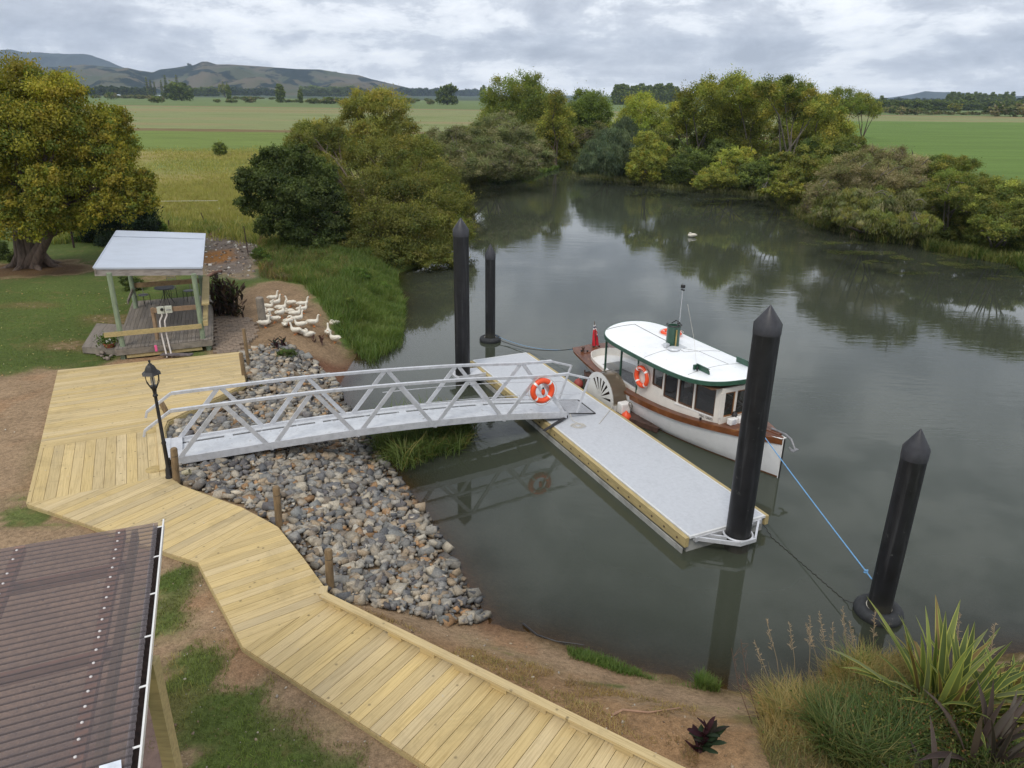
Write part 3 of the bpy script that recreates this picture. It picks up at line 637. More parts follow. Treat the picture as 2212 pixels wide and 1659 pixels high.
pC = [C_left, D2(364, 1026), D2(385, 1045), D2(450, 1072), D2(520, 1095), D2(575, 1124), D2(484, 1178.4), D2(428, 1215), D2(350, 1190), D2(210, 1140)]
boards('turning_deck', pC, (1.08, 1.6), 0.235, DZ, TREAT, bw, seed=5)
pD = [D2(428, 1215), D2(484, 1178.4), D2(575, 1124), D2(600, 1138), D2(655, 1205), D2(707.5, 1277), D2(712, 1298), D2(524.7, 1397.5)]
boards('lower_deck', pD, (1.30, 0.92), 0.215, DZ, TREAT, bw, seed=6)
e0, e1 = Vector(D2(712, 1298)), Vector(D2(524.7, 1397.5)); ed = (Vector(D2(1440, 1659)) - Vector(D2(712, 1298))).normalized()
ed2 = (Vector(D2(930, 1659)) - Vector(D2(524.7, 1397.5))).normalized(); em = (ed + ed2).normalized()
pE = [tuple(e1), tuple(e0), tuple(e0 + ed * 13), tuple(e1 + ed2 * 13)]
boards('long_walk', pE, (0.87, 1.35), 0.215, DZ, TREAT, bw, seed=7)
# fascia boards along the edges
fs = MB()
def fascia(pts, z0=DZ - 0.19, z1=DZ - 0.042, t=0.035):
    for i in range(len(pts) - 1):
        a, b = Vector((*pts[i], 0)), Vector((*pts[i + 1], 0)); fs.bar((a.x, a.y, (z0 + z1) / 2), (b.x, b.y, (z0 + z1) / 2), t, z1 - z0)
def inset(poly, k=0.03):
    c = Vector((sum(p[0] for p in poly) / len(poly), sum(p[1] for p in poly) / len(poly))); return [tuple(Vector(p) + (c - Vector(p)).normalized() * k) for p in poly]
fascia(inset([D2(519, 759.5), D2(125, 799.5), A_left, C_left, D2(210, 1140), D2(350, 1190), D2(428, 1215), D2(524.7, 1397.5), tuple(e1 + ed2 * 13)]))
fascia(inset([D2(519, 759.5), D2(530, 824), D2(514, 835.6), D2(361.5, 908), D2(355, 924.5), D2(364, 1026), D2(385, 1045), D2(520, 1095), D2(600, 1138), D2(707.5, 1277), D2(712, 1298), tuple(e0 + ed * 13)]))
fs.build('fascia', TREATB, bw)
# joists and short piles under the deck
for i in range(14):
    c = (e0 + e1) / 2 + em * (0.4 + i * 0.95); n_ = Vector((-em.y, em.x))
    for s_ in (-0.55, 0.55):
        q = c + n_ * s_; MB().box(q.x - .06, q.x + .06, q.y - .06, q.y + .06, min(0.2, tz(q.x, q.y) - 0.5), DZ - 0.045).build('deck_stump', TREATB, bw)
for (u, v) in [(120, 1090), (250, 1090), (330, 1060), (420, 1110), (500, 1130), (470, 1190), (560, 1180), (600, 1220), (560, 1300), (640, 1290), (250, 850), (400, 830), (480, 800), (330, 890), (150, 900)]:
    q = D2(u, v); MB().box(q[0] - .06, q[0] + .06, q[1] - .06, q[1] + .06, tz(*q) - 0.5, DZ - 0.045).build('deck_stump', TREATB, bw)
# kerb rail on blocks
kz = DZ + 0.14
nrm = Vector((-ed.y, ed.x)) * -0.07
ks = e0 + nrm * 1.0; beamw('kerb_rail', (ks.x - ed.x * 0.1, ks.y - ed.y * 0.1, kz), (ks.x + ed.x * 13, ks.y + ed.y * 13, kz), 0.15, 0.05, bw)
k2 = Vector(D2(707.5, 1277)) + nrm; beamw('kerb_end', (k2.x, k2.y, kz), (ks.x - ed.x * 0.1, ks.y - ed.y * 0.1, kz), 0.15, 0.048, bw)
for i in range(18):
    q = ks + ed * (0.1 + i * 0.72); beamw('kerb_block', (q.x, q.y, DZ + 0.06), (q.x + ed.x * 0.3, q.y + ed.y * 0.3, DZ + 0.06), 0.09, 0.108, bw)
# handrail landing boards next to the gangway
beamw('edge_board', (*D2(343, 925), DZ + .025), (*D2(352, 1018), DZ + .025), 0.14, 0.045, bw)
for uv in ((326, 930), (333, 1014)):
    q = D2(*uv); MB().lathe([(0.0, 0), (0.2, 0), (0.2, 0.008), (0.0, 0.009)], (q[0], q[1], DZ + 0.001), 24).build('pile_cover', mat('pile_cover_timber', (0.42, 0.31, 0.13), 0.8, var=.2), bw)

def round_post(u, v, uv_top, label, r_=0.075, leanx=0.0, z0=None, notch=True, col=None):
    b = hit(u, v) if z0 is None else at(u, v, z0); top = atY(uv_top[0], uv_top[1], b.y)
    h = max(0.4, top.z - b.z)
    o = empty('timber_post', b, 0, label, 'post', 'timber posts around the boardwalk')
    lx = (top.x - b.x)
    pts = [(0, 0, -0.7), (0, 0, 0), (lx * 0.5, 0, h * 0.5), (lx, 0, h - 0.03), (lx, 0, h)]
    MB().tube(pts, [r_, r_, r_ * .98, r_ * .96, r_ * 0.75], 14).build('post', col or ROUNDP, o, smooth=True)
    if notch: MB().torus((lx * .9, 0, h - 0.2), r_ * 0.95, 0.006, 18, 6).build('groove', BLACK, o)
    return o
round_post(382, 1048, (375, 968), 'round brown timber post right beside the black lamp post at the gangway foot', 0.085)
round_post(604, 1141, (596, 1051), 'round brown timber post where the boardwalk bends, middle of three beside the rocks', 0.08)
round_post(714, 1275, (709, 1187), 'round brown timber post at the start of the kerb rail, nearest to the viewer', 0.08)
round_post(529, 825, (520, 762), 'brown timber post at the river side corner of the upper deck', 0.07, notch=False)
round_post(538, 795, (526, 700 + 10), 'weathered brown post with drilled holes between the brick paving and the rocks', 0.06, notch=False)
round_post(367, 905, (348, 868), 'brown timber post half hidden behind the lamp pole on the deck edge', 0.08)
p_ = round_post(569, 705, (560, 642), 'old split grey brown post standing next to the white ducks', 0.16, notch=False, col=GREYW)

# ------------------------------------------------------------------ lamp post
lb = at(367, 1031, DZ)
lp = empty('lamp_post', lb, 0, 'black Victorian style lantern post at the foot of the white gangway', 'lamp post')
MB().lathe([(0, 0), (.10, 0), (.10, .03), (.085, .06), (.075, .22), (.062, .26), (.05, .30), (.045, .9), (.055, .92), (.055, .95), (.042, .98), (.036, 2.12), (.055, 2.14), (.06, 2.17), (.04, 2.2), (.045, 2.28), (.055, 2.31), (0, 2.31)], seg=16).build('pole', BLACK, lp, smooth=True)
MB().lathe([(.03, 2.30), (.07, 2.34), (.085, 2.40), (.08, 2.41), (0.0, 2.41)], seg=12).build('lantern_base', BLACK, lp, smooth=True)
for k in range(6):
    a = 2 * math.pi * k / 6; MB().tube([(.08 * math.cos(a), .08 * math.sin(a), 2.38), (.15 * math.cos(a), .15 * math.sin(a), 2.52), (.17 * math.cos(a), .17 * math.sin(a), 2.73)], .010, 6).build('lantern_rib', BLACK, lp)
MB().lathe([(.225, 2.70), (.20, 2.73), (.15, 2.77), (.125, 2.83), (.10, 2.88), (.055, 2.92), (.05, 2.94), (.02, 2.96), (.02, 2.985), (.032, 3.0), (.02, 3.035), (0, 3.04)], seg=6).build('lantern_roof', BLACK, lp)
MB().lathe([(.0, 2.42), (.035, 2.43), (.05, 2.48), (.05, 2.60), (.035, 2.66), (0, 2.68)], seg=14).build('lamp_globe', glassmat('frosted_glass', (0.85, 0.85, 0.85), 0.45, 0.2), lp, smooth=True)

# ------------------------------------------------------------------ piles
def pile(u, v, ztop, r_, label, zb=-1.6):
    b = at(u, v, 0); o = empty('mooring_pile', (b.x, b.y, 0), 0, label, 'mooring pile', 'black sleeved mooring piles')
    MB().tube([(0, 0, zb), (0, 0, 1), (0, 0, 3), (0, 0, ztop - 0.42)], r_, 40).build('shaft', PILE, o, smooth=True)
    MB().lathe([(r_ * 1.035, ztop - 0.62), (r_ * 1.04, ztop - 0.40), (0.01, ztop)], seg=40).build('cone_cap', mat('cap_plastic', (0.035, 0.035, 0.042), 0.45, var=.2) if 'cap_plastic' not in MATS else MATS['cap_plastic'], o, smooth=True)
    return o, Vector((b.x, b.y, 0))
pa, PA = pile(1000, 830, 6.08, 0.27, 'tall black pile with cone cap standing behind the gangway at the far pontoon end')
pb, PB = pile(1059, 736, 4.21, 0.215, 'shorter black pile alone in the open river with a tyre at its waterline')
pc, PC = pile(1590, 1182, 5.96, 0.285, 'tall black pile with cone cap in front of the boat, near pontoon end')
pd, PD = pile(1896, 1325, 4.24, 0.235, 'scuffed black leaning looking pile nearest the flax plants at the right')
def tyre(P, R_, r_, label, rope=True, z=0.05):
    o = empty('tyre_fender', (P.x, P.y, z), 0, label, 'tyre', 'tyres floating round the piles')
    MB().torus((0, 0, 0.02), R_, r_, 40, 14).build('tyre', RUBBER, o, smooth=True)
    if rope: MB().torus((0.0, 0, r_ * 0.8), R_ - r_ * 0.7, 0.012, 36, 6, M=Matrix.Rotation(R(5), 3, 'X')).build('rope_ring', ROPEW, o, smooth=True)
tyre(PB, 0.34, 0.13, 'floating tyre round the lone pile behind the pontoon')
tyre(PD, 0.345, 0.14, 'floating tyre with a pale rope round the pile at lower right')

# ------------------------------------------------------------------ pontoon
FB = 0.45
cFL, cFR, cNR, cNL = Vector((-1.60, 26.75)), Vector((0.45, 27.95)), Vector((6.32, 15.95)), Vector((4.07, 14.75))
axd = (cNL - cFL).normalized(); L = (cNL - cFL).length
ptn = empty('pontoon', (cNL.x, cNL.y, 0), math.atan2((cFL - cNL).y, (cFL - cNL).x), 'long floating concrete pontoon with pine edge beams lying between gangway and boat', 'pontoon')
Wp = 2.5
ptn_M = Matrix.Translation((cNL.x, cNL.y, 0)) @ Matrix.Rotation(ptn.rotation_euler[2], 4, 'Z'); PMI = ptn_M.inverted()
# local: x towards the far end, y = -W..0 towards the boat side
sk = 0.0
MB().box(0.02, L - 0.02, -Wp + .10, -.10, -.45, FB - .04).build('float_body', HULLC, ptn)
MB().box(0.0, L, -Wp + .16, -.16, FB - .038, FB).build('deck_slab', CONC, ptn)
MB().box(0.0, L, -.157, -.105, FB - .05, FB + .005).box(0.0, L, -Wp + .105, -Wp + .157, FB - .05, FB + .005).box(-.055, -.003, -Wp + .105, -.105, FB - .055, FB + .006).box(L + .003, L + .055, -Wp + .105, -.105, FB - .055, FB + .006).build('deck_edge', CONCE, ptn)
for s_, y0, y1 in ((0, -.10, .02), (1, -Wp - .02, -Wp + .10)):
    for k in range(3):
        x0 = -.05 + k * (L + .1) / 3; x1 = x0 + (L + .1) / 3 - .006
        m = MB().box(x0, x1, y0 + .003, y1, FB - .27, FB - .015); m.build('fender_beam', TREATB, ptn, bevel=.008)
    m = MB(); n_ = 26
    for k in range(n_):
        xk = .25 + k * (L - .5) / (n_ - 1); yy_ = y1 if s_ == 0 else y0
        m.tube([(xk, yy_ - .004, FB - .15), (xk, yy_ + (.012 if s_ == 0 else -.012), FB - .15)], .028, 10)
    m.build('beam_bolts', mat('bolt_hole', (0.08, 0.05, 0.03), .8) if 'bolt_hole' not in MATS else MATS['bolt_hole'], ptn)
m = MB().box(-.0, L, .022, .05, -.2, FB - .30); m.build('side_skirt', HULLC, ptn)
def bracket(P, near):
    q = PMI @ P; m = MB(); x_end = 0 if near else L; sgn = -1 if near else 1; zb = FB - 0.1
    y0, y1 = -.25, -Wp + .25; xo = q.x + sgn * .34
    m.bar((x_end, y0, zb), (xo, q.y + .22, zb), .05, .10); m.bar((x_end, y1, zb), (xo, q.y - .22, zb), .05, .10); m.bar((xo, q.y + .24, zb), (xo, q.y - .24, zb), .05, .10)
    m.bar((x_end, q.y + .75, zb), (q.x, q.y + .33, zb), .05, .08); m.bar((x_end, q.y - .75, zb), (q.x, q.y - .33, zb), .05, .08)
    m.bar((x_end + sgn * .07, y0 - .0, zb), (x_end + sgn * .07, y1, zb), .05, .12)
    m.torus((q.x, q.y, zb + .03), .335, .028, 36, 6); m.build('pile_guide', ALU, ptn, bevel=.003)
bracket(PC, True); 
# the far pile stands off the corner: its guide is a small box bracket
q = PMI @ PA; m = MB(); m.bar((q.x - .0, -.02, FB - .08), (q.x, q.y + .36, FB - .08), .9, .08); m.torus((q.x, q.y, FB - .05), .32, .03, 30, 6); m.bar((q.x - .4, -.0, FB - .02), (q.x - .4, q.y + .3, FB - .02), .06, .12); m.build('pile_guide', ALU, ptn)

# ------------------------------------------------------------------ gangway
GA = R(203); gd = Vector((math.cos(GA), math.sin(GA), 0)); gn = Vector((-gd.y, gd.x, 0)) * -1   # gn points away from the viewer
if gn.y < 0: gn = -gn
G0 = Vector((1.74, 21.38, 0)); GW = 1.25
gang = empty('gangway', (G0.x, G0.y, .45), 0, 'white aluminium truss gangway arching from the timber deck to the pontoon', 'gangway')
kb = [-.0, 2.14, 4.32, 6.58, 8.9, 11.3]; zbt = [.60, .88, 1.03, 1.12, 1.13, 1.10]
kt = [-.02, 1.03, 3.2, 5.4, 7.7, 10.0, 11.2]; ztp = [1.97, 2.03, 2.25, 2.39, 2.49, 2.50, 2.50]
def zb_(k): return float(np.interp(k, kb, zbt))
def zt_(k): return float(np.interp(k, kt, ztp))
def gp(k, off, z): return Vector((gd.x * k + gn.x * off, gd.y * k + gn.y * off, z - .45))
def smoothz(f, k): return (f(k - .5) + f(k) + f(k + .5)) / 3
ks_ = np.linspace(0, 11.3, 24)
for off, side in ((0, 'near'), (GW, 'far')):
    m = MB()
    for i in range(len(ks_) - 1): m.bar(gp(ks_[i], off, smoothz(zb_, ks_[i]) if i else .6), gp(ks_[i + 1], off, smoothz(zb_, ks_[i + 1])), .07, .20)
    m.build('side_beam', ALU, gang)
    m = MB(); kk = np.linspace(-.02, 11.2, 23)
    for i in range(len(kk) - 1): m.bar(gp(kk[i], off, smoothz(zt_, kk[i])), gp(kk[i + 1], off, smoothz(zt_, kk[i + 1])), .085, .085)
    m.bar(gp(11.2, off, zt_(11.2)), gp(11.85, off, 2.06), .07, .07); m.bar(gp(11.85, off, 2.06), gp(11.9, off, 1.9), .06, .06)
    m.bar(gp(-.02, off, 1.97), gp(-.75, off, 1.72), .06, .06); m.bar(gp(-.75, off, 1.75), gp(-.35, off, .62), .06, .06)
    m.build('handrail', ALU, gang, bevel=.008)
    nodes = [(0.0, .62)] 
    ap = kt[1:6]
    for i in range(5):       # V pairs
        for kx in (kb[i], kb[i + 1]):
            if i == 4 and kx == kb[5]: pass
            a = gp(kx + (.07 if kx == kb[i] else -.07), off, smoothz(zb_, kx) + (0 if kx else .0)); b = gp(ap[i] + (-.05 if kx == kb[i] else .05), off, smoothz(zt_, ap[i]) - .03)
            MB().bar(a, b, .05, .11, up=gd.cross(Vector((0,0,1))).cross((b - a).normalized()) if False else (b - a).cross(gn)).build('diagonal', ALU, gang)
    for kx in kb[1:5]: MB().box(-.05, .05, -.03, .03, -.13, -.03).build('node_lug', ALU, gang, loc=gp(kx, off, smoothz(zb_, kx)))
    m = MB()
    for i in range(12): m.bar(gp(-.45 + i * .5, off + (.04 if side == 'near' else -.04), smoothz(zb_, i * .5) + .62), gp(.05 + i * .5, off + (.04 if side == 'near' else -.04), smoothz(zb_, i * .5 + .5) + .62), .016, .016)
    m.build('mid_rail', ALU, gang)
m = MB()
for i in range(len(ks_) - 1):
    k0, k1 = ks_[i], ks_[i + 1]; z0, z1 = smoothz(zb_, k0) + .035, smoothz(zb_, k1) + .035
    if i == 0: z0 = .64
    def slab(o0, o1, a0, a1, za, zc):
        m.hexa([gp(a0, o0, za - .03), gp(a1, o0, zc - .03), gp(a1, o1, zc - .03), gp(a0, o1, za - .03), gp(a0, o0, za), gp(a1, o0, zc), gp(a1, o1, zc), gp(a0, o1, za)])
    slab(.03, .95, k0, k1, z0, z1); slab(1.06, GW - .03, k0, k1, z0, z1)
    if i % 5 == 0: slab(.95, 1.06, k0, k0 + .22, z0, z0 + (z1 - z0) * .4)
m.build('walkway', ALUD, gang)
m = MB()
for kx in np.linspace(.3, 11, 12): m.bar(gp(kx, .03, smoothz(zb_, kx) - .04), gp(kx, GW - .03, smoothz(zb_, kx) - .04), .05, .08)
m.build('cross_members', ALU, gang)
# flap of open grating down to the pontoon
m = MB(); za, zc = .62, .475
for i in range(15):
    o_ = .05 + i * (GW - .1) / 14; m.bar(gp(-.12, o_, za), gp(-1.0, o_, zc), .012, .02)
for i in range(13):
    t = i / 12; m.bar(gp(-.12 - .88 * t, .05, za + (zc - za) * t), gp(-.12 - .88 * t, GW - .05, za + (zc - za) * t), .012, .018)
m.build('ramp_grating', ALU, gang)
m = MB().bar(gp(-.1, .03, .61), gp(-1.05, .03, .468), .03, .03).bar(gp(-1.05, .03, .468), gp(-1.05, GW - .03, .468), .03, .025).bar(gp(-.1, GW - .03, .61), gp(-1.05, GW - .03, .468), .03, .03); m.build('ramp_edge', BLACK, gang)
m = MB().bar(gp(0.1, -.04, .53), gp(1.05, -.55, .46), .10, .02).bar(gp(.0, .0, .53), gp(.0, GW, .53), .09, .09); m.build('skid_plate', BLACK, gang)
m = MB().bar(gp(11.25, .0, 1.19), gp(11.25, GW, 1.19), .3, .05).bar(gp(11.5, -.0, 1.225), gp(11.5, GW, 1.225), .22, .012).bar(gp(11.2, -.02, .95), gp(11.35, -.02, .85), .18, .2); m.build('hinge_plate', ALU, gang)

# ------------------------------------------------------------------ lifebuoys
def lifebuoy(M4, label, R_=.32, r_=.085, inner=True, txt=None):
    o = bpy.data.objects.new('lifebuoy', None); COL.objects.link(o); o.matrix_world = M4; tag(o, label, 'lifebuoy', 'orange lifebuoys'); o.empty_display_size = .2
    MB().torus((0, 0, 0), R_, r_, 48, 16).build('ring', ORANGE, o, smooth=True)
    for k in range(4):
        a = R(45 + 90 * k); MB().torus((0, 0, 0), R_, r_ + .003, 4, 16, a0=a - .09, a1=a + .09).build('reflective_band', WHITE, o, smooth=True)
    pts = []
    for k in range(49):
        a = 2 * math.pi * k / 48; w_ = abs(math.sin(2 * a)) ; rr = R_ + r_ + .015 + .05 * w_ ; pts.append((rr * math.cos(a + R(45)), rr * math.sin(a + R(45)), .02))
    MB().tube(pts[:-1], .008, 6, closed=True).build('grab_line', ROPEW, o, smooth=True)
    if inner:
        MB().tube([(-.02, .2, .03), (-.01, .1, .05)], .012, 6).tube([(.0, .26, .06), (.03, .12, .06)], .008, 6).tube([(0, -.08, .05), (.03, -.2, .04)], .008, 6).build('lanyard', ROPEW, o)
        MB().lathe([(0, -.12), (.03, -.11), (.055, -.07), (.058, .0), (.05, .06), (0, .075)], (0, 0.0, .06), 14, M=Matrix.Rotation(R(-90), 3, 'X')).build('float_light', ORANGE, o, smooth=True)
        MB().lathe([(0, .07), (.035, .075), (.03, .12), (0, .13)], (0, .0, .06), 10, M=Matrix.Rotation(R(-90), 3, 'X')).build('light_cap', BLACK, o)
    if txt:
        n_ = len(txt)
        for i, chh in enumerate(txt):
            a = R(90) + (n_ / 2 - .5 - i) * .21; Mx = Matrix.Translation((R_ * math.cos(a), R_ * math.sin(a), r_ + .001)) @ Matrix.Rotation(a - R(90), 4, 'Z')
            text_mesh('lettering', chh, .085, Mx, WHITE, o, .004)
    return o
def frame(o, xd, zd):
    zd = Vector(zd).normalized(); xd = Vector(xd); xd = (xd - zd * xd.dot(zd)).normalized(); yd = zd.cross(xd)
    return Matrix(((xd.x, yd.x, zd.x, o[0]), (xd.y, yd.y, zd.y, o[1]), (xd.z, yd.z, zd.z, o[2]), (0, 0, 0, 1)))
bc_ = G0 + gd * .93 - gn * .12; lifebuoy(frame((bc_.x, bc_.y, 1.60), -gd, -gn + Vector((0, 0, .05))), 'orange lifebuoy hanging on the near rail of the gangway with a small float light inside')
# ------------------------------------------------------------------ paddle boat (local: x from bow to stern, y towards the pontoon, z up)
BO = Vector((7.50, 18.60, 0)); bd = Vector((3.05 - 7.5, 27.6 - 18.6, 0)).normalized()
boat = empty('paddle_boat', BO, math.atan2(bd.y, bd.x), 'white wooden side paddle launch with white roof and green funnel moored beside the pontoon', 'boat')
BM = Matrix.Translation(BO) @ Matrix.Rotation(math.atan2(bd.y, bd.x), 4, 'Z')
def interp(tab, s):
    return float(np.interp(s, [t[0] for t in tab], [t[1] for t in tab]))
def cubic(tab, s):      # smooth interpolation
    xs_ = [t[0] for t in tab]; i = max(0, min(len(tab) - 2, int(np.searchsorted(xs_, s) - 1))); x0, y0 = tab[i]; x1, y1 = tab[i + 1]
    m0 = (tab[i + 1][1] - tab[i - 1][1]) / (tab[i + 1][0] - tab[i - 1][0]) if i > 0 else (y1 - y0) / (x1 - x0)
    m1 = (tab[i + 2][1] - tab[i][1]) / (tab[i + 2][0] - tab[i][0]) if i + 2 < len(tab) else (y1 - y0) / (x1 - x0)
    h = x1 - x0; t = (s - x0) / h
    return (2 * t ** 3 - 3 * t ** 2 + 1) * y0 + (t ** 3 - 2 * t ** 2 + t) * h * m0 + (-2 * t ** 3 + 3 * t ** 2) * y1 + (t ** 3 - t ** 2) * h * m1
BG = [(-.08, .02), (.7, .42), (1.6, .80), (2.6, 1.10), (3.8, 1.30), (5.2, 1.38), (6.6, 1.34), (8.0, 1.20), (9.2, 1.03), (9.7, .93), (9.95, .80)]
ZG = [(-.08, 1.20), (1.6, 1.03), (3.2, .88), (5.0, .79), (7.0, .77), (8.6, .81), (9.95, .88)]
BWL = [(-.08, .0), (.7, .25), (1.6, .55), (2.6, .85), (3.8, 1.10), (5.2, 1.22), (6.6, 1.15), (8.0, .80), (9.2, .30), (9.7, .12), (9.95, .05)]
ZK = [(-.08, -.5), (8.0, -.45), (9.0, -.05), (9.5, .22), (9.95, .42)]
def sec(s):
    bg, zg, bwl, zk = cubic(BG, s), cubic(ZG, s), cubic(BWL, s), interp(ZK, s)
    zz = [zk, max(zk + .02, -.25), max(zk + .04, 0.02), zk + (zg - zk) * .0 + 0.0, 0, 0, 0]
    pts = [(0, zk)]
    for t in (.15, .35, .5, .62, .74, .86, 1.0):
        z = zk + (zg - zk) * t; 
        tt = (z - 0) / zg if z > 0 else 0
        yv = bwl * (min(1, (z - zk) / max(.05, -zk)) ** .6) if z < 0 else bwl + (bg - bwl) * (tt ** .75)
        if zk > 0: yv = bg * (t ** .55)
        pts.append((yv, z))
    return pts
SS = list(np.linspace(-.08, 9.95, 46))
V = []; 
for s in SS:
    p = sec(s); row = [(s, y, z) for y, z in p[::-1]] + [(s, -y, z) for y, z in p[1:]]
    V += row
k = len(row); F = []
for i in range(len(SS) - 1):
    for j in range(k - 1): a = i * k + j; F.append((a, a + 1, a + k + 1, a + k))
nV = len(V); F.append(tuple(range((len(SS) - 1) * k, len(SS) * k)))
m = MB(); m.v = V; m.f = F
HULLM = mat('hull_white', (0.72, 0.72, 0.72), 0.4, var=.05, scale=2, dirt=((0.42, 0.40, 0.36), 3, 0.62, 0.35))
m.build('hull', HULLM, boat, smooth=True)
m = MB()
for sgn in (1, -1):      # boot line just above the water
    for i in range(0, 38): 
        s0, s1 = SS[i], SS[i + 1]; f = lambda s, z: (s, sgn * (cubic(BWL, s) + (cubic(BG, s) - cubic(BWL, s)) * ((z / cubic(ZG, s)) ** .75 if z > 0 else 0) + .006), z)
        m.quad(f(s0, 0), f(s1, 0), f(s1, .045), f(s0, .045))
m.build('boot_line', VARNS, boat)
m = MB()      # rubbing strake
for sgn in (1, -1):
    for i in range(len(SS) - 1):
        s0, s1 = SS[i], SS[i + 1]; a0, a1 = cubic(BG, s0), cubic(BG, s1); z0, z1 = cubic(ZG, s0), cubic(ZG, s1); h = .17 if s0 < 5.2 else .07
        m.hexa([(s0, sgn * (a0 - .03), z0 - h), (s0, sgn * (a0 + .025), z0 - h), (s1, sgn * (a1 + .025), z1 - h), (s1, sgn * (a1 - .03), z1 - h), (s0, sgn * (a0 - .03), z0 + .012), (s0, sgn * (a0 + .035), z0 + .012), (s1, sgn * (a1 + .035), z1 + .012), (s1, sgn * (a1 - .03), z1 + .012)])
m.box(9.93, 10.0, -.82, .82, .80, .892)
m.build('rubbing_strake', VARNS, boat)
CI = [(1.70, .60), (1.85, .70), (2.6, .90), (3.8, 1.10), (5.2, 1.16), (6.6, 1.10), (7.6, 1.02), (8.5, .86), (9.0, .62), (9.2, .35), (9.27, 0.0)]
def ci(s): return 0 if (s < 1.70 or s > 9.27) else max(0, cubic(CI, s))
m = MB(); SD = sorted(set(SS + [1.699, 1.701, 9.0, 9.1, 9.2, 9.25, 9.269, 9.271]))
for sgn in (1, -1):
    for i in range(len(SD) - 1):
        s0, s1 = SD[i], SD[i + 1]; z0, z1 = cubic(ZG, s0), cubic(ZG, s1); c0, c1 = ci(s0), ci(s1); g0, g1 = cubic(BG, s0), cubic(BG, s1)
        if s0 == 1.699 or s1 == 1.701: c0 = c1 = ci(1.72) if s0 >= 1.7 else 0
        crown = .05
        m.quad((s0, sgn * c0, z0 + .015 + crown * (1 - c0 / g0) * (c0 < .01)), (s0, sgn * g0, z0 + .014), (s1, sgn * g1, z1 + .014), (s1, sgn * c1, z1 + .015 + crown * (1 - c1 / g1) * (c1 < .01)))
m.build('deck', VARN, boat)
# cockpit: coaming, floor, seats
m = MB(); SC = [s for s in list(np.linspace(5.2, 9.0, 14)) + [9.1, 9.2, 9.25, 9.27]]
for sgn in (1, -1):
    for i in range(len(SC) - 1):
        s0, s1 = SC[i], SC[i + 1]; c0, c1 = ci(s0), ci(s1); t = .03
        m.hexa([(s0, sgn * c0, .30), (s1, sgn * c1, .30), (s1, sgn * max(0, c1 - t), .30), (s0, sgn * max(0, c0 - t), .30), (s0, sgn * c0, cubic(ZG, s0) + .13), (s1, sgn * c1, cubic(ZG, s1) + .13), (s1, sgn * max(0, c1 - t), cubic(ZG, s1) + .13), (s0, sgn * max(0, c0 - t), cubic(ZG, s0) + .13)])
m.build('coaming', CREAM, boat)
m = MB()
for i in range(len(SC) - 1):
    s0, s1 = SC[i], SC[i + 1]; m.quad((s0, ci(s0) - .01, .32), (s0, -ci(s0) + .01, .32), (s1, -ci(s1) + .01, .32), (s1, ci(s1) - .01, .32))
m.quad((1.75, .7, .31), (1.75, -.7, .31), (5.2, -1.1, .31), (5.2, 1.1, .31)); m.build('cockpit_floor', mat('grey_floor', (0.20, 0.20, 0.20), .8), boat)
m = MB()
for sgn in (1, -1):
    for i in range(len(SC) - 1):
        s0, s1 = SC[i], SC[i + 1]; c0, c1 = ci(s0), ci(s1)
        i0, i1 = (max(0, c0 - .42), max(0, c1 - .42)) if s1 < 8.5 else (0, 0)
        if s0 < 8.5 <= s1: i0 = max(0, c0 - .42) * 0
        m.hexa([(s0, sgn * (c0 - .03 if c0 > .03 else 0), .34), (s1, sgn * (c1 - .03 if c1 > .03 else 0), .34), (s1, sgn * i1, .34), (s0, sgn * i0, .34), (s0, sgn * (c0 - .03 if c0 > .03 else 0), .68), (s1, sgn * (c1 - .03 if c1 > .03 else 0), .68), (s1, sgn * i1, .68), (s0, sgn * i0, .68)])
m.build('stern_bench', WHITE, boat)
# cabin
def cw(s, extra=0): return cubic(CI, s) + extra - .02
ZR = 2.22       # roof edge
m = MB(); dm = .04
def wall(s0, s1, z0, z1, sgn, t=.04, mb=None):
    mb = mb or m; n_ = max(1, int((s1 - s0) / .35)); a = np.linspace(s0, s1, n_ + 1)
    for i in range(n_):
        q0, q1 = a[i], a[i + 1]; b0, b1 = cw(q0), cw(q1)
        za0 = z0(q0) if callable(z0) else z0; za1 = z0(q1) if callable(z0) else z0
        mb.hexa([(q0, sgn * b0, za0), (q1, sgn * b1, za1), (q1, sgn * (b1 - t), za1), (q0, sgn * (b0 - t), za0), (q0, sgn * b0, z1), (q1, sgn * b1, z1), (q1, sgn * (b1 - t), z1), (q0, sgn * (b0 - t), z0 and z1)])
deckz = lambda s: cubic(ZG, s) + .0
wins = [(2.00, 2.66, 1.20), (2.76, 3.28, 1.20), (3.38, 3.92, 1.20), (4.02, 4.48, 1.40)]
for sgn in (1, -1):
    wall(1.78, 5.25, deckz, 1.16, sgn); wall(1.78, 5.25, 2.02, 2.16, sgn)
    wall(4.0, 5.25, 1.16, 1.36, sgn); wall(4.5, 5.25, 1.36, 2.02, sgn)
    for a, b in ((1.80, 1.98), (2.68, 2.74), (3.30, 3.36), (3.94, 4.0)): wall(a, b, 1.16, 2.02, sgn, .06)
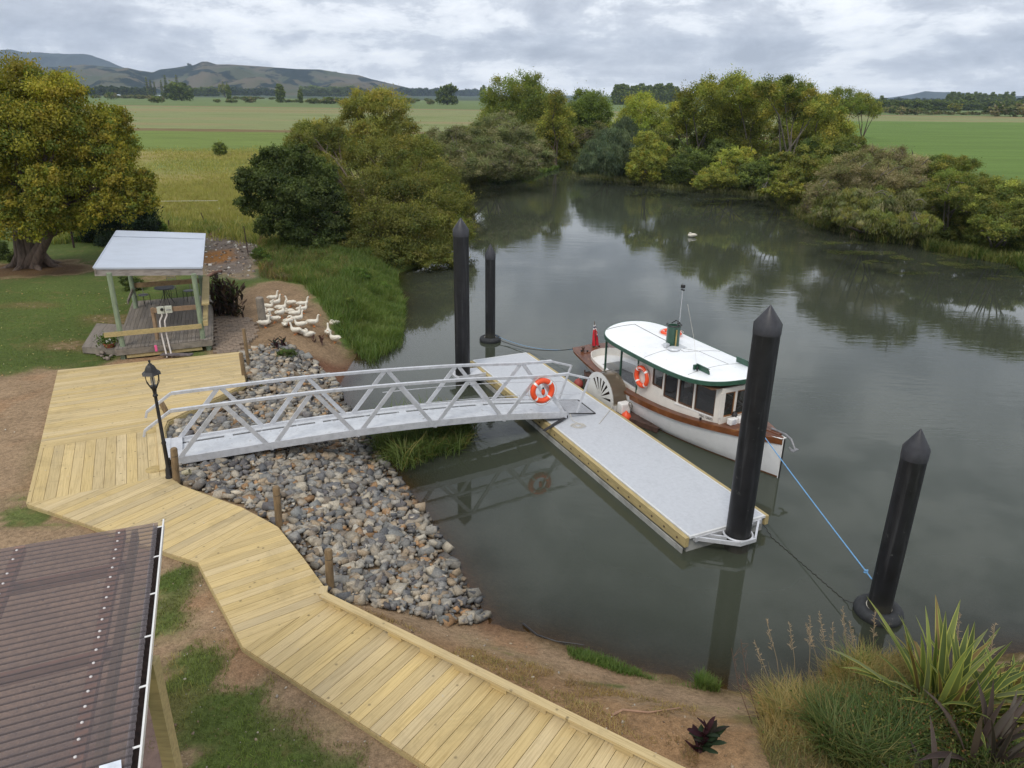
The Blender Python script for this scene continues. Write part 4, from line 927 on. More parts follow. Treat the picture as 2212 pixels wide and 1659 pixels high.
# front wall
fw = .68
m.box(1.70, 1.78, -fw - .02, fw + .02, .98, 1.24); m.box(1.70, 1.78, -fw - .02, fw + .02, 2.02, 2.16)
for y in (-fw, -.25, .20, fw): m.box(1.70, 1.765, y - .035 - (.04 if abs(y) > .6 else 0), y + .035 + (.04 if abs(y) > .6 else 0), 1.242, 2.018)
m.build('cabin_wall', CREAM, boat)
for sgn in (1, -1):
    for (a, b, zs) in wins:
        f = MB(); y0, y1 = cw(a) - .03, cw(b) - .03
        for (p, q) in (((a, zs), (b, zs)), ((a, 2.01), (b, 2.01)), ((a, zs), (a, 2.01)), ((b, zs), (b, 2.01))):
            f.bar((p[0], sgn * (cw(p[0]) - .03), p[1]), (q[0], sgn * (cw(q[0]) - .03), q[1]), .03, .045)
        fo = f.build('window', INTER, boat); g = MB().quad((a, sgn * y0, zs), (b, sgn * y1, zs), (b, sgn * y1, 2.01), (a, sgn * y0, 2.01)); g.build('pane', GLASS, fo)
for y0, y1 in ((-fw + .07, -.29), (-.21, .16), (.24, fw - .07)):
    f = MB()
    for p, q in (((y0, 1.26), (y1, 1.26)), ((y0, 2.0), (y1, 2.0)), ((y0, 1.26), (y0, 2.0)), ((y1, 1.26), (y1, 2.0))): f.bar((1.74, p[0], p[1]), (1.74, q[0], q[1]), .04, .04, up=(1, 0, 0))
    fo = f.build('window', mat('varnished_frame', (0.25, 0.11, 0.04), .4) if 'varnished_frame' not in MATS else MATS['varnished_frame'], boat); MB().quad((1.74, y0, 1.26), (1.74, y1, 1.26), (1.74, y1, 2.0), (1.74, y0, 2.0)).build('pane', GLASS, fo)
MB().box(3.2, 4.6, -.92, -.5, .35, .80).box(3.2, 4.6, .5, .92, .35, .80).box(2.15, 2.55, -.2, .3, .4, 1.15).box(4.85, 5.1, -.5, .5, .35, 1.3).build('cabin_seating', SEATC, boat)
MB().box(1.80, 2.1, -.6, .6, .9, 1.18).build('dashboard', GREEN, boat)
MB().tube([(2.15, .2, 1.35), (2.15, .2, 1.351)], .01, 4).torus((2.2, .1, 1.35), .2, .018, 24, 6, M=Matrix.Rotation(R(65), 3, 'Y')).build('steering_wheel', INTER, boat)
# sill vent and lettering
text_mesh('registration_lettering', 'MSA 128673', .095, frame((2.22, cw(2.22) + .008, 1.07), Vector((-1, -0.265, 0.0)), (-0.265, 1, 0)), BLACK, boat, .001)
MB().bar((3.4, cw(3.4) + .02, 1.13), (2.0, cw(2.0) + .02, 1.16), .035, .03).build('sill_moulding', WHITE, boat)
# open after part: green posts with arched clear curtains
gp_ = MB()
for sgn in (1, -1):
    for s in (5.27, 6.32, 7.38): gp_.bar((s, sgn * (cw(s) - .0), cubic(ZG, s)), (s, sgn * (cw(s) - .0), 2.18), .055, .055, up=(1, 0, 0))
    gp_.bar((5.2, sgn * cw(5.2), 2.12), (6.32, sgn * cw(6.32), 2.12), .04, .1); gp_.bar((6.32, sgn * cw(6.32), 2.12), (7.4, sgn * cw(7.4), 2.12), .04, .1)
    for s, d_ in ((5.27, 1), (6.32, -1), (6.32, 1), (7.38, -1)):
        for k in range(4):
            a0, a1 = R(22.5 * k), R(22.5 * (k + 1)); c = .24
            gp_.bar((s + d_ * (c - c * math.cos(a0)), sgn * cw(s), 2.08 - c + c * math.sin(a0)), (s + d_ * (c - c * math.cos(a1)), sgn * cw(s), 2.08 - c + c * math.sin(a1)), .03, .05)
gp_.build('green_post', GREEN, boat)
for sgn in (1, -1):
    for s0, s1 in ((5.32, 6.27), (6.37, 7.33)): MB().quad((s0, sgn * cw(s0), 1.0), (s1, sgn * cw(s1), 1.0), (s1, sgn * cw(s1), 2.08), (s0, sgn * cw(s0), 2.08)).build('side_curtain', CLEAR, boat)
# roof
RS0, RS1 = 1.48, 7.72; sc_ = (RS0 + RS1) / 2; rl = (RS1 - RS0) / 2
def rw(t): return max(0, 1 - abs(t) ** (5.2 if t < 0 else 8.0)) ** (1 / 2.1) * (1.40 - .12 * max(0, -t) ** 1.5)
T_ = [-math.cos(math.pi * i / 44) for i in range(45)]; V = []; F = []; nj = 17
def rz(s, y, w_): return ZR + .055 * (s - 4.4) ** 2 / 9 + (.17 * (1 - (y / 1.4) ** 2)) 
for t in T_:
    s = sc_ + t * rl; w_ = max(rw(t), .02)
    for j in range(nj): y = -w_ + 2 * w_ * j / (nj - 1); V.append((s, y, rz(s, y, w_)))
n0_ = len(V)
for (x, y, z) in list(V): V.append((x, y, z - .045))
for i in range(44):
    for j in range(nj - 1):
        a = i * nj + j; F.append((a, a + 1, a + nj + 1, a + nj)); F.append((n0_ + a, n0_ + a + nj, n0_ + a + nj + 1, n0_ + a + 1))
m = MB(); m.v = V; m.f = F; m.build('roof', ROOFW, boat, smooth=True)
m = MB()
for i in range(6, 36):
    t0, t1 = T_[i], T_[i + 1]; a, b = sc_ + t0 * rl, sc_ + t1 * rl; m.quad((a, -1.1, ZR - .06), (a, 1.1, ZR - .06), (b, 1.1, ZR - .06), (b, -1.1, ZR - .06))
m.build('ceiling_lining', INTER, boat)
m = MB()
for sgn in (1, -1):
    for a, b in ((1.8, 3.4), (3.4, 5.2)): m.quad((a, sgn * (cw(a) - .05), .4), (b, sgn * (cw(b) - .05), .4), (b, sgn * (cw(b) - .05), 1.12), (a, sgn * (cw(a) - .05), 1.12))
m.build('inner_lining', INTER, boat)
edge = [(sc_ + t * rl, rw(t)) for t in T_] + [(sc_ + t * rl, -rw(t)) for t in T_[::-1][1:-1]]
m = MB(); ne = len(edge); o0 = len(m.v)
for (s, y) in edge:
    c = Vector((s - sc_, y * 1.0)); nrm_ = Vector(((s - sc_) / rl ** 2 * 1.0, y / 1.4 ** 2)); nrm_ = nrm_.normalized() if nrm_.length else Vector((1, 0)); z = rz(s, y, 1)
    for dx, dz_ in ((.0, .014), (.028, .010), (.028, -.115), (0, -.115)): m.v.append((s + nrm_.x * dx, y + nrm_.y * dx, z + dz_))
for i in range(ne):
    a, b = i * 4, ((i + 1) % ne) * 4
    for j in range(4): m.f.append((a + j, b + j, b + (j + 1) % 4, a + (j + 1) % 4))
m.build('roof_trim', GREEN, boat)
m = MB()      # seams of the roof covering
def seam(pts, r_=.006):
    q = []
    for i in range(len(pts) - 1):
        for k in range(8): t = k / 8; q.append(((1 - t) * pts[i][0] + t * pts[i + 1][0], (1 - t) * pts[i][1] + t * pts[i + 1][1]))
    q.append(pts[-1]); m.tube([(s, y, rz(s, y, 1) + .003) for s, y in q], r_, 4)
seam([(7.45, 1.0), (7.35, -.1), (5.3, -.05)], .012); seam([(4.75, .05), (4.75, 1.33)]); seam([(4.75, .05), (4.2, -.4), (4.2, -1.3)]); seam([(4.2, -.4), (2.8, -.4)]); seam([(2.8, -1.15), (2.8, 1.15)]); seam([(4.75, .05), (4.3, .1), (4.2, -.4)])
m.build('roof_seams', mat('sealant', (0.16, 0.16, 0.15), .9), boat)
# funnel
fo = MB().lathe([(.215, 2.36), (.215, 3.02), (.225, 3.04), (.225, 3.07), (.20, 3.07), (.19, 2.9), (0, 2.9)], (5.0, .05, 0), 28).build('funnel', GREEN, boat, smooth=True)
MB().torus((5.0, .05, 3.1), .24, .02, 26, 6, a0=.3, a1=5.2).tube([(4.78, .1, 3.1), (4.85, -.05, 3.2), (5.1, -.1, 3.2), (5.2, 0, 3.1)], .018, 6).build('funnel_rim', BLACK, fo)
MB().tube([(4.74, .13, 2.4), (4.74, .13, 3.0)], .025, 8).build('steam_pipe', mat('brass', (0.45, 0.33, 0.12), .35, metal=.7), fo)
MB().box(4.6, 5.2, -.25, .35, 2.38, 2.405).lathe([(0, 2.40), (.19, 2.40), (.20, 2.43), (.16, 2.47), (0, 2.48)], (4.62, .28, 0), 20).box(4.86, 5.0, .27, .42, 2.4, 2.52).build('flue_base', ALUD, boat)
mo = MB().tube([(5.05, -.20, 2.38), (5.06, -.21, 4.28)], [.016, .010], 6).build('mast', ALU, boat)
MB().box(5.01, 5.11, -.26, -.16, 4.28, 4.38).box(4.98, 5.13, -.23, -.19, 4.2, 4.24).build('masthead_light', BLACK, mo)
MB().tube([(2.95, .7, 2.35), (3.6, .35, 3.0), (4.5, 0, 3.9)], .004, 4).build('stay', ROPEW, boat)
for y in (.78, -.78):
    s0 = 2.72; sg = 1 if y > 0 else -1
    MB().poly([(s0 - .42, y, 2.40), (s0 + .16, y, 2.40), (s0 + .16, y, 2.56), (s0 - .3, y, 2.56), (s0 - .39, y, 2.50)]).poly([(s0 - .42, y - sg * .025, 2.40), (s0 - .39, y - sg * .025, 2.50), (s0 - .3, y - sg * .025, 2.56), (s0 + .16, y - sg * .025, 2.56), (s0 + .16, y - sg * .025, 2.40)]).box(s0 - .4, s0 + .16, y - .024, y + .02, 2.558, 2.57).box(s0 + .10, s0 + .16, y - .02, y + sg * .14 if sg > 0 else y + .02, 2.40, 2.55).build('navigation_board', GREEN, boat)
    MB().lathe([(0, 2.39), (.03, 2.39), (.03, 2.50), (0, 2.52)], (s0 + .05, y + sg * .06, 0), 10).build('navigation_lamp', BLACK, boat)
# paddle boxes
WHITEP = mat('paddle_white', (0.66, 0.66, 0.64), .5, var=.05, scale=3)
for sgn in (1, -1):
    hx, hz_, PR = 6.35, .38, .86; y0, y1 = sgn * 1.30, sgn * 1.88
    def disc(mb, y, t, slots):
        seg = 72; sl = []
        ang = [R(a) for a in (8, 32, 52, 70, 88, 106, 126)]
        # fan shaped face built as sectors, leaving the slots open
        n_ = 144
        for i in range(n_):
            a0, a1 = math.pi * i / n_, math.pi * (i + 1) / n_; am = (a0 + a1) / 2
            hole = any(abs(am - a) < .082 for a in ang) if slots else False
            rings = [(0, .14), (.14, .30), (.30, .62), (.62, 1.0)] 
            for (r0, r1) in rings:
                if hole and r0 >= .30 and r1 <= .79: continue
                if hole and (r0, r1) == (.14, .30) and any(abs(am - a) < .05 for a in ang): continue
                if hole and r0 == .62: r0 = .80
                P0 = [(hx - PR * r * math.cos(a), y, hz_ + PR * r * math.sin(a)) for r, a in ((r0, a0), (r1, a0), (r1, a1), (r0, a1))]
                mb.quad(*P0)
    m = MB(); disc(m, y1, .02, True); disc(m, y1 - sgn * .02, .02, True)
    m.torus((hx, y1, hz_), PR + .005, .022, 40, 8, M=Matrix.Rotation(R(90), 3, 'X'), a0=math.pi, a1=2 * math.pi)
    m.box(hx - PR, hx + PR, min(y1, y1 - sgn * .03), max(y1, y1 - sgn * .03), .05, hz_ - .001)
    bx = m.build('paddle_box', WHITEP, boat)
    m = MB(); n_ = 20
    for i in range(n_):
        a0, a1 = math.pi * i / n_, math.pi * (i + 1) / n_
        m.quad((hx - (PR - .01) * math.cos(a0), y0, hz_ + (PR - .01) * math.sin(a0)), (hx - (PR - .01) * math.cos(a1), y0, hz_ + (PR - .01) * math.sin(a1)), (hx - (PR - .01) * math.cos(a1), y1, hz_ + (PR - .01) * math.sin(a1)), (hx - (PR - .01) * math.cos(a0), y1, hz_ + (PR - .01) * math.sin(a0)))
    m.build('smoked_cover', SMOKE, bx, smooth=True)
    m = MB().torus((hx, y0, hz_), PR, .02, 30, 6, M=Matrix.Rotation(R(90), 3, 'X'), a0=math.pi, a1=2 * math.pi); m.bar((hx - PR, y0, hz_), (hx - PR, y1, hz_), .03, .03); m.bar((hx + PR, y0, hz_), (hx + PR, y1, hz_), .03, .03); m.build('cover_frame', mat('frame_tan', (0.30, 0.27, 0.2), .6) if 'frame_tan' not in MATS else MATS['frame_tan'], bx)
    m = MB()
    for i in range(8):
        a = 2 * math.pi * i / 8 + .2; c, s_ = math.cos(a), math.sin(a)
        m.hexa([(hx + c * .45 - s_ * .015, y0 + sgn * .06, .42 + s_ * .45 + c * .015), (hx + c * .45 + s_ * .015, y0 + sgn * .06, .42 + s_ * .45 - c * .015), (hx + c * .45 + s_ * .015, y1 - sgn * .08, .42 + s_ * .45 - c * .015), (hx + c * .45 - s_ * .015, y1 - sgn * .08, .42 + s_ * .45 + c * .015),
                (hx + c * .76 - s_ * .015, y0 + sgn * .06, .42 + s_ * .76 + c * .015), (hx + c * .76 + s_ * .015, y0 + sgn * .06, .42 + s_ * .76 - c * .015), (hx + c * .76 + s_ * .015, y1 - sgn * .08, .42 + s_ * .76 - c * .015), (hx + c * .76 - s_ * .015, y1 - sgn * .08, .42 + s_ * .76 + c * .015)])
        for y in (y0 + sgn * .12, y1 - sgn * .14): m.bar((hx, y, .42), (hx + c * .6, y, .42 + s_ * .6), .025, .04)
    m.tube([(hx, y0, .42), (hx, y1 - sgn * .04, .42)], .05, 10); m.build('paddle_wheel', RUSTY, boat)
    # white step box and sponson timbers ahead of the wheel
    MB().box(hx - PR - .02, hx - PR + .30, min(y0, y1), max(y0, y1) - (.04 if sgn > 0 else 0), -.05, .36).build('sponson_panel', WHITEP, boat)
    MB().box(hx - PR - .34, hx - PR - .04, min(y0 + sgn * .1, y1 - sgn * .12), max(y0 + sgn * .1, y1 - sgn * .12), .12, .52).build('locker_box', WHITE, boat, bevel=.04)
    MB().torus((hx - PR - .45, y0 + sgn * .2, .5), .1, .018, 14, 6, M=Matrix.Rotation(R(80), 3, 'X')).build('fender_loop', GREYBARK, boat)
    m = MB().bar((5.5, y1 - sgn * .02, .10), (3.75, sgn * 1.33, .10), .09, .16).bar((5.4, y0 + sgn * .02, .10), (5.4, y1, .10), .08, .14).bar((4.2, sgn * 1.25, .10), (4.2, sgn * 1.45, .10), .08, .12)
    m.quad((5.4, y1 - sgn * .05, .14), (3.8, sgn * 1.32, .14), (3.8, sgn * 1.2, .14), (5.4, sgn * 1.2, .14)); m.build('sponson_guard', RUSTY, boat)
    m = MB().bar((hx + PR, y1 - sgn * .02, .25), (8.6, sgn * 1.10, .42), .05, .12); m.quad((hx + PR, y1 - sgn * .05, .28), (8.5, sgn * 1.12, .44), (8.5, sgn * .9, .44), (hx + PR, sgn * 1.15, .28)); m.quad((hx + PR, y1 - sgn * .02, -.1), (hx + PR, y1 - sgn * .02, .3), (7.9, sgn * 1.3, .42), (7.6, sgn * 1.3, -.1)); m.build('sponson_guard', RUSTY, boat)
# bow gear
MB().poly([(-.10, -.10, 1.225), (-.10, .10, 1.225), (.22, .16, 1.19), (.18, 0, 1.21), (.22, -.16, 1.19)]).box(-.115, -.085, -.03, .03, -.3, 1.25).build('stem_cap', WHITE, boat)
MB().box(-.135, -.116, -.02, .02, -.3, 1.22).build('stem_iron', BLACK, boat)
MB().tube([(.5, -.12, 1.26), (.0, -.14, 1.28), (-.22, -.14, 1.22), (-.34, -.12, 1.10)], .03, 8).tube([(-.34, -.12, 1.10), (-.42, -.12, 1.0), (-.34, -.12, .93), (-.2, -.13, .97)], .028, 8).bar((-.40, -.22, 1.0), (-.44, .02, .98), .10, .02).build('bow_anchor', mat('galvanised', (0.24, 0.24, 0.25), .5, metal=.4, var=.2), boat)
MB().bar((1.3, -.05, 1.13), (.1, -.05, 1.24), .12, .05).bar((1.2, .35, 1.09), (.2, .05, 1.2), .06, .04).bar((1.2, -.4, 1.09), (.2, -.12, 1.2), .06, .04).build('bowsprit_timber', VARN, boat)
MB().box(1.25, 1.55, -.42, -.05, 1.08, 1.26).build('green_locker', GREEN, boat, bevel=.03)
m = MB(); 
for k in range(5): m.torus((1.38 + .01 * k, -.3 + .03 * k, 1.29 + .012 * k), .13 + .012 * k, .011, 20, 5, M=Matrix.Rotation(R(14), 3, 'X'))
m.build('coiled_line', ROPEW, boat)
for dx, y in ((0, .42), (.0, .10)):
    o_ = MB().box(1.42, 1.58, y - .14, y + .14, 1.08, 1.27).build('floodlight', WHITE, boat, bevel=.02); MB().lathe([(0, 0), (.085, 0), (.085, .012), (0, .014)], (1.42, y, 1.175), 18, M=Matrix.Rotation(R(-90), 3, 'Y')).build('lens', ALUD, o_)
MB().lathe([(0, 0), (.07, 0), (.09, .06), (.05, .14), (0, .16)], (1.62, .25, 1.25), 12).tube([(1.62, .25, 1.4), (1.58, .2, 1.5), (1.62, .1, 1.56)], .012, 5).build('searchlight', BLACK, boat)
for s, y in ((2.3, 1.0 - .08), (9.35, .55), (9.62, .1), (9.5, -.45), (9.62, -.15), (9.45, .75)):
    zz = cubic(ZG, s); MB().lathe([(0, 0), (.035, 0), (.028, .05), (.045, .09), (0, .10)], (s, y, zz), 10).build('cleat', BLACK, boat)
bl = MB().lathe([(0, 0), (.075, 0), (.05, .05), (.04, .12), (.075, .19), (.06, .21), (0, .21)], (9.45, .68, cubic(ZG, 9.45)), 12).build('bollard', RUSTY, boat, smooth=True)
# ensign
fz = cubic(ZG, 9.6); fx0 = 9.66
MB().tube([(fx0, -.02, fz), (fx0 + .20, -.02, fz + 1.02)], [.018, .012], 8).build('flag_staff', INTER, boat)
V = []; F = []; nr, nc = 15, 13
for i in range(nr):
    t = i / (nr - 1); z = fz + .90 - t * .80; sx = fx0 + .17 - t * .15; wd_ = .035 + .13 * t ** .9
    for j in range(nc): a = (j / (nc - 1) - .5); V.append((sx + .05 * math.sin(a * 15 + t * 2) * (.3 + t), -.03 + a * 2 * wd_, z - abs(a) * .05))
for i in range(nr - 1):
    for j in range(nc - 1): F.append((i * nc + j, i * nc + j + 1, (i + 1) * nc + j + 1, (i + 1) * nc + j))
m = MB(); m.v = V; m.f = F; fl = m.build('ensign_flag', RED, boat, smooth=True)
for me_i, mm_ in enumerate((WHITE, BLUE)): fl.data.materials.append(mm_)
for p in fl.data.polygons:
    i, j = divmod(p.index, nc - 1)
    if i < 2: p.material_index = 2 if (i == 1) else 1
    elif i == 2: p.material_index = 1
    elif i < 8 and j < 4 and (i + j) % 3 == 0: p.material_index = 1
    elif i < 8 and j < 4 and (i + j) % 3 == 1 and i % 2: p.material_index = 2
# lifebuoys carried by the boat, fender ball
def bpt(x, y, z): return BM @ Vector((x, y, z))
Bx = BM.to_3x3() @ Vector((1, 0, 0)); By = BM.to_3x3() @ Vector((0, 1, 0))
o = lifebuoy(frame(bpt(4.93, cw(4.93) + .085, 1.50), -Bx, By), 'orange lifebuoy with white lettering hung on the cabin side of the boat', .30, .075, inner=False, txt='TAMATI')
o = lifebuoy(frame(bpt(6.1, -.75, rz(6.1, -.75, 1) + .05), Bx, Vector((0, 0, 1))), 'orange lifebuoy lying flat on the boat roof behind the green funnel', .30, .07, inner=False)
f0 = bpt(4.95, 1.72, .15); o = empty('fender_ball', f0, 0, 'small orange round fender in the gap between pontoon and boat', 'fender')
MB().lathe([(0, -.17), (.1, -.14), (.16, -.05), (.17, .02), (.13, .12), (.05, .18), (.03, .22), (0, .22)], (0, 0, 0), 20).build('ball', ORANGE, o, smooth=True); MB().tube([(0, 0, .2), (.1, .1, .32)], .01, 5).build('lanyard', ROPEW, o)
f0 = bpt(8.0, 1.72, .22); o = empty('fender_ball', f0, 0, 'faded red fender beside the pontoon behind the paddle box', 'fender')
MB().lathe([(0, -.2), (.12, -.16), (.18, -.05), (.18, .05), (.12, .16), (.03, .22), (0, .24)], (0, 0, 0), 20).build('ball', mat('faded_red', (0.32, 0.06, 0.05), .6), o, smooth=True); MB().tube([(0, 0, .2), (.1, .1, .32)], .01, 5).build('lanyard', ROPEW, o)
# ------------------------------------------------------------------ mooring lines
def sag(a, b, s_, n_=24): a, b = Vector(a), Vector(b); return [a.lerp(b, t) - Vector((0, 0, s_ * 4 * t * (1 - t))) for t in [i / n_ for i in range(n_ + 1)]]
def line(name, pts, r_, m_, label, cat='rope'):
    c = pts[0]; o = MB().tube([Vector(p) - Vector(c) for p in pts], r_, 6).build(name, m_, None, smooth=True); o.location = c; tag(o, label, cat); return o
bowp = bpt(.35, .28, 1.14)
line('mooring_rope', sag(bowp, PD + Vector((-.2, .14, .75)), .02), .014, ROPEB, 'blue rope running taut from the bow of the boat to the pile at lower right')
kn_ = sag(bowp, PD + Vector((-.2, .14, .75)), .02)[23]
line('rope_knot', [kn_ - Vector((0, 0, .05)) + Vector((.03 * math.cos(a), .03 * math.sin(a), a * .008)) for a in np.linspace(0, 12, 20)], .016, ROPEB, 'blue knot in the taut rope close to the lower right pile', 'knot')
line('mooring_rope', sag(bpt(9.95, .55, .85), PB + Vector((.3, -.12, .12)), .28), .016, ROPED, 'dark rope sagging from the boat stern to the lone pile')
line('mooring_rope', sag(bpt(9.7, .0, .9), PB + Vector((.25, .1, .2)), .35), .008, ROPEB, 'thin blue line from the boat stern to the lone pile')
pc_ = ptn_M @ Vector((.1, -Wp + .05, .2)); line('chain', [Vector((p.x, p.y, max(p.z, .006))) + Vector((.02 * math.sin(i * 2), 0, 0)) for i, p in enumerate(sag(pc_, PD + Vector((-.45, .2, .1)), .35, 60))], .010, ROPED, 'dark chain lying just at the water between pontoon and lower right pile', 'chain')
cpt = ptn_M @ Vector((5.95, -.75, FB)); base = Vector((G0.x + gd.x * -.05 - .0, G0.y - .1, FB))
pts = []
for i in range(70):
    a = i * .42; r_ = .13 + .05 * math.sin(i * .7); pts.append(Vector((base.x + .28 + r_ * 1.4 * math.cos(a), base.y - .42 + r_ * math.sin(a), FB + .015 + .004 * (i % 5))))
line('coiled_rope', [Vector((base.x + .05, base.y + .05, .66)), Vector((base.x + .12, base.y - .1, .5))] + pts, .009, ROPEW, 'thin white rope dropped in loose coils at the foot of the gangway')
line('mooring_rope', [Vector((base.x + .95, base.y - .25, FB + .02)), ptn_M @ Vector((7.15, -Wp - .0, FB + .02)), bpt(6.0, 1.55, .5)], .009, ROPEW, 'thin pale line crossing the pontoon to the paddle box')
# ------------------------------------------------------------------ shelter
pv0, pv1, pv2, pv3 = Vector((-13.93, 24.55)), Vector((-11.05, 25.80)), Vector((-13.45, 32.1)), Vector((-16.35, 30.85))
sh = empty('shelter', (pv0.x, pv0.y, 1.0), 0, 'small open shelter with pale blue grey iron roof on greenish posts over a weathered deck', 'shelter')
def S(x, y, z): return (x - pv0.x, y - pv0.y, z - 1.0)
SZ = 1.52
def shb(name, poly, dirv, width, z, mat_, thick=.035, seed=1, gap=.008):
    o = boards(name, poly, dirv, width, z, mat_, sh, thick=thick, seed=seed, gap=gap); o.location = (-pv0.x, -pv0.y, -1.0); return o
shb('floor', [tuple(pv0), tuple(pv1), tuple(pv2), tuple(pv3)], tuple(pv3 - pv0), .14, SZ, OLDW, seed=9)
u0 = (pv1 - pv0).normalized(); v0 = (pv3 - pv0).normalized()
def shbm(name, a, b, w_, h_, m_): return MB().bar(S(*a), S(*b), w_, h_).build(name, m_, sh)
o_ = v0 * -.03; shbm('bearer', (*(pv0 + o_ - u0 * .02), SZ - .14), (*(pv1 + o_ + u0 * .02), SZ - .14), .05, .20, GREYW)
o_ = v0 * .03; shbm('bearer', (*(pv1 + u0 * .02), SZ - .14), (*(pv2 + u0 * .02), SZ - .14), .05, .20, GREYW); shbm('bearer', (*(pv0 - u0 * .02), SZ - .14), (*(pv3 - u0 * .02), SZ - .14), .05, .20, GREYW)
for i in range(2):
    z = 1.31 - .115 * i; a = pv0 + u0 * .3 + v0 * -.0; b = pv1 - u0 * .35; shbm('skirting_board', (*a, z), (*b, z), .035, .105, TREATB)
for t in (.06, .96):
    q = pv0.lerp(pv1, t) + v0 * .12; shbm('stump', (*q, .9), (*q, SZ - .05), .14, .14, POSTG)
pA0, pA1 = Vector((-13.82, 24.84)), Vector((-11.38, 25.87))
pB0, pB1 = pA0 + v0 * 5.3, pA1 + v0 * 5.3
heights = [(pA0, 4.16), (pA1, 3.92), (pB0, 4.05), (pB1, 3.8)]
for q, h in heights: MB().tube([S(q.x, q.y, SZ - .3), S(q.x, q.y, SZ + 1.2), S(q.x, q.y, h)], .088, 14).build('post', POSTG, sh, smooth=True)
# roof: slight fall towards the river
rA, rB = at(*(((220 + 80 * .16882) * .8640625), (640 + 172 * .16882) * .8640625), 4.34), at(((220 + 1688 * .16882) * .8640625), (640 + 165 * .16882) * .8640625, 4.04)
rD, rC = at(252, 498.5, 4.16), at(443, 505, 3.86)
nr_ = 44; V = []; F = []
for i in range(nr_ * 2 + 1):          # low ribs across the slope
    t = i / (nr_ * 2); a = rA.lerp(rD, t); b = rB.lerp(rC, t); dz = .014 if i % 2 else 0
    for k in range(7): p = a.lerp(b, k / 6); V.append(S(p.x, p.y, p.z + dz))
for i in range(nr_ * 2):
    for k in range(6): F.append((i * 7 + k, i * 7 + k + 1, i * 7 + k + 8, i * 7 + k + 7))
m = MB(); m.v = V; m.f = F; m.build('roof', IRONR, sh)
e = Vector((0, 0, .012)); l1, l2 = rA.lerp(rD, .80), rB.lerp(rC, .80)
MB().bar(S(*(l1 + e)), S(*(l2 + e)), .03, .02).build('roof_lap_shadow', mat('lap_shadow', (0.25, 0.28, 0.33), .6), sh)  # shadow line of the sheet lap, put into the bar's dark colour
def drop(p, d): return (p.x, p.y, p.z - d)
MB().bar(S(*drop(rA, .03)), S(*drop(rB, .03)), .04, .06).bar(S(*drop(rD, -.0)), S(*drop(rC, -.0)), .12, .03).bar(S(*drop(rB, .0)), S(*drop(rC, .0)), .06, .05).bar(S(*drop(rA, .0)), S(*drop(rD, .0)), .05, .03).build('roof_flashing', IRONR, sh)
MB().bar(S(*drop(rA + (rD - rA).normalized() * .03, .17)), S(*drop(rB + (rC - rB).normalized() * .03, .17)), .045, .25).build('fascia', FASC, sh)
MB().bar(S(*drop(rB - Vector((.05, 0, 0)), .13)), S(*drop(rC - Vector((.05, 0, 0)), .13)), .045, .17).bar(S(*drop(rA + Vector((.05, 0, 0)), .13)), S(*drop(rD + Vector((.05, 0, 0)), .13)), .045, .17).bar(S(*drop(rD - (rD - rA).normalized() * .05, .13)), S(*drop(rC - (rC - rB).normalized() * .05, .13)), .045, .17).build('rafter', GREYW, sh)
# rails
shbm('rail', (*(pA0 - u0 * .5 + v0 * -.11), 2.02), (*(pA1 - v0 * .11 + u0 * .02), 2.02), .04, .17, TREATB)
shbm('rail', (*(pA0 + u0 * 1.05 + v0 * -.02 + v0 * .4), 2.62), (*(pA1 + v0 * .35), 2.62), .05, .17, mat('brown_rail', (0.24, 0.16, 0.10), .8, var=.2))
shbm('rail_post', (*(pA0 + u0 * 1.1 + v0 * .45), SZ), (*(pA0 + u0 * 1.1 + v0 * .45), 2.7), .10, .12, mat('tan_post', (0.30, 0.2, 0.12), .8))
shbm('rail', (*(pA1 + u0 * .22 + v0 * .6), 2.62), (*(pB1 + u0 * .22), 2.62), .26, .05, TREATB); shbm('rail', (*(pA1 + u0 * .16 - v0 * .1), 2.1), (*(pA1 + u0 * .16 + v0 * 2.6), 2.1), .16, .18, TREATB)
shbm('rail', (*(pB0 + v0 * .1), 2.45), (*(pB1 + v0 * .1), 2.45), .045, .2, mat('brown_rail2', (0.30, 0.2, 0.10), .8, var=.2))
shbm('rail', (*(pA0 - u0 * .0 + v0 * 3.2), 2.3), (*(pB0), 2.3), .045, .15, GREYW)
# power outlet box with two conduits
eb = empty('power_outlet', (pA0 + u0 * 1.25 + v0 * .33).to_3d() + Vector((0, 0, 0)), 0, 'weatherproof power outlet box with two grey conduits fixed to the shelter rail', 'power outlet')
ex = (pA0 + u0 * 1.28 + v0 * .33)
for k, dx in enumerate((0, .26)):
    q = u0 * dx; b_ = MB(); b_.hexa([tuple(Vector((q.x + u0.x * a + v0.x * b, q.y + u0.y * a + v0.y * b, z))) for z in (2.50, 2.76) for a, b in ((0, -.07), (.24, -.07), (.24, .02), (0, .02))]); bo = b_.build('outlet_box', mat('outlet_grey_%d' % k, (0.50, 0.51, 0.43), .6, var=.1), eb, bevel=.01)
Ms = frame((0, 0, 0), (u0.x, u0.y, 0), (-v0.x, -v0.y, 0))
MB().lathe([(0, 0), (.055, 0), (.055, .03), (.03, .035), (.03, .02), (0, .02)], tuple(Vector((*(u0 * .17 - v0 * .07), 2.66))), 16, M=Ms.to_3x3()).build('socket', BLACK, eb)
MB().bar((*(u0 * .30 - v0 * .078), 2.63), (*(u0 * .46 - v0 * .078), 2.63), .02, .04).build('switch', mat('switch_grey', (.3, .3, .3), .5), eb)
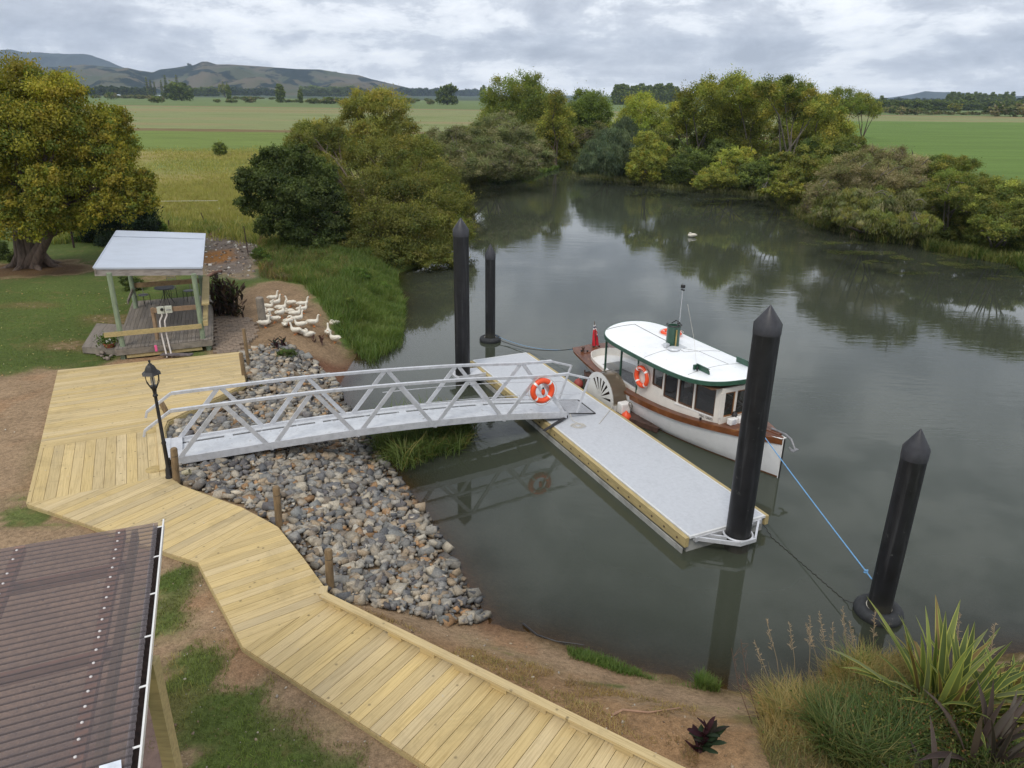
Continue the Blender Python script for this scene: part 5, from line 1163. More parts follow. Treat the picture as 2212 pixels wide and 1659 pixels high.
for dx in (.14, .30):
    a = u0 * dx - v0 * .05; b = u0 * (dx - .08) - v0 * .40; c = u0 * (dx + .02) - v0 * .95
    MB().tube([(*a, 2.50), (*(a - v0 * .02), 2.42), (*(b + v0 * .08), 2.30), (*b, 2.18), (*(b - v0 * .02), 1.8), (*(b.lerp(c, .2)), 1.6), (*(c), 1.12)], .028, 8).build('conduit', PVC, eb, smooth=True)
MB().box(-.10, -.02, -1.02, -.98, 1.34, 1.56).build('pink_marker', PINK, eb, loc=(u0.x * .2, u0.y * .2 + .15, 0))
cb_ = MB().box(-.55, .55, -.12, .10, 1.195, 1.235); cb_.build('conduit_cover', mat('slate_slab', (0.13, 0.11, 0.11), .8, var=.4), eb, loc=((u0 * .5 - v0 * .98).x, (u0 * .5 - v0 * .98).y, 0))
# side platform
st = empty('side_platform', (-15.4, 26.6, 1.0), 0, 'low grey timber platform on the lawn side of the shelter', 'step')
boards('board', [(-15.5, 25.2), (-13.98, 25.0), (-14.75, 27.9), (-16.5, 28.1)], (-.3, 1), .6, 1.36, OLDW, st, seed=5).location = (15.4, -26.6, -1.0)
MB().bar((-15.5 + 15.4, 25.22 - 26.6, .22), (-14.0 + 15.4, 25.03 - 26.6, .22), .04, .2).bar((-15.5 + 15.4, 25.22 - 26.6, .22), (-16.5 + 15.4, 28.1 - 26.6, .22), .04, .2).build('edging', GREYW, st)
# bistro table and three chairs
def table(x, y):
    t = empty('round_table', (x, y, SZ), 0, 'round slatted metal cafe table on the shelter deck', 'table')
    MB().lathe([(0, .70), (.40, .70), (.41, .715), (.40, .73), (0, .735)], seg=32).build('table_top', mat('table_grey', (0.10, 0.10, 0.12), .5), t)
    for k in range(4):
        a = R(45 + 90 * k); MB().tube([(.05 * math.cos(a), .05 * math.sin(a), .69), (.1 * math.cos(a), .1 * math.sin(a), .4), (.32 * math.cos(a), .32 * math.sin(a), .0)], .014, 6).build('leg', BLACK, t)
def chair(x, y, rz, label):
    c = empty('metal_chair', (x, y, SZ), rz, label, 'chair', 'metal cafe chairs in the shelter')
    MB().lathe([(0, .44), (.20, .44), (.21, .45), (.20, .465), (0, .47)], seg=24).build('seat', mat('seat_grey', (0.13, 0.125, 0.15), .5) if 'seat_grey' not in MATS else MATS['seat_grey'], c)
    bm_ = MATS.get('chair_tube') or mat('chair_tube', (0.34, 0.30, 0.29), .4, metal=.4)
    for s_ in (-1, 1):
        MB().tube([(.16 * s_, .18, 0), (.17 * s_, .17, .45)], .012, 6).build('leg', BLACK, c); MB().tube([(.17 * s_, -.22, 0), (.18 * s_, -.18, .45)], .012, 6).build('leg', BLACK, c)
    MB().tube([(-.19, -.18, .45), (-.20, -.24, .88), (-.17, -.26, .93), (.17, -.26, .93), (.20, -.24, .88), (.19, -.18, .45)], .013, 6).tube([(-.19, -.23, .74), (0, -.27, .74), (.19, -.23, .74)], .01, 6).tube([(-.19, -.235, .84), (0, -.275, .84), (.19, -.235, .84)], .01, 6).build('backrest', bm_, c)
tp = at((220 + 1130 * .16882) * .8640625, (640 + 462 * .16882) * .8640625, SZ + .73); table(tp.x, tp.y)
chair(tp.x - .82, tp.y - .25, R(-110), 'metal cafe chair left of the round table, its back to the lawn')
chair(tp.x - .2, tp.y + .85, R(172), 'metal cafe chair behind the round table, beside the back rail')
chair(tp.x + .75, tp.y + .55, R(140), 'metal cafe chair to the right of the round table near the shelter post')
# flower pot
pp = at((220 + 335 * .16882) * .8640625, (640 + 1400 * .16882) * .8640625, 1.22); fp = empty('flower_pot', pp, 0, 'terracotta pot with white flowers at the corner of the shelter', 'flower pot')
MB().lathe([(0, 0), (.12, 0), (.19, .26), (.21, .26), (.21, .31), (.19, .31), (.17, .24), (0, .24)], seg=24).build('pot', TERRA, fp, smooth=True)
# brick paving
bp_ = [(at(*p, 1.1).x, at(*p, 1.1).y) for p in ((462, 684), (545, 686), (560, 714), (552, 722), (562, 728), (540, 742), (520, 744), (527, 762), (458, 768))]
BRK = mat('brick_paver', (0.22, 0.165, 0.12), .9, var=.25, scale=6, bump=.3, dirt=((0.12, 0.10, 0.08), 1.2, 0.5, 0.5))
m = MB(); d_ = Vector((2.45, 1.03)).normalized(); n_ = Vector((-d_.y, d_.x))
for i in range(-30, 30):
    for j in range(-30, 30):
        c = Vector((-10.9, 27.6)) + d_ * (i * .24 + (.12 if j % 2 else 0)) + n_ * (j * .24)
        if sdpoly(np.array([c.x]), np.array([c.y]), bp_)[0] < .05: continue
        z = 1.15 + random.uniform(-.008, .008); a, b = d_ * .115, n_ * .115; zb0 = 1.0
        m.hexa([(*(c - a - b), zb0), (*(c + a - b), zb0), (*(c + a + b), zb0), (*(c - a + b), zb0), (*(c - a - b), z), (*(c + a - b), z), (*(c + a + b), z), (*(c - a + b), z + random.uniform(-.006, .006))])
tag(m.build('brick_paving', BRK), kind='structure')

# ------------------------------------------------------------------ corrugated veranda roof, lower left
VZ = 5.05
c1 = at(344, 1128, VZ); c2 = at(287, 1659, VZ); gd_ = (c2 - c1).normalized(); gs = Vector((gd_.y, -gd_.x, 0)); gs = gs if gs.x < 0 else -gs     # gs: up the slope, to the left
slope = math.tan(R(5))
vr = empty('veranda_roof', (c1.x, c1.y, VZ), 0, 'tinted corrugated plastic veranda roof with white gutter at the lower left', 'veranda roof')
Lr, Wr = 5.6, 6.0
def VR(a, b, h=0): p = gd_ * a + gs * b; return (p.x, p.y, b * slope + h)
lft = at(0, 1166.5, VZ + .25) - c1; skew = lft.dot(gd_) / max(.1, lft.dot(gs))
pitch = .092; nseg = int(Lr / pitch * 10); V = []; F = []
for i in range(nseg + 1):
    a = i * pitch / 10; h = .0115 * math.sin(2 * math.pi * a / pitch)
    for j in range(5): b = .012 + (Wr - .012) * j / 4; V.append(VR(a + skew * b, b, h))
for i in range(nseg):
    for j in range(4): F.append((i * 5 + j, i * 5 + j + 1, i * 5 + j + 6, i * 5 + j + 5))
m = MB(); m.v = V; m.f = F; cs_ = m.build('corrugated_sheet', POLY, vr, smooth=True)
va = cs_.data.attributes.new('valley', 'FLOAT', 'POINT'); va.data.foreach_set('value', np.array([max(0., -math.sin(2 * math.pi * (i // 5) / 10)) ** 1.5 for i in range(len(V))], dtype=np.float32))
for b in (.42, 1.42, 2.42, 3.42, 4.6): MB().bar(VR(-.02 + skew * b, b, -.065), VR(Lr + skew * b, b, -.065), .10, .09).build('purlin', mat('purlin_pine', (0.62, 0.36, 0.18), .8) if 'purlin_pine' not in MATS else MATS['purlin_pine'], vr)
for a in (.6, 2.1, 3.6, 5.1): MB().bar(VR(a + skew * .3, .3, -.17), VR(a + skew * Wr, Wr, -.17), .06, .11).build('rafter', MATS['purlin_pine'], vr)
sc0 = MB().lathe([(0, 0), (.014, 0), (.013, .006), (.007, .011), (0, .012)], seg=10); s0 = None
for b, st_, n_s in ((.42, .178, 26), (1.42, .20, 24)):
    for k in range(n_s):
        a = .11 + k * st_ + (random.uniform(-.02, .02)); a = round(a / pitch) * pitch + pitch * .25
        if s0 is None: s0 = sc0.build('screw_cap', mat('screw_pale', (0.62, 0.58, 0.56), .5), vr); s1_ = s0
        else: s1_ = s0.copy(); COL.objects.link(s1_)
        s1_.location = VR(a + skew * b, b, .010)
g = MB(); sec_ = [(-.045, -.10), (.075, -.10), (.075, -.045), (.068, -.045), (.068, -.092), (-.038, -.092), (-.038, .012), (-.055, .012), (-.055, -.0), (-.045, -.0)][::1]
n0 = len(g.v)
for a in (-.05, Lr): g.v += [VR(a, b, h) for b, h in sec_]
for i in range(len(sec_)): g.f.append((i, (i + 1) % len(sec_), len(sec_) + (i + 1) % len(sec_), len(sec_) + i))
g.build('gutter', mat('gutter_white', (0.72, 0.71, 0.69), .35, var=.04), vr)
MB().box(0, 1, 0, 1, 0, .01).v
gi = MB().quad(VR(-.04, -.037, -.09), VR(Lr, -.037, -.09), VR(Lr, .067, -.09), VR(-.04, .067, -.09)); gi.build('gutter_inside', mat('gutter_dark', (0.025, 0.015, 0.012), .9, var=.5, scale=20), vr)  # near-black mottled sheet along the gutter bottom
for a in (.12, .78, 1.5, 2.2, 2.9, 3.6, 4.3): MB().bar(VR(a, -.05, .012), VR(a, .02, .0), .022, .005).build('gutter_strap', MATS['gutter_white'], vr)
q_ = at(326, 1440, VZ - .2) - c1; MB().bar((q_.x, q_.y, -.12), (q_.x + .02, q_.y, -3.9), .13, .13).bar(VR(0, .28, -.14), VR(Lr, .28, -.14), .06, .16).build('post', TREATB, vr)
lq = at(262, 1650, VZ + .03) - c1; lb_ = lq.dot(gs); la_ = lq.dot(gd_); MB().bar(VR(la_, lb_, .022), VR(la_ + .02, lb_ + .15, .022), .09, .002).build('paper_label', mat('label_paper', (0.70, 0.75, 0.82), .6), vr)
# small concrete path beside the veranda
tag(MB().prism([(at(*p, 1.12).x, at(*p, 1.12).y) for p in ((322, 1450), (345, 1452), (352, 1800), (250, 1800))], 1.0, 1.125).build('garden_path', mat('reddish_paver', (0.21, 0.14, 0.11), .9, var=.2, scale=3, bump=.3)), kind='structure')

# ------------------------------------------------------------------ ducks
WH = mat('duck_white', (0.70, 0.655, 0.56), .9, var=.08, scale=14, bump=.2, bscale=60); BILL = mat('duck_orange', (0.62, 0.20, 0.04), .6)
def loft(path, rad, ry=None, seg=12, name='body', mat_=None, parent=None):
    """path in x,z plane with radii (half width, half height)"""
    m = MB(); n = len(path)
    P_ = [Vector((p[0], p[1] if len(p) > 2 else 0, p[-1])) for p in path]
    for i, p in enumerate(P_):
        t = (P_[min(i + 1, n - 1)] - P_[max(i - 1, 0)]).normalized(); side = Vector((0, 1, 0)); side = (side - t * side.dot(t)).normalized(); up_ = t.cross(side)
        wy, wz = rad[i]
        for k in range(seg): a = 2 * math.pi * k / seg; m.v.append(tuple(p + side * math.cos(a) * wy + up_ * math.sin(a) * wz))
    for i in range(n - 1):
        for k in range(seg): k2 = (k + 1) % seg; m.f.append((i * seg + k, (i + 1) * seg + k, (i + 1) * seg + k2, i * seg + k2))
    m.f.append(tuple(range(seg))); m.f.append(tuple((n - 1) * seg + k for k in range(seg))[::-1])
    o = m.build(name, mat_, parent, smooth=True); s = o.modifiers.new('sub', 'SUBSURF'); s.levels = 1; s.render_levels = 1; return o
def duck_up(parent, neck=0.0, turn=0.0):
    body = [(-.30, .265), (-.24, .235), (-.15, .205), (-.04, .19), (.07, .195), (.145, .225), (.175, .275), (.185, .335), (.195, .40 + neck), (.215, .45 + neck), (.245, .462 + neck), (.275, .455 + neck)]
    rad = [(.012, .008), (.05, .025), (.092, .07), (.118, .105), (.112, .105), (.085, .085), (.052, .055), (.036, .038), (.032, .034), (.038, .042), (.034, .036), (.016, .014)]
    path = [(x, turn * max(0, i - 6) * .012, z) for i, (x, z) in enumerate(body)]
    loft(path, rad, name='body', mat_=WH, parent=parent)
    hd = path[-1]; loft([(hd[0] - .01, hd[1], hd[2] - .002), (hd[0] + .03, hd[1], hd[2] - .008), (hd[0] + .065, hd[1], hd[2] - .016)], [(.016, .014), (.019, .009), (.014, .004)], name='bill', mat_=BILL, parent=parent)
    for s_ in (-1, 1):
        loft([(.08, .085 * s_, .225), (-.02, .112 * s_, .225), (-.14, .095 * s_, .245), (-.25, .045 * s_, .275)], [(.02, .03), (.028, .068), (.024, .05), (.006, .012)], name='wing', mat_=WH, parent=parent)
        MB().tube([(.0, .05 * s_, .13), (.0, .055 * s_, .02)], .010, 6).box(-.01, .07, .03 * s_ - .0, .08 * s_, 0.0, .014).build('leg', BILL, parent)
        MB().lathe([(0, 0), (.006, 0), (.006, .004), (0, .005)], (hd[0] - .035, hd[1] + .034 * s_, hd[2] + .008), 8, M=Matrix.Rotation(R(-90 * s_), 3, 'X')).build('eye', BLACK, parent)
def duck_tuck(parent):
    body = [(-.28, .145), (-.22, .125), (-.12, .115), (0, .11), (.10, .115), (.17, .125), (.20, .13)]
    rad = [(.012, .008), (.05, .03), (.10, .075), (.122, .10), (.115, .10), (.075, .075), (.02, .02)]
    loft([(x, 0, z) for x, z in body], rad, name='body', mat_=WH, parent=parent)
    loft([(.14, 0, .16), (.13, .02, .215), (.08, .045, .245), (.02, .05, .235)], [(.04, .04), (.04, .042), (.04, .04), (.02, .015)], name='head', mat_=WH, parent=parent)
    for s_ in (-1, 1): loft([(.08, .085 * s_, .15), (-.02, .112 * s_, .15), (-.14, .09 * s_, .16), (-.24, .04 * s_, .165)], [(.02, .03), (.026, .06), (.024, .045), (.006, .012)], name='wing', mat_=WH, parent=parent)
def duck_preen(parent):
    body = [(-.28, .25), (-.2, .215), (-.1, .195), (0, .19), (.09, .205), (.145, .245), (.16, .30), (.15, .345), (.11, .36), (.06, .335), (.03, .30)]
    rad = [(.012, .008), (.06, .03), (.1, .075), (.118, .105), (.108, .1), (.08, .075), (.048, .05), (.036, .038), (.038, .036), (.032, .03), (.014, .012)]
    path = [(x, max(0, i - 6) * .028, z) for i, (x, z) in enumerate(body)]
    loft(path, rad, name='body', mat_=WH, parent=parent); h = path[-1]
    loft([(h[0], h[1], h[2]), (h[0] - .04, h[1] + .01, h[2] - .035)], [(.016, .012), (.012, .005)], name='bill', mat_=BILL, parent=parent)
    for s_ in (-1, 1):
        loft([(.08, .085 * s_, .225), (-.02, .112 * s_, .225), (-.14, .095 * s_, .24), (-.25, .045 * s_, .265)], [(.02, .03), (.026, .065), (.024, .05), (.006, .012)], name='wing', mat_=WH, parent=parent)
        MB().tube([(.0, .05 * s_, .13), (.0, .055 * s_, .02)], .010, 6).box(-.01, .07, .03 * s_, .08 * s_, 0.0, .014).build('leg', BILL, parent)
protos = {}
DK = [  # zoom x, y of the feet, heading in degrees (0 = to the right), pose, label
    (505, 445, 25, 'u', 'topmost white duck of the flock, standing upright and facing right'),
    (560, 540, 50, 'u', 'white duck just below the topmost one, facing away'),
    (410, 605, 5, 'u', 'white duck right of the split post, body level, facing right'),
    (850, 535, 165, 'u', 'white duck alone at the top of the flock facing left, tail to the right'),
    (1090, 560, 30, 'u', 'white duck at the upper right of the flock, mostly behind another duck'),
    (1080, 660, 40, 'u', 'white duck at the upper right of the flock, in front of its neighbour'),
    (665, 640, 40, 'u', 'white duck with raised head in the middle of the flock'),
    (650, 755, 70, 'p', 'broad white duck seen from behind in the middle of the flock, preening'),
    (810, 665, 170, 't', 'white duck resting with its head tucked in the middle of the flock'),
    (945, 755, 45, 'u', 'white duck right of the flock centre, head turned up to the right'),
    (400, 720, 200, 'p', 'white duck preening its wing close to the split post'),
    (540, 850, 160, 'u', 'white duck behind the purple plant with its neck stretched up'),
    (380, 800, 10, 't', 'white duck squatting between the split post and the purple plant'),
    (365, 880, 15, 't', 'white duck partly hidden at the left end of the purple plant'),
    (335, 945, 20, 'u', 'white duck at the corner of the brick paving by the purple plant'),
    (820, 905, 60, 'p', 'white duck with orange feet in front of the flock centre'),
    (735, 925, 100, 't', 'small looking white duck seen from behind right of the purple plant'),
    (1000, 850, 50, 'u', 'white duck leaning forward right of the flock centre'),
    (1040, 965, 175, 'u', 'white duck walking left with a long level back at the front right'),
    (950, 1080, 160, 'u', 'white duck at the front of the flock with its head up to the left'),
    (1105, 1085, 5, 't', 'white duck resting at the front edge of the flock'),
    (1200, 1130, 200, 't', 'white duck crouched by the dark stems at the front right of the flock'),
    (1290, 920, 25, 'u', 'white duck standing apart right of the flock facing right'),
    (1700, 890, 190, 't', 'white duck lying alone by the grass edge with its head tucked'),
    (1590, 1130, 110, 'u', 'upright white duck at the far right facing away towards the grass'),
    (1720, 1250, 165, 'u', 'white duck farthest right and closest to the water, facing left')]
for (zx, zy, hd, pose, lab) in DK:
    p = hit((620 + zx * .12658) * .8640625, (700 + zy * .12658) * .8640625)
    if pose in protos: o = copy_tree(protos[pose])
    else:
        o = empty('duck', p); {'u': duck_up, 't': duck_tuck, 'p': duck_preen}[pose](o); protos[pose] = o
    o.location = p; o.rotation_euler = (0, 0, R(hd + random.uniform(-8, 8))); s_ = random.uniform(1.0, 1.14); o.scale = (s_, s_, s_ * random.uniform(.95, 1.08)); tag(o, lab, 'duck', 'white ducks on the bank')
o = copy_tree(protos['t']); p = at(1494, 512, 0); o.location = (p.x, p.y, -.04); o.scale = (1.5, 1.5, 1.5); o.rotation_euler = (0, 0, R(170)); tag(o, 'lone white bird swimming far out on the river', 'duck')
if 'group' in o.keys(): del o['group']
# ------------------------------------------------------------------ odds and ends in the yard
def tap(z6): return z6
def z5(x, y): return ((500 + x * .13563) * .8640625, (480 + y * .13563) * .8640625)
LOGM = mat('driftwood', (0.16, 0.085, 0.06), .9, var=.4, scale=3, bump=.5)
def log_(pts, rr, label, name='log', m_=None):
    P_ = [hit(*z5(*p)) + Vector((0, 0, r_)) for p, r_ in zip(pts, rr)]; o = MB().tube([q - P_[0] for q in P_], list(rr), 9).build(name, m_ or LOGM, None, smooth=True); o.location = P_[0]; return tag(o, label, name.replace('_', ' '))
log_([(170, 820), (380, 730), (600, 690)], (.07, .15, .1), 'thick forked driftwood log lying behind the rubble, upper of the two')
log_([(190, 835), (400, 765), (560, 735)], (.05, .12, .09), 'slimmer driftwood log lying against the thick one')
log_([(120, 1590), (260, 1530), (400, 1480)], (.06, .1, .07), 'brown branch on the ground beside the shelter roof', 'branch')
for k, (a, b) in enumerate((((500, 845), (1020, 890)), ((510, 862), (1030, 912)))):
    A, Bq = hit(*z5(*a)), hit(*z5(*b)); o = MB().bar((0, 0, .06), (Bq.x - A.x, Bq.y - A.y, .08 + Bq.z - A.z), .14, .05).build('plank', mat('pale_plank_%d' % k, (0.38, 0.34, 0.24), .8)); o.location = A; tag(o, ('pale plank lying in the rubble, farther of two', 'pale plank lying in the rubble, nearer of two')[k], 'plank')
def stake(a, b, label, m_=BLACK, r_=.03):
    p = hit(*a); q = atY(*b, p.y); o = MB().tube([(0, 0, -.3), (0, 0, 0), (q.x - p.x, 0, q.z - p.z)], r_, 6).build('fence_stake', m_); o.location = p; tag(o, label, 'fence stake', 'old fence stakes')
RS = mat('rusty_steel', (0.05, 0.03, 0.025), .8, var=.4)
stake(z5(890, 1160), z5(805, 630), 'rusty stake leaning at the right edge of the rubble', RS, .03); stake(z5(105, 610), z5(15, 380), 'thin dark stake behind the logs', RS, .035)
stake(z5(1165, 760), z5(1162, 545), 'thin stake with a white insulator in front of the dark tree', RS, .025); 
stake((365, 500), (364, 476), 'short rusty stake behind the shelter roof', RS, .05); stake((160, 535), (150, 480), 'dark stem like stake at the edge of the lawn under the big tree', RS, .06)
stake(z5(348, 375), z5(352, 290), 'white electric fence stake standing in the long grass', WHITE, .03)
p1, p2 = hit(*z5(355, 375)), hit(*z5(-1000, 390)); 
o = MB().tube([(0, 0, .9), (p2.x - p1.x, p2.y - p1.y, .9 + p2.z - p1.z)], .009, 5).build('fence_tape', WHITE); o.location = p1; tag(o, 'white electric fence tape strung across the long grass', 'fence tape')
rs_ = random.Random(5); shp = []
def chunk(seed, sc=(1, 1, .6)):
    r_ = random.Random(seed); bm = bmesh.new()
    for i in range(10):      # broken block: skewed box corners, some knocked off
        v = Vector(((1 if i & 1 else -1) * r_.uniform(.45, .95), (1 if i & 2 else -1) * r_.uniform(.45, .95), (1 if i & 4 else -1) * r_.uniform(.4, .95))) if i < 8 else Vector((r_.gauss(0, .5), r_.gauss(0, .5), r_.uniform(.7, 1.1)))
        bm.verts.new((v.x * sc[0], v.y * sc[1], v.z * sc[2]))
    res = bmesh.ops.convex_hull(bm, input=bm.verts); bmesh.ops.delete(bm, geom=[g for g in res['geom_interior'] if isinstance(g, bmesh.types.BMVert)], context='VERTS')
    bmesh.ops.triangulate(bm, faces=bm.faces)
    for v in bm.verts: v.co.x = max(-.8 * sc[0], min(.82 * sc[0], v.co.x)); v.co.z = max(-.7 * sc[2], min(.66 * sc[2], v.co.z)); v.co.y = max(-.85 * sc[1], min(.8 * sc[1], v.co.y))
    bm.verts.ensure_lookup_table(); bm.verts.index_update()
    return np.array([v.co[:] for v in bm.verts]), np.array([[v.index for v in f.verts] for f in bm.faces])
CH_ = [chunk(100 + i, (1, random.uniform(.6, .95), random.uniform(.45, .75))) for i in range(22)]
def scatter_chunks(n, poly, smin, smax, palette, zoff=0.0, seed=1, sampler=None):
    r_ = np.random.default_rng(seed); xs_ = [p[0] for p in poly]; ys_ = [p[1] for p in poly]; out = []
    k = 0
    while k < n:
        x = r_.uniform(min(xs_), max(xs_), n * 2); y = r_.uniform(min(ys_), max(ys_), n * 2); ok = sdpoly(x, y, poly) > 0; x, y = x[ok], y[ok]; z = terrain(x, y)
        for i in range(len(x)):
            if k >= n: break
            s = smin * (smax / smin) ** (r_.random() ** 2.0); out.append((x[i], y[i], z[i] + zoff * s, s, r_.integers(len(CH_)), r_.uniform(0, 6.28), r_.uniform(-.9, .9), palette[r_.integers(len(palette))] * r_.uniform(.72, 1.38))); k += 1
    return out
def merge_chunks(lst):
    V, F, C = [], [], []; n = 0
    for (x, y, z, s, ci_, a, t, c) in lst:
        v, f = CH_[ci_]; Rm = np.array(Matrix.Rotation(a, 3, 'Z') @ Matrix.Rotation(t, 3, 'X')); w_ = v @ Rm.T * s + np.array([x, y, z]); V.append(w_); F.append(f + n); n += len(v); C.append(np.tile(c, (len(v), 1)))
    return np.concatenate(V), np.concatenate(F), np.concatenate(C)
def stone_mat():
    m = bpy.data.materials.new('broken_stone'); m.use_nodes = True; nt = m.node_tree; b = nt.nodes['Principled BSDF']; b.inputs['Roughness'].default_value = .85; b.inputs['Specular IOR Level'].default_value = .25
    a = N(nt, 'ShaderNodeAttribute', attribute_name='col'); geo = N(nt, 'ShaderNodeNewGeometry'); tcn = N(nt, 'ShaderNodeTexCoord'); v = geo.outputs['Position']
    f = NOISE(nt, v, 5.5, 5, .65, .4); c = MIX(nt, RAMP(nt, f, [(.60, 0.0), (.68, .38)]), a.outputs['Color'], (0.33, 0.23, 0.145))
    c = MIX(nt, RAMP(nt, NOISE(nt, v, 3.3, 4, .6), [(.54, 0.0), (.64, .55)]), c, (0.36, 0.345, 0.31))
    c = MIX(nt, 1.0, c, RAMP(nt, NOISE(nt, v, 24, 4, .7), [(.3, .7), (.7, 1.3)]), 'MULTIPLY')
    sp = N(nt, 'ShaderNodeSeparateXYZ'); nt.links.new(v, sp.inputs[0])
    wet = RAMP(nt, MATH(nt, 'ADD', sp.outputs[2], MATH(nt, 'MULTIPLY', f, .12)), [(.0, .30), (.16, .40), (.29, 1.0)])       # wet stones by the waterline are darker
    c = MIX(nt, 1.0, c, wet, 'MULTIPLY'); nt.links.new(c, b.inputs['Base Color'])
    bp = N(nt, 'ShaderNodeBump'); bp.inputs['Strength'].default_value = .5; bp.inputs['Distance'].default_value = .02; nt.links.new(NOISE(nt, v, 16, 5, .7), bp.inputs['Height']); nt.links.new(bp.outputs[0], b.inputs['Normal']); return m
STONE = stone_mat()
PALS = [np.array(c) * np.array((1.02, 1.0, .97)) for c in ((0.15, 0.15, 0.155), (0.19, 0.19, 0.185), (0.115, 0.12, 0.13), (0.24, 0.225, 0.20), (0.27, 0.215, 0.155), (0.21, 0.175, 0.14), (0.34, 0.30, 0.24), (0.17, 0.155, 0.14), (0.12, 0.115, 0.12), (0.30, 0.185, 0.10), (0.23, 0.235, 0.23), (0.29, 0.255, 0.205), (0.33, 0.31, 0.27), (0.25, 0.24, 0.22), (0.40, 0.36, 0.29), (0.34, 0.27, 0.19))]
rk = scatter_chunks(8800, ROCKP, .048, .19, PALS, .3, 3)
def cover_deck(x, y): return any(sdpoly(np.array([x]), np.array([y]), q)[0] > -.02 for q in (pA, pB, pC, pD))
DK_ = [r for r in rk if not (cover_deck(r[0], r[1]))]
for i_, r in enumerate(DK_):      # heap them a little so that they lock together
    DK_[i_] = (r[0], r[1], r[2] + random.uniform(0, .09), *r[3:])
for i, (u, v, s, c) in enumerate([(735, 1262, .22, (0.27, 0.24, 0.20)), (770, 1275, .20, (0.30, 0.26, 0.20)), (850, 1160, .26, (0.22, 0.22, 0.23)), (920, 1195, .25, (0.2, .2, .21)), (860, 1280, .22, (0.42, 0.36, 0.3)), (545, 1170, .0, (0, 0, 0)), (475, 1075, .2, (0.36, 0.30, 0.23)), (565, 1098, .2, (0.34, 0.28, 0.22)), (960, 1290, .22, (.2, .2, .21)),
                              (425, 908, .22, (0.38, 0.35, 0.28)), (470, 893, .2, (0.3, 0.2, 0.13)), (600, 905, .26, (0.27, 0.27, 0.23)), (640, 1010, .24, (0.3, 0.27, 0.2)), (880, 1230, .2, (0.24, 0.23, 0.22)), (940, 1320, .25, (.19, .19, .2)), (1048, 1330, .15, (0.45, 0.38, 0.28))]):
    if s: p = hit(u, v); DK_.append((p.x, p.y, p.z + .08, s, i % len(CH_), i * 1.1, .2, np.array(c)))
camv = np.array((0, 0, CH)); DK_.sort(key=lambda r: -r[3] / np.linalg.norm(np.array(r[:3]) - camv))
big_, rest_ = DK_[:290], DK_[290:]
cache = {}
for r in big_:
    pi = min(range(len(PALS)), key=lambda i: float(np.abs(PALS[i] - r[7]).sum())); key = (int(r[4]), pi)
    if key not in cache:
        v, f = CH_[r[4]]; o = npmesh('rock', v, f, STONE, col=np.tile(PALS[pi], (len(v), 1))); cache[key] = o.data
        bv = None
    else: o = bpy.data.objects.new('rock', cache[key]); COL.objects.link(o)
    o.location = r[:3]; o.rotation_euler = (r[6], 0, r[5]); o.scale = (r[3],) * 3
    tag(o, 'angular grey or rusty rock on the rock armoured bank between boardwalk and water', 'rock', 'rocks armouring the bank')
V_, F_, C_ = merge_chunks(rest_); o = npmesh('rock_fill', V_, F_, STONE, col=C_); tag(o, 'smaller broken rocks filling the bank between boardwalk and water', 'rocks', None, 'stuff')
sub = [(r[0], r[1], r[2] - .09, *r[3:]) for r in scatter_chunks(420, poly_at([(800, 990), (870, 1040), (960, 1170), (1055, 1340), (1075, 1350), (1085, 1300), (1010, 1180), (930, 1080), (870, 1000), (780, 900)], 0), .07, .17, PALS, -.1, 13)]
V_, F_, C_ = merge_chunks(sub); o = npmesh('submerged_rocks', V_, F_, STONE, col=C_); tag(o, 'brown rocks seen dimly under the shallow water beside the bank', 'rocks', None, 'stuff')
cor = scatter_chunks(46, poly_at([(205, 775), (262, 778), (262, 752), (225, 745)], 1.1), .08, .2, PALS[3:8], .5, 17)
for i, r in enumerate(cor[:34]):
    v, f = CH_[r[4]]; key = (int(r[4]), 99)
    if key not in cache: o = npmesh('corner_stone', v, f, STONE, col=np.tile(np.array((.22, .18, .15)), (len(v), 1))); cache[key] = o.data
    else: o = bpy.data.objects.new('corner_stone', cache[key]); COL.objects.link(o)
    o.location = (r[0], r[1], r[2] + .05 * (i % 3)); o.rotation_euler = (r[6], 0, r[5]); o.scale = (r[3],) * 3; tag(o, 'flat brown stone in the small pile under the flower pot', 'stone', 'stones piled under the flower pot')
deb = scatter_chunks(420, RUB, .03, .14, [np.array(c) for c in ((.13, .11, .10), (.2, .17, .15), (.09, .07, .06), (.45, .43, .40), (.28, .2, .13))], .2, 19)
V_, F_, C_ = merge_chunks(deb); o = npmesh('rubble', V_, F_, STONE, col=C_); tag(o, 'grey rubble and broken rock strewn behind the shelter', 'rubble', None, 'stuff')
# ------------------------------------------------------------------ vegetation
VR_ = np.random.default_rng(2024)
def unit(v): return v / (np.linalg.norm(v, axis=1, keepdims=True) + 1e-9)
def leaf_quads(P_, D_, Ln, Wd, C_, Nn=None):
    """one kite shaped leaf (a quad) per point"""
    n = len(P_); D_ = unit(D_); S_ = unit(np.cross(D_, unit(VR_.normal(size=(n, 3))) if Nn is None else Nn)); Ln = np.broadcast_to(Ln, (n,))[:, None]; Wd = np.broadcast_to(Wd, (n,))[:, None]
    V = np.empty((n, 4, 3)); V[:, 0] = P_ - D_ * Ln * .5; V[:, 1] = P_ + S_ * Wd * .5 - D_ * Ln * .05; V[:, 2] = P_ + D_ * Ln * .5; V[:, 3] = P_ - S_ * Wd * .5 - D_ * Ln * .05
    F = np.arange(n * 4).reshape(n, 4); C = np.repeat(C_, 4, axis=0)
    return V.reshape(-1, 3), F, C
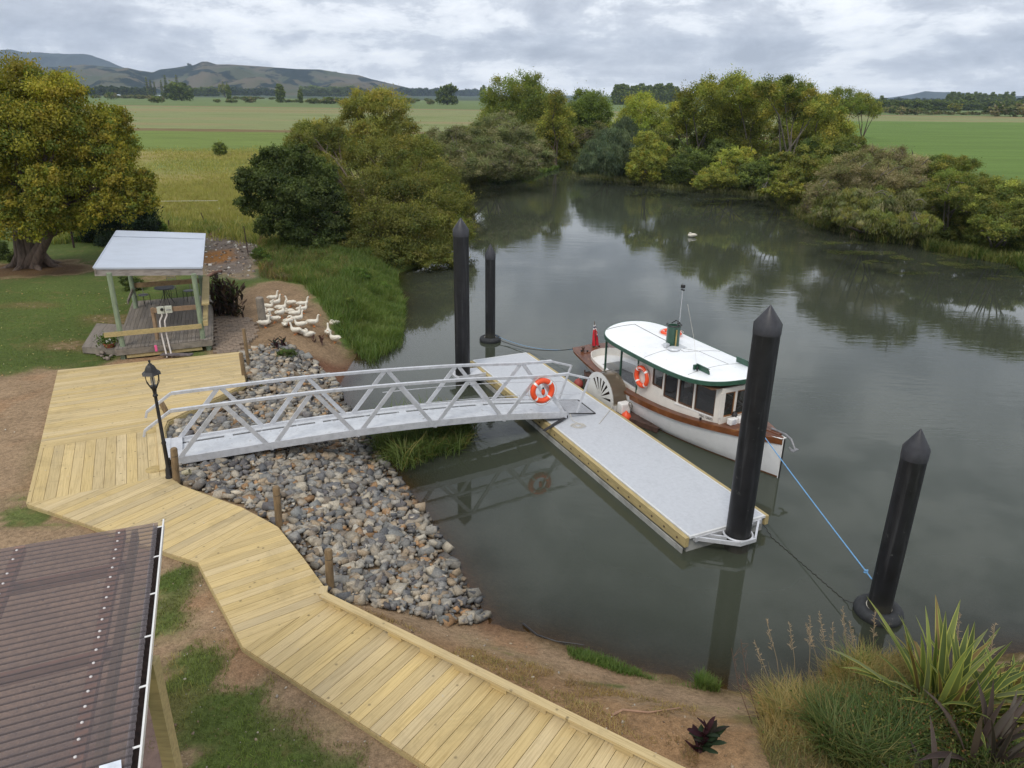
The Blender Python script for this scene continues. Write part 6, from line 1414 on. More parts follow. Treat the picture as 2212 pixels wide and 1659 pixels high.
def pick(pal, n, clump=None, mixv=.25):
    pal = np.array(pal); k = VR_.integers(len(pal), size=n) if clump is None else clump % len(pal)
    c = pal[k]; k2 = VR_.integers(len(pal), size=n); m = (VR_.random(n) < mixv)[:, None]; c = np.where(m, pal[k2], c)
    return c * VR_.uniform(1.02, 1.42, size=(n, 1))
def crown(lobes, n, leaf, wid, pal, droop=0.0, upb=.35, inner=.22, clumps=26, rc=.24, seed=0, gap=.12, flat=1.0):
    """leaf clumps spread through ellipsoid lobes; a share of clumps left out gives gaps"""
    r = np.random.default_rng(seed); w_ = np.array([l[1] * l[1] for l in lobes]); w_ = w_ / w_.sum(); Ps, Ds, Cs, cen, Ns = [], [], [], [], []
    cid = 0
    for (c, rad, *sc), ww in zip(lobes, w_):
        sc = np.array(sc[0]) if sc else np.ones(3); K = clumps; m = int(n * ww)
        u = unit(r.normal(size=(K, 3))); u[:, 2] = np.where(u[:, 2] < -.35, -u[:, 2] * .6, u[:, 2]); u = unit(u)
        cc = np.array(c) + u * rad * sc * r.uniform(.62, .98, size=(K, 1)); kr = rad * rc * r.uniform(.65, 1.25, size=K); cen.append(cc)
        shade = r.uniform(.72, 1.25, size=K) * r.uniform(.78, 1.15); pk = r.integers(100, size=K)
        k = r.integers(K, size=m); off = r.normal(size=(m, 3)) * .55; off[:, 2] *= .75 * flat
        wsp = (r.random(m) < .07)[:, None]; off = np.where(wsp, off * 1.7, off); p = cc[k] + off * kr[k][:, None] * sc; ins = r.random(m) < inner
        p[ins] = np.array(c) + unit(r.normal(size=(ins.sum(), 3))) * rad * sc * (r.random((ins.sum(), 1)) ** .4) * .85
        d = unit(r.normal(size=(m, 3)) * .8 + (p - cc[k]) / (kr[k][:, None] + 1e-6) * .5 + np.array([0, 0, upb - droop])); 
        if droop: d[:, 2] -= droop; d = unit(d)
        nn_ = unit(off * 1.1 + unit(r.normal(size=(m, 3))) * .55 + np.array([0, 0, .35]) + unit(p - np.array(c)) * .5); Ns.append(nn_)
        col_ = pick(pal, m, pk[k] + 0, .2) * shade[k][:, None]
        Ps.append(p); Ds.append(d); Cs.append(col_); cid += K
    P_, D_, C_ = np.concatenate(Ps), np.concatenate(Ds), np.concatenate(Cs); L_ = r.uniform(.5, 1.5, size=len(P_))
    V, F, C = leaf_quads(P_, D_, leaf * L_, wid * L_, C_, np.concatenate(Ns)); return V, F, C, cen
def branches(mb, base, lobes, cen, r0, stems=1, twig=6, seed=0, sp=.5):
    r_ = random.Random(seed); base = Vector(base); n = len(lobes)
    hub = []
    for s in range(stems):
        mine = [i for i in range(n) if i % stems == s] or [0]; mean = Vector((0, 0, 0))
        for i in mine: mean += Vector(lobes[i][0])
        mean /= len(mine); st = base + Vector((r_.uniform(-sp, sp), r_.uniform(-sp, sp), 0)) * (1 if stems > 1 else 0); rr = r0 / math.sqrt(stems)
        fork = st.lerp(mean, .42); fork.z = st.z + (mean.z - st.z) * .45
        mid = st.lerp(fork, .5) + Vector((r_.uniform(-.3, .3), r_.uniform(-.3, .3), 0)) * (fork - st).length * .15
        mb.tube([st - Vector((0, 0, .6)), st, st.lerp(mid, .3), mid, fork], [rr * 1.5, rr * 1.25, rr, rr * .85, rr * .7], 9)
        for i in mine:
            c = Vector(lobes[i][0]); L = (c - fork).length; b = fork.lerp(c, .5) + Vector((r_.uniform(-.12, .12), r_.uniform(-.12, .12), r_.uniform(0, .15))) * L
            mb.tube([fork, b, c], [rr * .62, rr * .42, rr * .22], 7)
            cc = cen[i] if cen else []
            for k in r_.sample(range(len(cc)), min(twig, len(cc))):
                q = Vector(cc[k]); a = b.lerp(c, r_.random()); mb.tube([a, a.lerp(q, .5) + Vector((r_.uniform(-.1, .1), r_.uniform(-.1, .1), .08)) * (q - a).length, q], [rr * .2, rr * .12, rr * .05], 5)
def plant(name, label, cat, base, lobes, n, leaf, wid, pal, r0=.25, stems=1, bark=None, group=None, twig=6, trunk=True, bare=0, skirt=False, **kw):
    base = Vector(base)
    n_orig = len(lobes)
    if skirt:      # foliage hangs down to the ground or water
        ex_ = []
        for l in lobes:
            z, r_ = l[0][2], l[1] * .85
            xx_, yy_ = l[0][0], l[0][1] + .4
            for _k in range(14):
                if river_sd(np.array([xx_]), np.array([yy_]))[0] > -r_ * .35: xx_ *= (yy_ + .8) / yy_; yy_ += .8
            while z - r_ > .9: z -= r_ * 1.15; ex_.append(((xx_, yy_, max(z, r_ * .55)), r_, *l[2:]))
        n = int(n * (1 + .6 * len(ex_) / len(lobes))); lobes = list(lobes) + ex_
    o = empty(name, base, 0, label, cat, group)
    lb_ = [(tuple(Vector(l[0]) - base), l[1], *l[2:]) for l in lobes]
    V, F, C, cen = crown(lb_, n, leaf, wid, pal, seed=int(abs(base.x * 13 + base.y * 7)) + 5, **kw)
    npmesh('crown', V, F, LEAF, col=np.clip(C, 0, 1), parent=o)
    if trunk:
        mb = MB(); branches(mb, (0, 0, 0), lb_[:n_orig], cen, r0, stems, twig, int(abs(base.x * 3 + base.y))); 
        if bare:
            r_ = random.Random(3)
            for _ in range(bare):
                l = r_.choice(lb_); c = Vector(l[0]); a = c + Vector((r_.uniform(-.6, .6), r_.uniform(-.9, .2), r_.uniform(.1, .6))) * l[1]; d = Vector((r_.uniform(-1, 1), r_.uniform(-.7, .2), r_.uniform(-.1, .9))).normalized() * l[1] * r_.uniform(.3, .7)
                mb.tube([a, a + d * .5 + Vector((0, 0, r_.uniform(0, .12) * l[1])), a + d], [.04, .03, .012], 5)
        mb.build('trunk', bark or BARK, o, smooth=True)
    return o
def LB(u, v, ru, Yd, rz_=1.0, ry=1.0):
    """a foliage lobe: centre seen at (u, v) at distance Yd, radius ru wide"""
    c = atY(u, v, Yd); rad = ru * c.y / FPX * 1.0; return (tuple(c), rad, (1, ry, rz_))
GOLD = [(0.29, 0.25, 0.032), (0.25, 0.24, 0.032), (0.18, 0.20, 0.032), (0.30, 0.24, 0.034), (0.13, 0.165, 0.03), (0.25, 0.23, 0.03)]
WIL = [(0.165, 0.168, 0.036), (0.13, 0.148, 0.032), (0.18, 0.165, 0.036), (0.10, 0.126, 0.030), (0.148, 0.15, 0.034)]
WILY = [(0.25, 0.235, 0.05), (0.20, 0.21, 0.045), (0.27, 0.225, 0.048), (0.16, 0.175, 0.04)]
YEL = [(0.26, 0.275, 0.06)] + [(0.245, 0.25, 0.045), (0.20, 0.225, 0.042), (0.28, 0.25, 0.042), (0.155, 0.19, 0.038)]
DRK = [(0.062, 0.085, 0.022), (0.08, 0.108, 0.027), (0.046, 0.068, 0.018), (0.10, 0.125, 0.034)]
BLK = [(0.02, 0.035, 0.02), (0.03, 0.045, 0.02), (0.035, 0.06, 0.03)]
GRY = [(0.20, 0.20, 0.09), (0.16, 0.18, 0.075), (0.235, 0.215, 0.115), (0.13, 0.155, 0.06)]
SGE = [(0.085, 0.115, 0.06), (0.065, 0.095, 0.055), (0.11, 0.135, 0.07)]
BRN = [(0.20, 0.165, 0.085), (0.165, 0.15, 0.07), (0.24, 0.20, 0.12), (0.14, 0.15, 0.055)]
MID = [(0.115, 0.15, 0.034), (0.15, 0.18, 0.038), (0.09, 0.12, 0.03)]
GRN = [(0.10, 0.17, 0.03), (0.13, 0.20, 0.04), (0.08, 0.13, 0.03)]
# --- big golden tree at the left
b = hit(72, 575); Yb = b.y
plant('golden_tree', 'large golden green tree with a thick fluted trunk on the lawn at the left', 'tree', b,
      [LB(60, 215, 78, Yb), LB(-70, 205, 84, Yb + 1), LB(130, 215, 62, Yb - 1), LB(20, 290, 90, Yb - 2.2), LB(135, 290, 68, Yb - 1.5), LB(220, 285, 52, Yb), LB(235, 345, 56, Yb - 1), LB(255, 395, 50, Yb - 1.5), LB(-60, 330, 80, Yb - 3), LB(30, 385, 60, Yb - 1),
       LB(120, 375, 70, Yb + 1), LB(190, 400, 62, Yb - 1), LB(290, 425, 42, Yb - 1.2), LB(90, 465, 42, Yb - 3.2, .9), LB(225, 450, 38, Yb - 2), LB(15, 490, 38, Yb - 3.4), LB(-60, 440, 60, Yb - 2), LB(270, 455, 34, Yb - 2), LB(305, 395, 34, Yb - 1), LB(318, 440, 28, Yb - 1.4), LB(255, 330, 50, Yb + 1), LB(240, 270, 42, Yb + 1), LB(160, 330, 60, Yb + 3), LB(60, 300, 80, Yb + 4), LB(150, 455, 40, Yb - .5), LB(185, 445, 44, Yb + .5), LB(110, 430, 46, Yb + 1), LB(0, 430, 50, Yb - 1), LB(-40, 500, 40, Yb - 2), LB(125, 480, 34, Yb - 2.5), LB(165, 490, 26, Yb - 1), LB(70, 505, 26, Yb - 3.2), LB(185, 470, 34, Yb - 2), LB(100, 400, 50, Yb - 3), LB(105, 440, 34, Yb - 3.4), LB(20, 450, 44, Yb - 3)],
      240000, .115, .07, GOLD, r0=.6, stems=5, bark=mat('tree_bark_brown', (0.12, 0.085, 0.065), .95, var=.35, scale=3, bump=.8, bscale=6, stretch=(3, 3, .5)), clumps=44, rc=.22, twig=4)
tb = MB()
for k in range(7):
    a = k * .9; tb.tube([(math.cos(a) * 1.7, math.sin(a) * 1.4, -.15), (math.cos(a) * .95, math.sin(a) * .8, .08), (math.cos(a) * .5, math.sin(a) * .42, .6), (math.cos(a) * .36, math.sin(a) * .33, 1.9)], [.08, .18, .29, .24], 9)
g_ = [o for o in COL.objects if o.name.startswith('golden_tree')][0]; tb.build('root_flare', MATS['tree_bark_brown'], g_, smooth=True)
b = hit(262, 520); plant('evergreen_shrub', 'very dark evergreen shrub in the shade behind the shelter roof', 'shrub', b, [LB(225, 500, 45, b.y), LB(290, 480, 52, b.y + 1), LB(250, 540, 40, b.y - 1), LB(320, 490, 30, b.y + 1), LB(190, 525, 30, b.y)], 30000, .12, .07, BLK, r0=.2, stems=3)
b = hit(342, 512); plant('sapling', 'bright green sapling just above the shelter roof', 'shrub', b, [LB(345, 492, 14, b.y), LB(335, 500, 10, b.y)], 1500, .12, .06, GRN, r0=.03, twig=3)
b = hit(275, 625); plant('dark_shrub', 'dark climbing shrub at the lawn side of the shelter', 'shrub', b, [LB(290, 620, 20, b.y, 1.0), LB(280, 645, 14, b.y), LB(305, 650, 18, b.y), LB(300, 680, 16, b.y), LB(270, 608, 12, b.y)], 9000, .09, .05, DRK, r0=.05, stems=2)
b = hit(15, 560); plant('lawn_shrub', 'dark green shrub at the left edge behind the golden tree', 'shrub', b, [LB(-5, 545, 28, b.y), LB(30, 560, 16, b.y - 1)], 6000, .1, .06, DRK, r0=.05)
# --- dark tree and willows, centre left
b = hit(655, 535); plant('dark_tree', 'dark green broadleaved tree at the left of the willow clump by the water', 'tree', b,
      [LB(600, 355, 38, b.y), LB(640, 350, 36, b.y + 1), LB(545, 400, 36, b.y - 1), LB(600, 410, 48, b.y - 1), LB(665, 410, 44, b.y + 1), LB(540, 445, 28, b.y - 1), LB(605, 470, 44, b.y - 1.5), LB(670, 470, 46, b.y), LB(640, 430, 40, b.y - 2), LB(720, 500, 34, b.y), LB(575, 495, 24, b.y - 1), LB(640, 510, 36, b.y - 1), LB(700, 530, 26, b.y - 1), LB(700, 440, 44, b.y + 1), LB(690, 380, 36, b.y + 3), LB(730, 460, 36, b.y + 1), LB(570, 360, 26, b.y + 1)], 95000, .13, .085, DRK, r0=.35, stems=3, clumps=30)
b = hit(700, 470); b.y += 12; b = Vector((atY(800, 400, 66).x, 66, 1.0)); plant('tall_willow', 'tall thin crowned yellow willow rising behind the willow clump', 'tree', b,
      [LB(780, 232, 36, 66), LB(835, 240, 44, 65), LB(760, 265, 32, 66), LB(860, 285, 40, 65), LB(800, 300, 50, 64), LB(690, 305, 44, 64), LB(655, 290, 26, 65), LB(730, 320, 40, 64), LB(880, 330, 40, 64)], 52000, .20, .055, WILY, r0=.26, stems=4, clumps=30, rc=.26, inner=.12, twig=9)
b = hit(850, 560); YY = b.y; plant('willow', 'broad olive green willow leaning over the water in the middle', 'tree', (b.x, b.y + 2, .6),
      [LB(745, 345, 48, YY + 12), LB(690, 330, 40, YY + 11), LB(650, 318, 34, YY + 8), LB(665, 300, 36, YY + 10), LB(705, 300, 40, YY + 12), LB(690, 370, 40, YY + 6), LB(700, 440, 34, YY + 3), LB(715, 390, 44, YY + 8), LB(740, 430, 40, YY + 6), LB(750, 500, 40, YY + 2), LB(830, 350, 56, YY + 10), LB(905, 350, 52, YY + 11), LB(950, 400, 50, YY + 9), LB(800, 420, 62, YY + 4), LB(870, 420, 66, YY + 5), LB(935, 445, 60, YY + 5), LB(985, 440, 40, YY + 9), LB(820, 490, 62, YY + 1), LB(890, 500, 66, YY + 1), LB(955, 510, 56, YY + 2), LB(995, 500, 34, YY + 6), LB(775, 535, 40, YY), LB(850, 550, 50, YY - .5, .8), LB(925, 555, 52, YY - .3, .65), LB(975, 562, 34, YY, .5), LB(760, 470, 44, YY + 4), LB(1003, 460, 26, YY + 9), LB(800, 575, 24, YY - .5, .5)],
      200000, .15, .05, WIL, r0=.3, stems=5, clumps=46, rc=.24, inner=.2, twig=5)
b = Vector((atY(880, 420, 62).x, 62, .9)); plant('orange_willow', 'orange tinged willow top between the tall yellow willow and the water', 'tree', b, [LB(885, 372, 50, 60), LB(935, 385, 40, 59), LB(840, 390, 44, 58), LB(960, 415, 30, 57)], 22000, .18, .05, [(0.33, 0.24, 0.05), (0.26, 0.22, 0.05), (0.19, 0.18, 0.045)], r0=.22, stems=2, twig=3)
b = hit(572, 572); plant('bushy_weed', 'bright green bushy weed with a white flower beside the rubble', 'shrub', b, [LB(563, 560, 20, b.y, 1.3), LB(578, 575, 18, b.y - .5), LB(555, 545, 10, b.y)], 9000, .07, .035, GRN + MID, r0=.04, stems=2)
b = hit(474, 337); plant('round_bush', 'small round dark bush standing alone in the long grass field', 'shrub', b, [LB(474, 322, 15, b.y), LB(470, 328, 10, b.y), LB(480, 328, 10, b.y)], 3500, .16, .1, MID, r0=.08)
for k_, (u, v, ru, pal_, lab_) in enumerate([(640, 545, 20, DRK, 'dark rank weed in the bank grass, nearest the dark tree'), (700, 575, 22, MID, 'olive weed clump in the middle of the bank grass'), (770, 600, 24, GRN, 'fresh green weed clump under the willow edge'), (610, 600, 14, BRN, 'brown dying weed clump at the edge of the duck ground'), (745, 650, 16, MID, 'olive weed clump low on the bank beside the reeds'), (690, 530, 22, BRN + DRK, 'reddish brown bramble clump below the dark tree'), (820, 625, 20, GRN, 'bright green weed clump close to the water')]):
    b = hit(u, v); plant('bank_weed', lab_, 'weed', b, [LB(u, v - ru * .3, ru, b.y, .6), LB(u + ru * .7, v - 2, ru * .7, b.y - .4, .6), LB(u - ru * .8, v, ru * .6, b.y, .6)], 5000, .10, .03, pal_, r0=.03, twig=3, clumps=18)
# --- pale scrub on the far left bank
def water_plant(name, label, cat, uv, lobes, n, leaf, wid, pal, **kw):
    b = at(uv[0], uv[1], .3); mq = np.mean([l[0] for l in lobes], axis=0); b.x, b.y = float(mq[0]), float(mq[1])
    while river_sd(np.array([b.x]), np.array([b.y]))[0] > -1.0: b.x *= (b.y + .6) / b.y; b.y += .6
    kw.setdefault('skirt', True); return plant(name, label, cat, (b.x, b.y, .2), lobes, n, leaf, wid, pal, **kw)
S_ = [(1000, 300, 40, 84), (1060, 290, 50, 88), (1110, 300, 46, 90), (1050, 335, 50, 82), (1110, 345, 50, 84), (1160, 330, 34, 88), (1085, 262, 30, 96), (985, 335, 40, 80), (1020, 360, 36, 77), (1080, 368, 34, 79), (1140, 362, 34, 82), (940, 310, 40, 84), (1185, 340, 16, 88)]
water_plant('grey_willow_scrub', 'sprawling pale grey green willow scrub with bare branches on the far left bank', 'shrub', (1060, 372), [LB(u, v, r_, y_, .75) for u, v, r_, y_ in S_], 90000, .24, .06, GRY, r0=.35, stems=6, bark=GREYBARK, bare=110, clumps=26, droop=.2)
# --- trees around the channel
TR = [('channel_willow', 'tall rounded green willow left of the channel, its top broken by a wisp of crown', (1100, 300), 128, [(1090, 205, 38), (1060, 225, 30), (1130, 195, 34), (1150, 180, 22), (1115, 240, 44), (1165, 215, 30), (1185, 240, 30), (1060, 255, 24), (1140, 265, 36)], 30000, MID + WIL),
      ('channel_willow', 'yellowish willow just left of the channel mouth, shorter than its neighbour', (1195, 320), 112, [(1200, 225, 26), (1215, 255, 30), (1180, 275, 30), (1190, 305, 28), (1215, 290, 20), (1165, 300, 22)], 20000, WILY + WIL),
      ('channel_willow', 'dark olive willow behind the channel mouth', (1280, 290), 150, [(1280, 225, 30), (1300, 245, 26), (1258, 215, 22), (1265, 260, 26), (1240, 235, 18)], 16000, MID),
      ('dome_willow', 'dome shaped yellow green willow right of the channel', (1390, 300), 140, [(1385, 235, 34), (1355, 255, 26), (1415, 250, 28), (1380, 275, 34), (1340, 280, 22), (1320, 295, 22), (1430, 280, 24)], 22000, YEL),
      ('bank_willow', 'large yellow green willow, leftmost of the tall row on the right bank', (1500, 370), 98, [(1510, 215, 40), (1475, 240, 34), (1545, 200, 36), (1490, 285, 40), (1550, 260, 44), (1455, 275, 26), (1520, 320, 36)], 42000, YEL + WIL),
      ('bank_willow', 'tallest yellow green willow in the middle of the row on the right bank', (1610, 380), 94, [(1590, 200, 36), (1625, 205, 34), (1600, 245, 42), (1570, 285, 36), (1640, 250, 36), (1610, 300, 34)], 38000, YEL + WIL),
      ('bank_willow', 'flat topped willow showing its bare stems on the right bank', (1700, 385), 84, [(1655, 205, 30), (1695, 200, 32), (1735, 215, 30), (1680, 235, 34), (1760, 245, 28), (1720, 245, 30)], 30000, MID + WILY),
      ('bank_willow', 'spreading willow at the right end of the tall row on the right bank', (1770, 370), 90, [(1770, 235, 30), (1800, 265, 30), (1815, 290, 28), (1760, 280, 34), (1785, 310, 36), (1730, 290, 30)], 32000, WIL + WILY),
      ('back_tree', 'olive tree right of and behind the tall willow row', (1825, 255), 170, [(1820, 215, 24), (1795, 222, 22), (1845, 228, 22), (1815, 240, 22)], 9000, MID + WIL),
      ('back_tree', 'round olive tree next to the right hand field, farther right', (1870, 258), 185, [(1862, 220, 20), (1880, 235, 20), (1850, 240, 18), (1890, 245, 14)], 8000, WIL)]
for i, (nm, lab, (bu, bv), Yd, lb, n, pal) in enumerate(TR):
    bx = atY(bu, bv, Yd).x; f_ = Yd / 90.
    plant(nm, lab, 'tree', (bx, Yd, .5), [LB(u, v, r_, Yd + ((k * 37) % 7 - 3) * .9) for k, (u, v, r_) in enumerate(lb)], int(n * 1.25), .19 * f_ ** .7, .085 * f_ ** .7, [tuple(np.array(c_) * (1.22, 1.25, 1.1)) for c_ in pal], r0=.3, stems=4, clumps=24, inner=.15, rc=.33, twig=6, bark=GREYBARK if i in (4, 5, 6, 7) else BARK, skirt=i < 4)
water_plant('weeping_shrub', 'dark grey green weeping shrub bulging over the water right of the channel', 'shrub', (1300, 378), [LB(1285, 330, 34, 93), LB(1320, 310, 40, 96), (LB(1350, 290, 36, 100)), LB(1270, 355, 26, 90), LB(1315, 350, 36, 91), LB(1360, 335, 34, 94), LB(1250, 365, 14, 90), LB(1385, 310, 30, 98)], 46000, .34, .045, SGE, r0=.2, stems=5, droop=1.1, inner=.3)
LOW = [('yellow_shrub', 'bright yellow green bush with dead branches, leftmost at the water edge of the right bank', (1390, 392), [(1395, 305, 26, 84), (1425, 325, 26, 82), (1385, 345, 28, 80), (1415, 355, 24, 79), (1365, 365, 16, 79)], 16000, YEL, 14),
       ('yellow_shrub', 'small bright bush low over the water in the middle of the right bank', (1540, 408), [(1540, 385, 28, 74), (1515, 395, 20, 73), (1565, 390, 24, 74), (1550, 365, 20, 76)], 13000, YEL, 6),
       ('yellow_shrub', 'yellow green bush above the small low bush on the right bank', (1580, 395), [(1580, 340, 24, 80), (1600, 355, 24, 79), (1560, 345, 16, 80), (1615, 335, 18, 82)], 11000, YEL, 6),
       ('green_shrub', 'dark green thicket at the foot of the willow row', (1620, 400), [(1625, 375, 30, 76), (1660, 365, 30, 77), (1600, 390, 22, 75), (1650, 400, 20, 73), (1500, 350, 34, 84), (1460, 370, 34, 81), (1550, 330, 30, 86)], 30000, DRK + MID, 8),
       ('yellow_shrub', 'golden bush at the water edge left of the grey brown thicket', (1690, 428), [(1690, 350, 26, 76), (1700, 385, 28, 70), (1680, 410, 20, 67), (1715, 410, 20, 67), (1725, 365, 24, 74), (1645, 415, 10, 67)], 18000, YEL + WIL, 6),
       ('olive_shrub', 'olive green bush beneath the spreading willow at the right', (1770, 400), [(1760, 330, 34, 74), (1800, 335, 30, 76), (1740, 360, 30, 72), (1790, 370, 34, 70), (1830, 320, 26, 80), (1845, 310, 20, 84)], 26000, WIL + MID, 6)]
for nm, lab, uv, lb, n, pal, bare in LOW: water_plant(nm, lab, 'shrub', uv, [LB(u, v, r_, y_, .9) for u, v, r_, y_ in lb], n, .19, .08, [tuple(np.array(c_) * 1.15) for c_ in pal], r0=.15, stems=3, bark=GREYBARK, bare=bare, clumps=20)
R2 = [('brown_thicket', 'grey brown thicket of thin bare twigs on the right bank', (1850, 420), [(1830, 360, 38, 62), (1880, 352, 40, 62), (1930, 358, 44, 60), (1980, 370, 40, 58), (1800, 385, 36, 58), (1850, 385, 44, 57), (1910, 390, 44, 56), (1780, 410, 28, 55), (1750, 425, 18, 55), (1960, 400, 36, 56)], 60000, BRN, 80, .16, .035, 0.0),
      ('weeping_willow_bush', 'low drooping green bush hanging over the water on the right bank', (1880, 490), [(1800, 445, 30, 49), (1850, 435, 36, 49), (1900, 440, 40, 47), (1950, 450, 40, 46), (1770, 465, 20, 48), (1830, 470, 30, 46), (1890, 480, 34, 44), (1950, 490, 34, 43), (2000, 485, 30, 43)], 60000, WIL + GRY, 30, .2, .03, .9),
      ('olive_bush', 'feathery olive green bush with fallen grey limbs, right of the brown thicket', (2060, 420), [(2040, 360, 34, 56), (2075, 365, 34, 56), (2050, 400, 40, 52), (2100, 400, 34, 52), (2020, 420, 30, 51), (2080, 430, 34, 49)], 36000, MID + WIL, 20, .15, .04, 0.),
      ('green_bank_bush', 'mixed green and yellow bush at the right edge above the reeds', (2160, 500), [(2150, 410, 34, 50), (2190, 425, 40, 48), (2130, 450, 34, 46), (2180, 465, 40, 44), (2120, 480, 24, 44), (2215, 480, 40, 43), (2160, 500, 30, 42), (2240, 430, 40, 48), (2270, 480, 50, 43)], 48000, MID + WIL + YEL[:1], 12, .13, .05, 0.)]
for nm, lab, uv, lb, n, pal, bare, lf, wd_, dr in R2: water_plant(nm, lab, 'shrub', uv, [LB(u, v, r_, y_, .85) for u, v, r_, y_ in lb], n, lf, wd_, [tuple(np.array(c_) * 1.2) for c_ in pal], r0=.2, stems=5, bark=GREYBARK, bare=bare, droop=dr, clumps=24)
UN = [(1440, 330, 34, 100), (1480, 345, 34, 97), (1520, 330, 36, 100), (1560, 345, 34, 96), (1600, 335, 36, 99), (1640, 340, 34, 95), (1690, 335, 36, 93), (1730, 335, 34, 92), (1770, 330, 34, 92), (1810, 325, 30, 96), (1850, 320, 26, 98), (1420, 300, 26, 110), (1560, 300, 34, 106), (1640, 295, 34, 106), (1700, 290, 34, 106), (1760, 290, 30, 104)]
plant('undergrowth_thicket', 'olive and dark green thicket filling the ground between the stems of the willow row', 'shrub', (at(1640, 380, .5).x, at(1640, 380, .5).y + 10, .5), [LB(u, v, r_, y_) for u, v, r_, y_ in UN], 90000, .24, .11, MID + WIL + BRN[:1], r0=.15, stems=4, skirt=True, clumps=22)
UN = [(1010, 300, 30, 112), (1050, 290, 34, 118), (1100, 290, 34, 118), (1150, 295, 30, 116), (1190, 300, 22, 122), (1225, 300, 20, 130), (1255, 290, 20, 140), (1240, 320, 14, 116), (1290, 290, 24, 135), (1330, 300, 20, 130)]
plant('undergrowth_thicket', 'yellowish brown thicket behind the pale scrub at the channel mouth', 'shrub', (at(1150, 320, .5).x, 118, .5), [LB(u, v, r_, y_) for u, v, r_, y_ in UN], 50000, .28, .13, WIL + BRN, r0=.15, stems=3, skirt=True, clumps=20)
# cabbage tree
b = Vector((atY(1965, 380, 60).x, 60, 1)); 
cb_o = empty('cabbage_tree', (atY(1968, 400, 80).x * 0 + atY(1700 + 45, 420, 74).x, 74, 1.0), 0, 'spiky cabbage tree head among the willows on the right bank', 'tree')
hc = atY(1748, 320, 74) - cb_o.location; n = 240; d = unit(VR_.normal(size=(n, 3)) + np.array([0, 0, .4])); V, F, C = leaf_quads(np.array(hc) + d * .5, d, 1.1, .09, pick([(0.12, 0.17, 0.06), (0.09, 0.13, 0.05)], n)); npmesh('crown', V, F, LEAF, col=C, parent=cb_o)
MB().tube([(0, 0, -.3), (hc.x * .5, 0, hc.z * .5), tuple(hc)], .1, 8).build('trunk', GREYBARK, cb_o)

# --- distant trees: a few kinds built once, then copied
def kind_tree(lobes, n, leaf, wid, pal, r0, **kw):
    o = plant('distant_tree', 'x', 'tree', (0, 0, 0), lobes, n, leaf, wid, pal, r0=r0, **kw); return o
def rl_(n, R_, h0, h1, rr, seed):
    r_ = random.Random(seed); return [((r_.uniform(-R_, R_), r_.uniform(-R_, R_), r_.uniform(h0, h1)), rr * r_.uniform(.7, 1.15)) for _ in range(n)]
K_round = kind_tree(rl_(12, 3.0, 2.4, 7.6, 2.5, 1) + [((3.2 * math.cos(a), 3.2 * math.sin(a), 2.0), 2.3) for a in (0, 1.05, 2.1, 3.15, 4.2, 5.25)], 6500, .7, .5, MID + DRK, .4, clumps=14)
K_tall = kind_tree([((0, 0, 2.5 + 1.5 * i), 2.4 - abs(i - 2) * .3) for i in range(6)] + rl_(5, 1.5, 1.5, 8, 2.0, 2) + [((0, 0, 1.2), 2.2)], 5200, .7, .45, MID, .35, clumps=14)
K_pop = kind_tree([((0, 0, 2 + 1.7 * i), 1.25 - .12 * abs(i - 2)) for i in range(8)], 2600, .6, .35, MID + WIL, .3, clumps=12)
K_dark = kind_tree(rl_(9, 3.2, 2.8, 8.6, 2.9, 4) + [((3.2 * math.cos(a), 3.2 * math.sin(a), 2.0), 2.6) for a in (0, 1.25, 2.5, 3.75, 5.0)], 5000, .85, .6, BLK + DRK, .5, clumps=14)
K_bush = kind_tree([((x, 0, .9), 1.1) for x in (-1.3, 0, 1.2)] + [((.3, .8, 1.3), 1.1), ((-.5, -.6, 1.1), 1.0)], 1500, .4, .25, MID + BRN[:2], .12, clumps=12)
K_brush = kind_tree([((x, 0, .8), 1.2) for x in (-1.5, 0, 1.4)], 1200, .4, .2, BRN + DRK, .12, clumps=12)
K_yel = kind_tree(rl_(9, 2.6, 1.4, 6.0, 2.1, 6), 3800, .6, .4, WILY + MID, .3, clumps=14)
usedk = set()
KB = {'round': (K_round, 10.6, 4.6), 'tall': (K_tall, 12, 3.0), 'pop': (K_pop, 15.0, 1.6), 'dark': (K_dark, 12, 5), 'bush': (K_bush, 2.4, 2.4), 'brush': (K_brush, 2.0, 2.7), 'yel': (K_yel, 8.2, 4.0)}
def far_tree(kind, u, vb, vt, label, name='distant_tree', cat='tree', group='trees on the plain', wide=1.0, flat=0.9):
    src, H, Wd_ = KB[kind]; b = at(u, vb, flat); b = Vector((b.x, b.y, flat - .3)); top = atY(u, vt, b.y); s = max(.15, (top.z - b.z) / H)
    if kind in usedk: o = copy_tree(src)
    else: o = src; usedk.add(kind)
    o.name = name; o.location = b; o.scale = (s * wide, s * wide, s); o.rotation_euler = (0, 0, random.uniform(0, 6.28)); tag(o, label, cat, group); return o
far_tree('round', 393, 217, 172, 'large bushy green tree, biggest on the left part of the plain', wide=1.25)
far_tree('round', 372, 214, 180, 'round green tree touching the left side of the biggest bushy tree', wide=1.2)
far_tree('tall', 607, 221, 178, 'upright dark green tree standing alone in mid plain', wide=1.35)
far_tree('tall', 650, 222, 190, 'shorter dark tree right of the upright lone tree', wide=1.0)
far_tree('round', 966, 226, 176, 'dense round dark tree alone at the far edge of the pasture', wide=1.05)
far_tree('yel', 487, 210, 176, 'yellowish tree beside a darker tapering one', wide=.8)
far_tree('tall', 496, 219, 180, 'dark tapering tree in front of the yellowish tree', wide=.8)
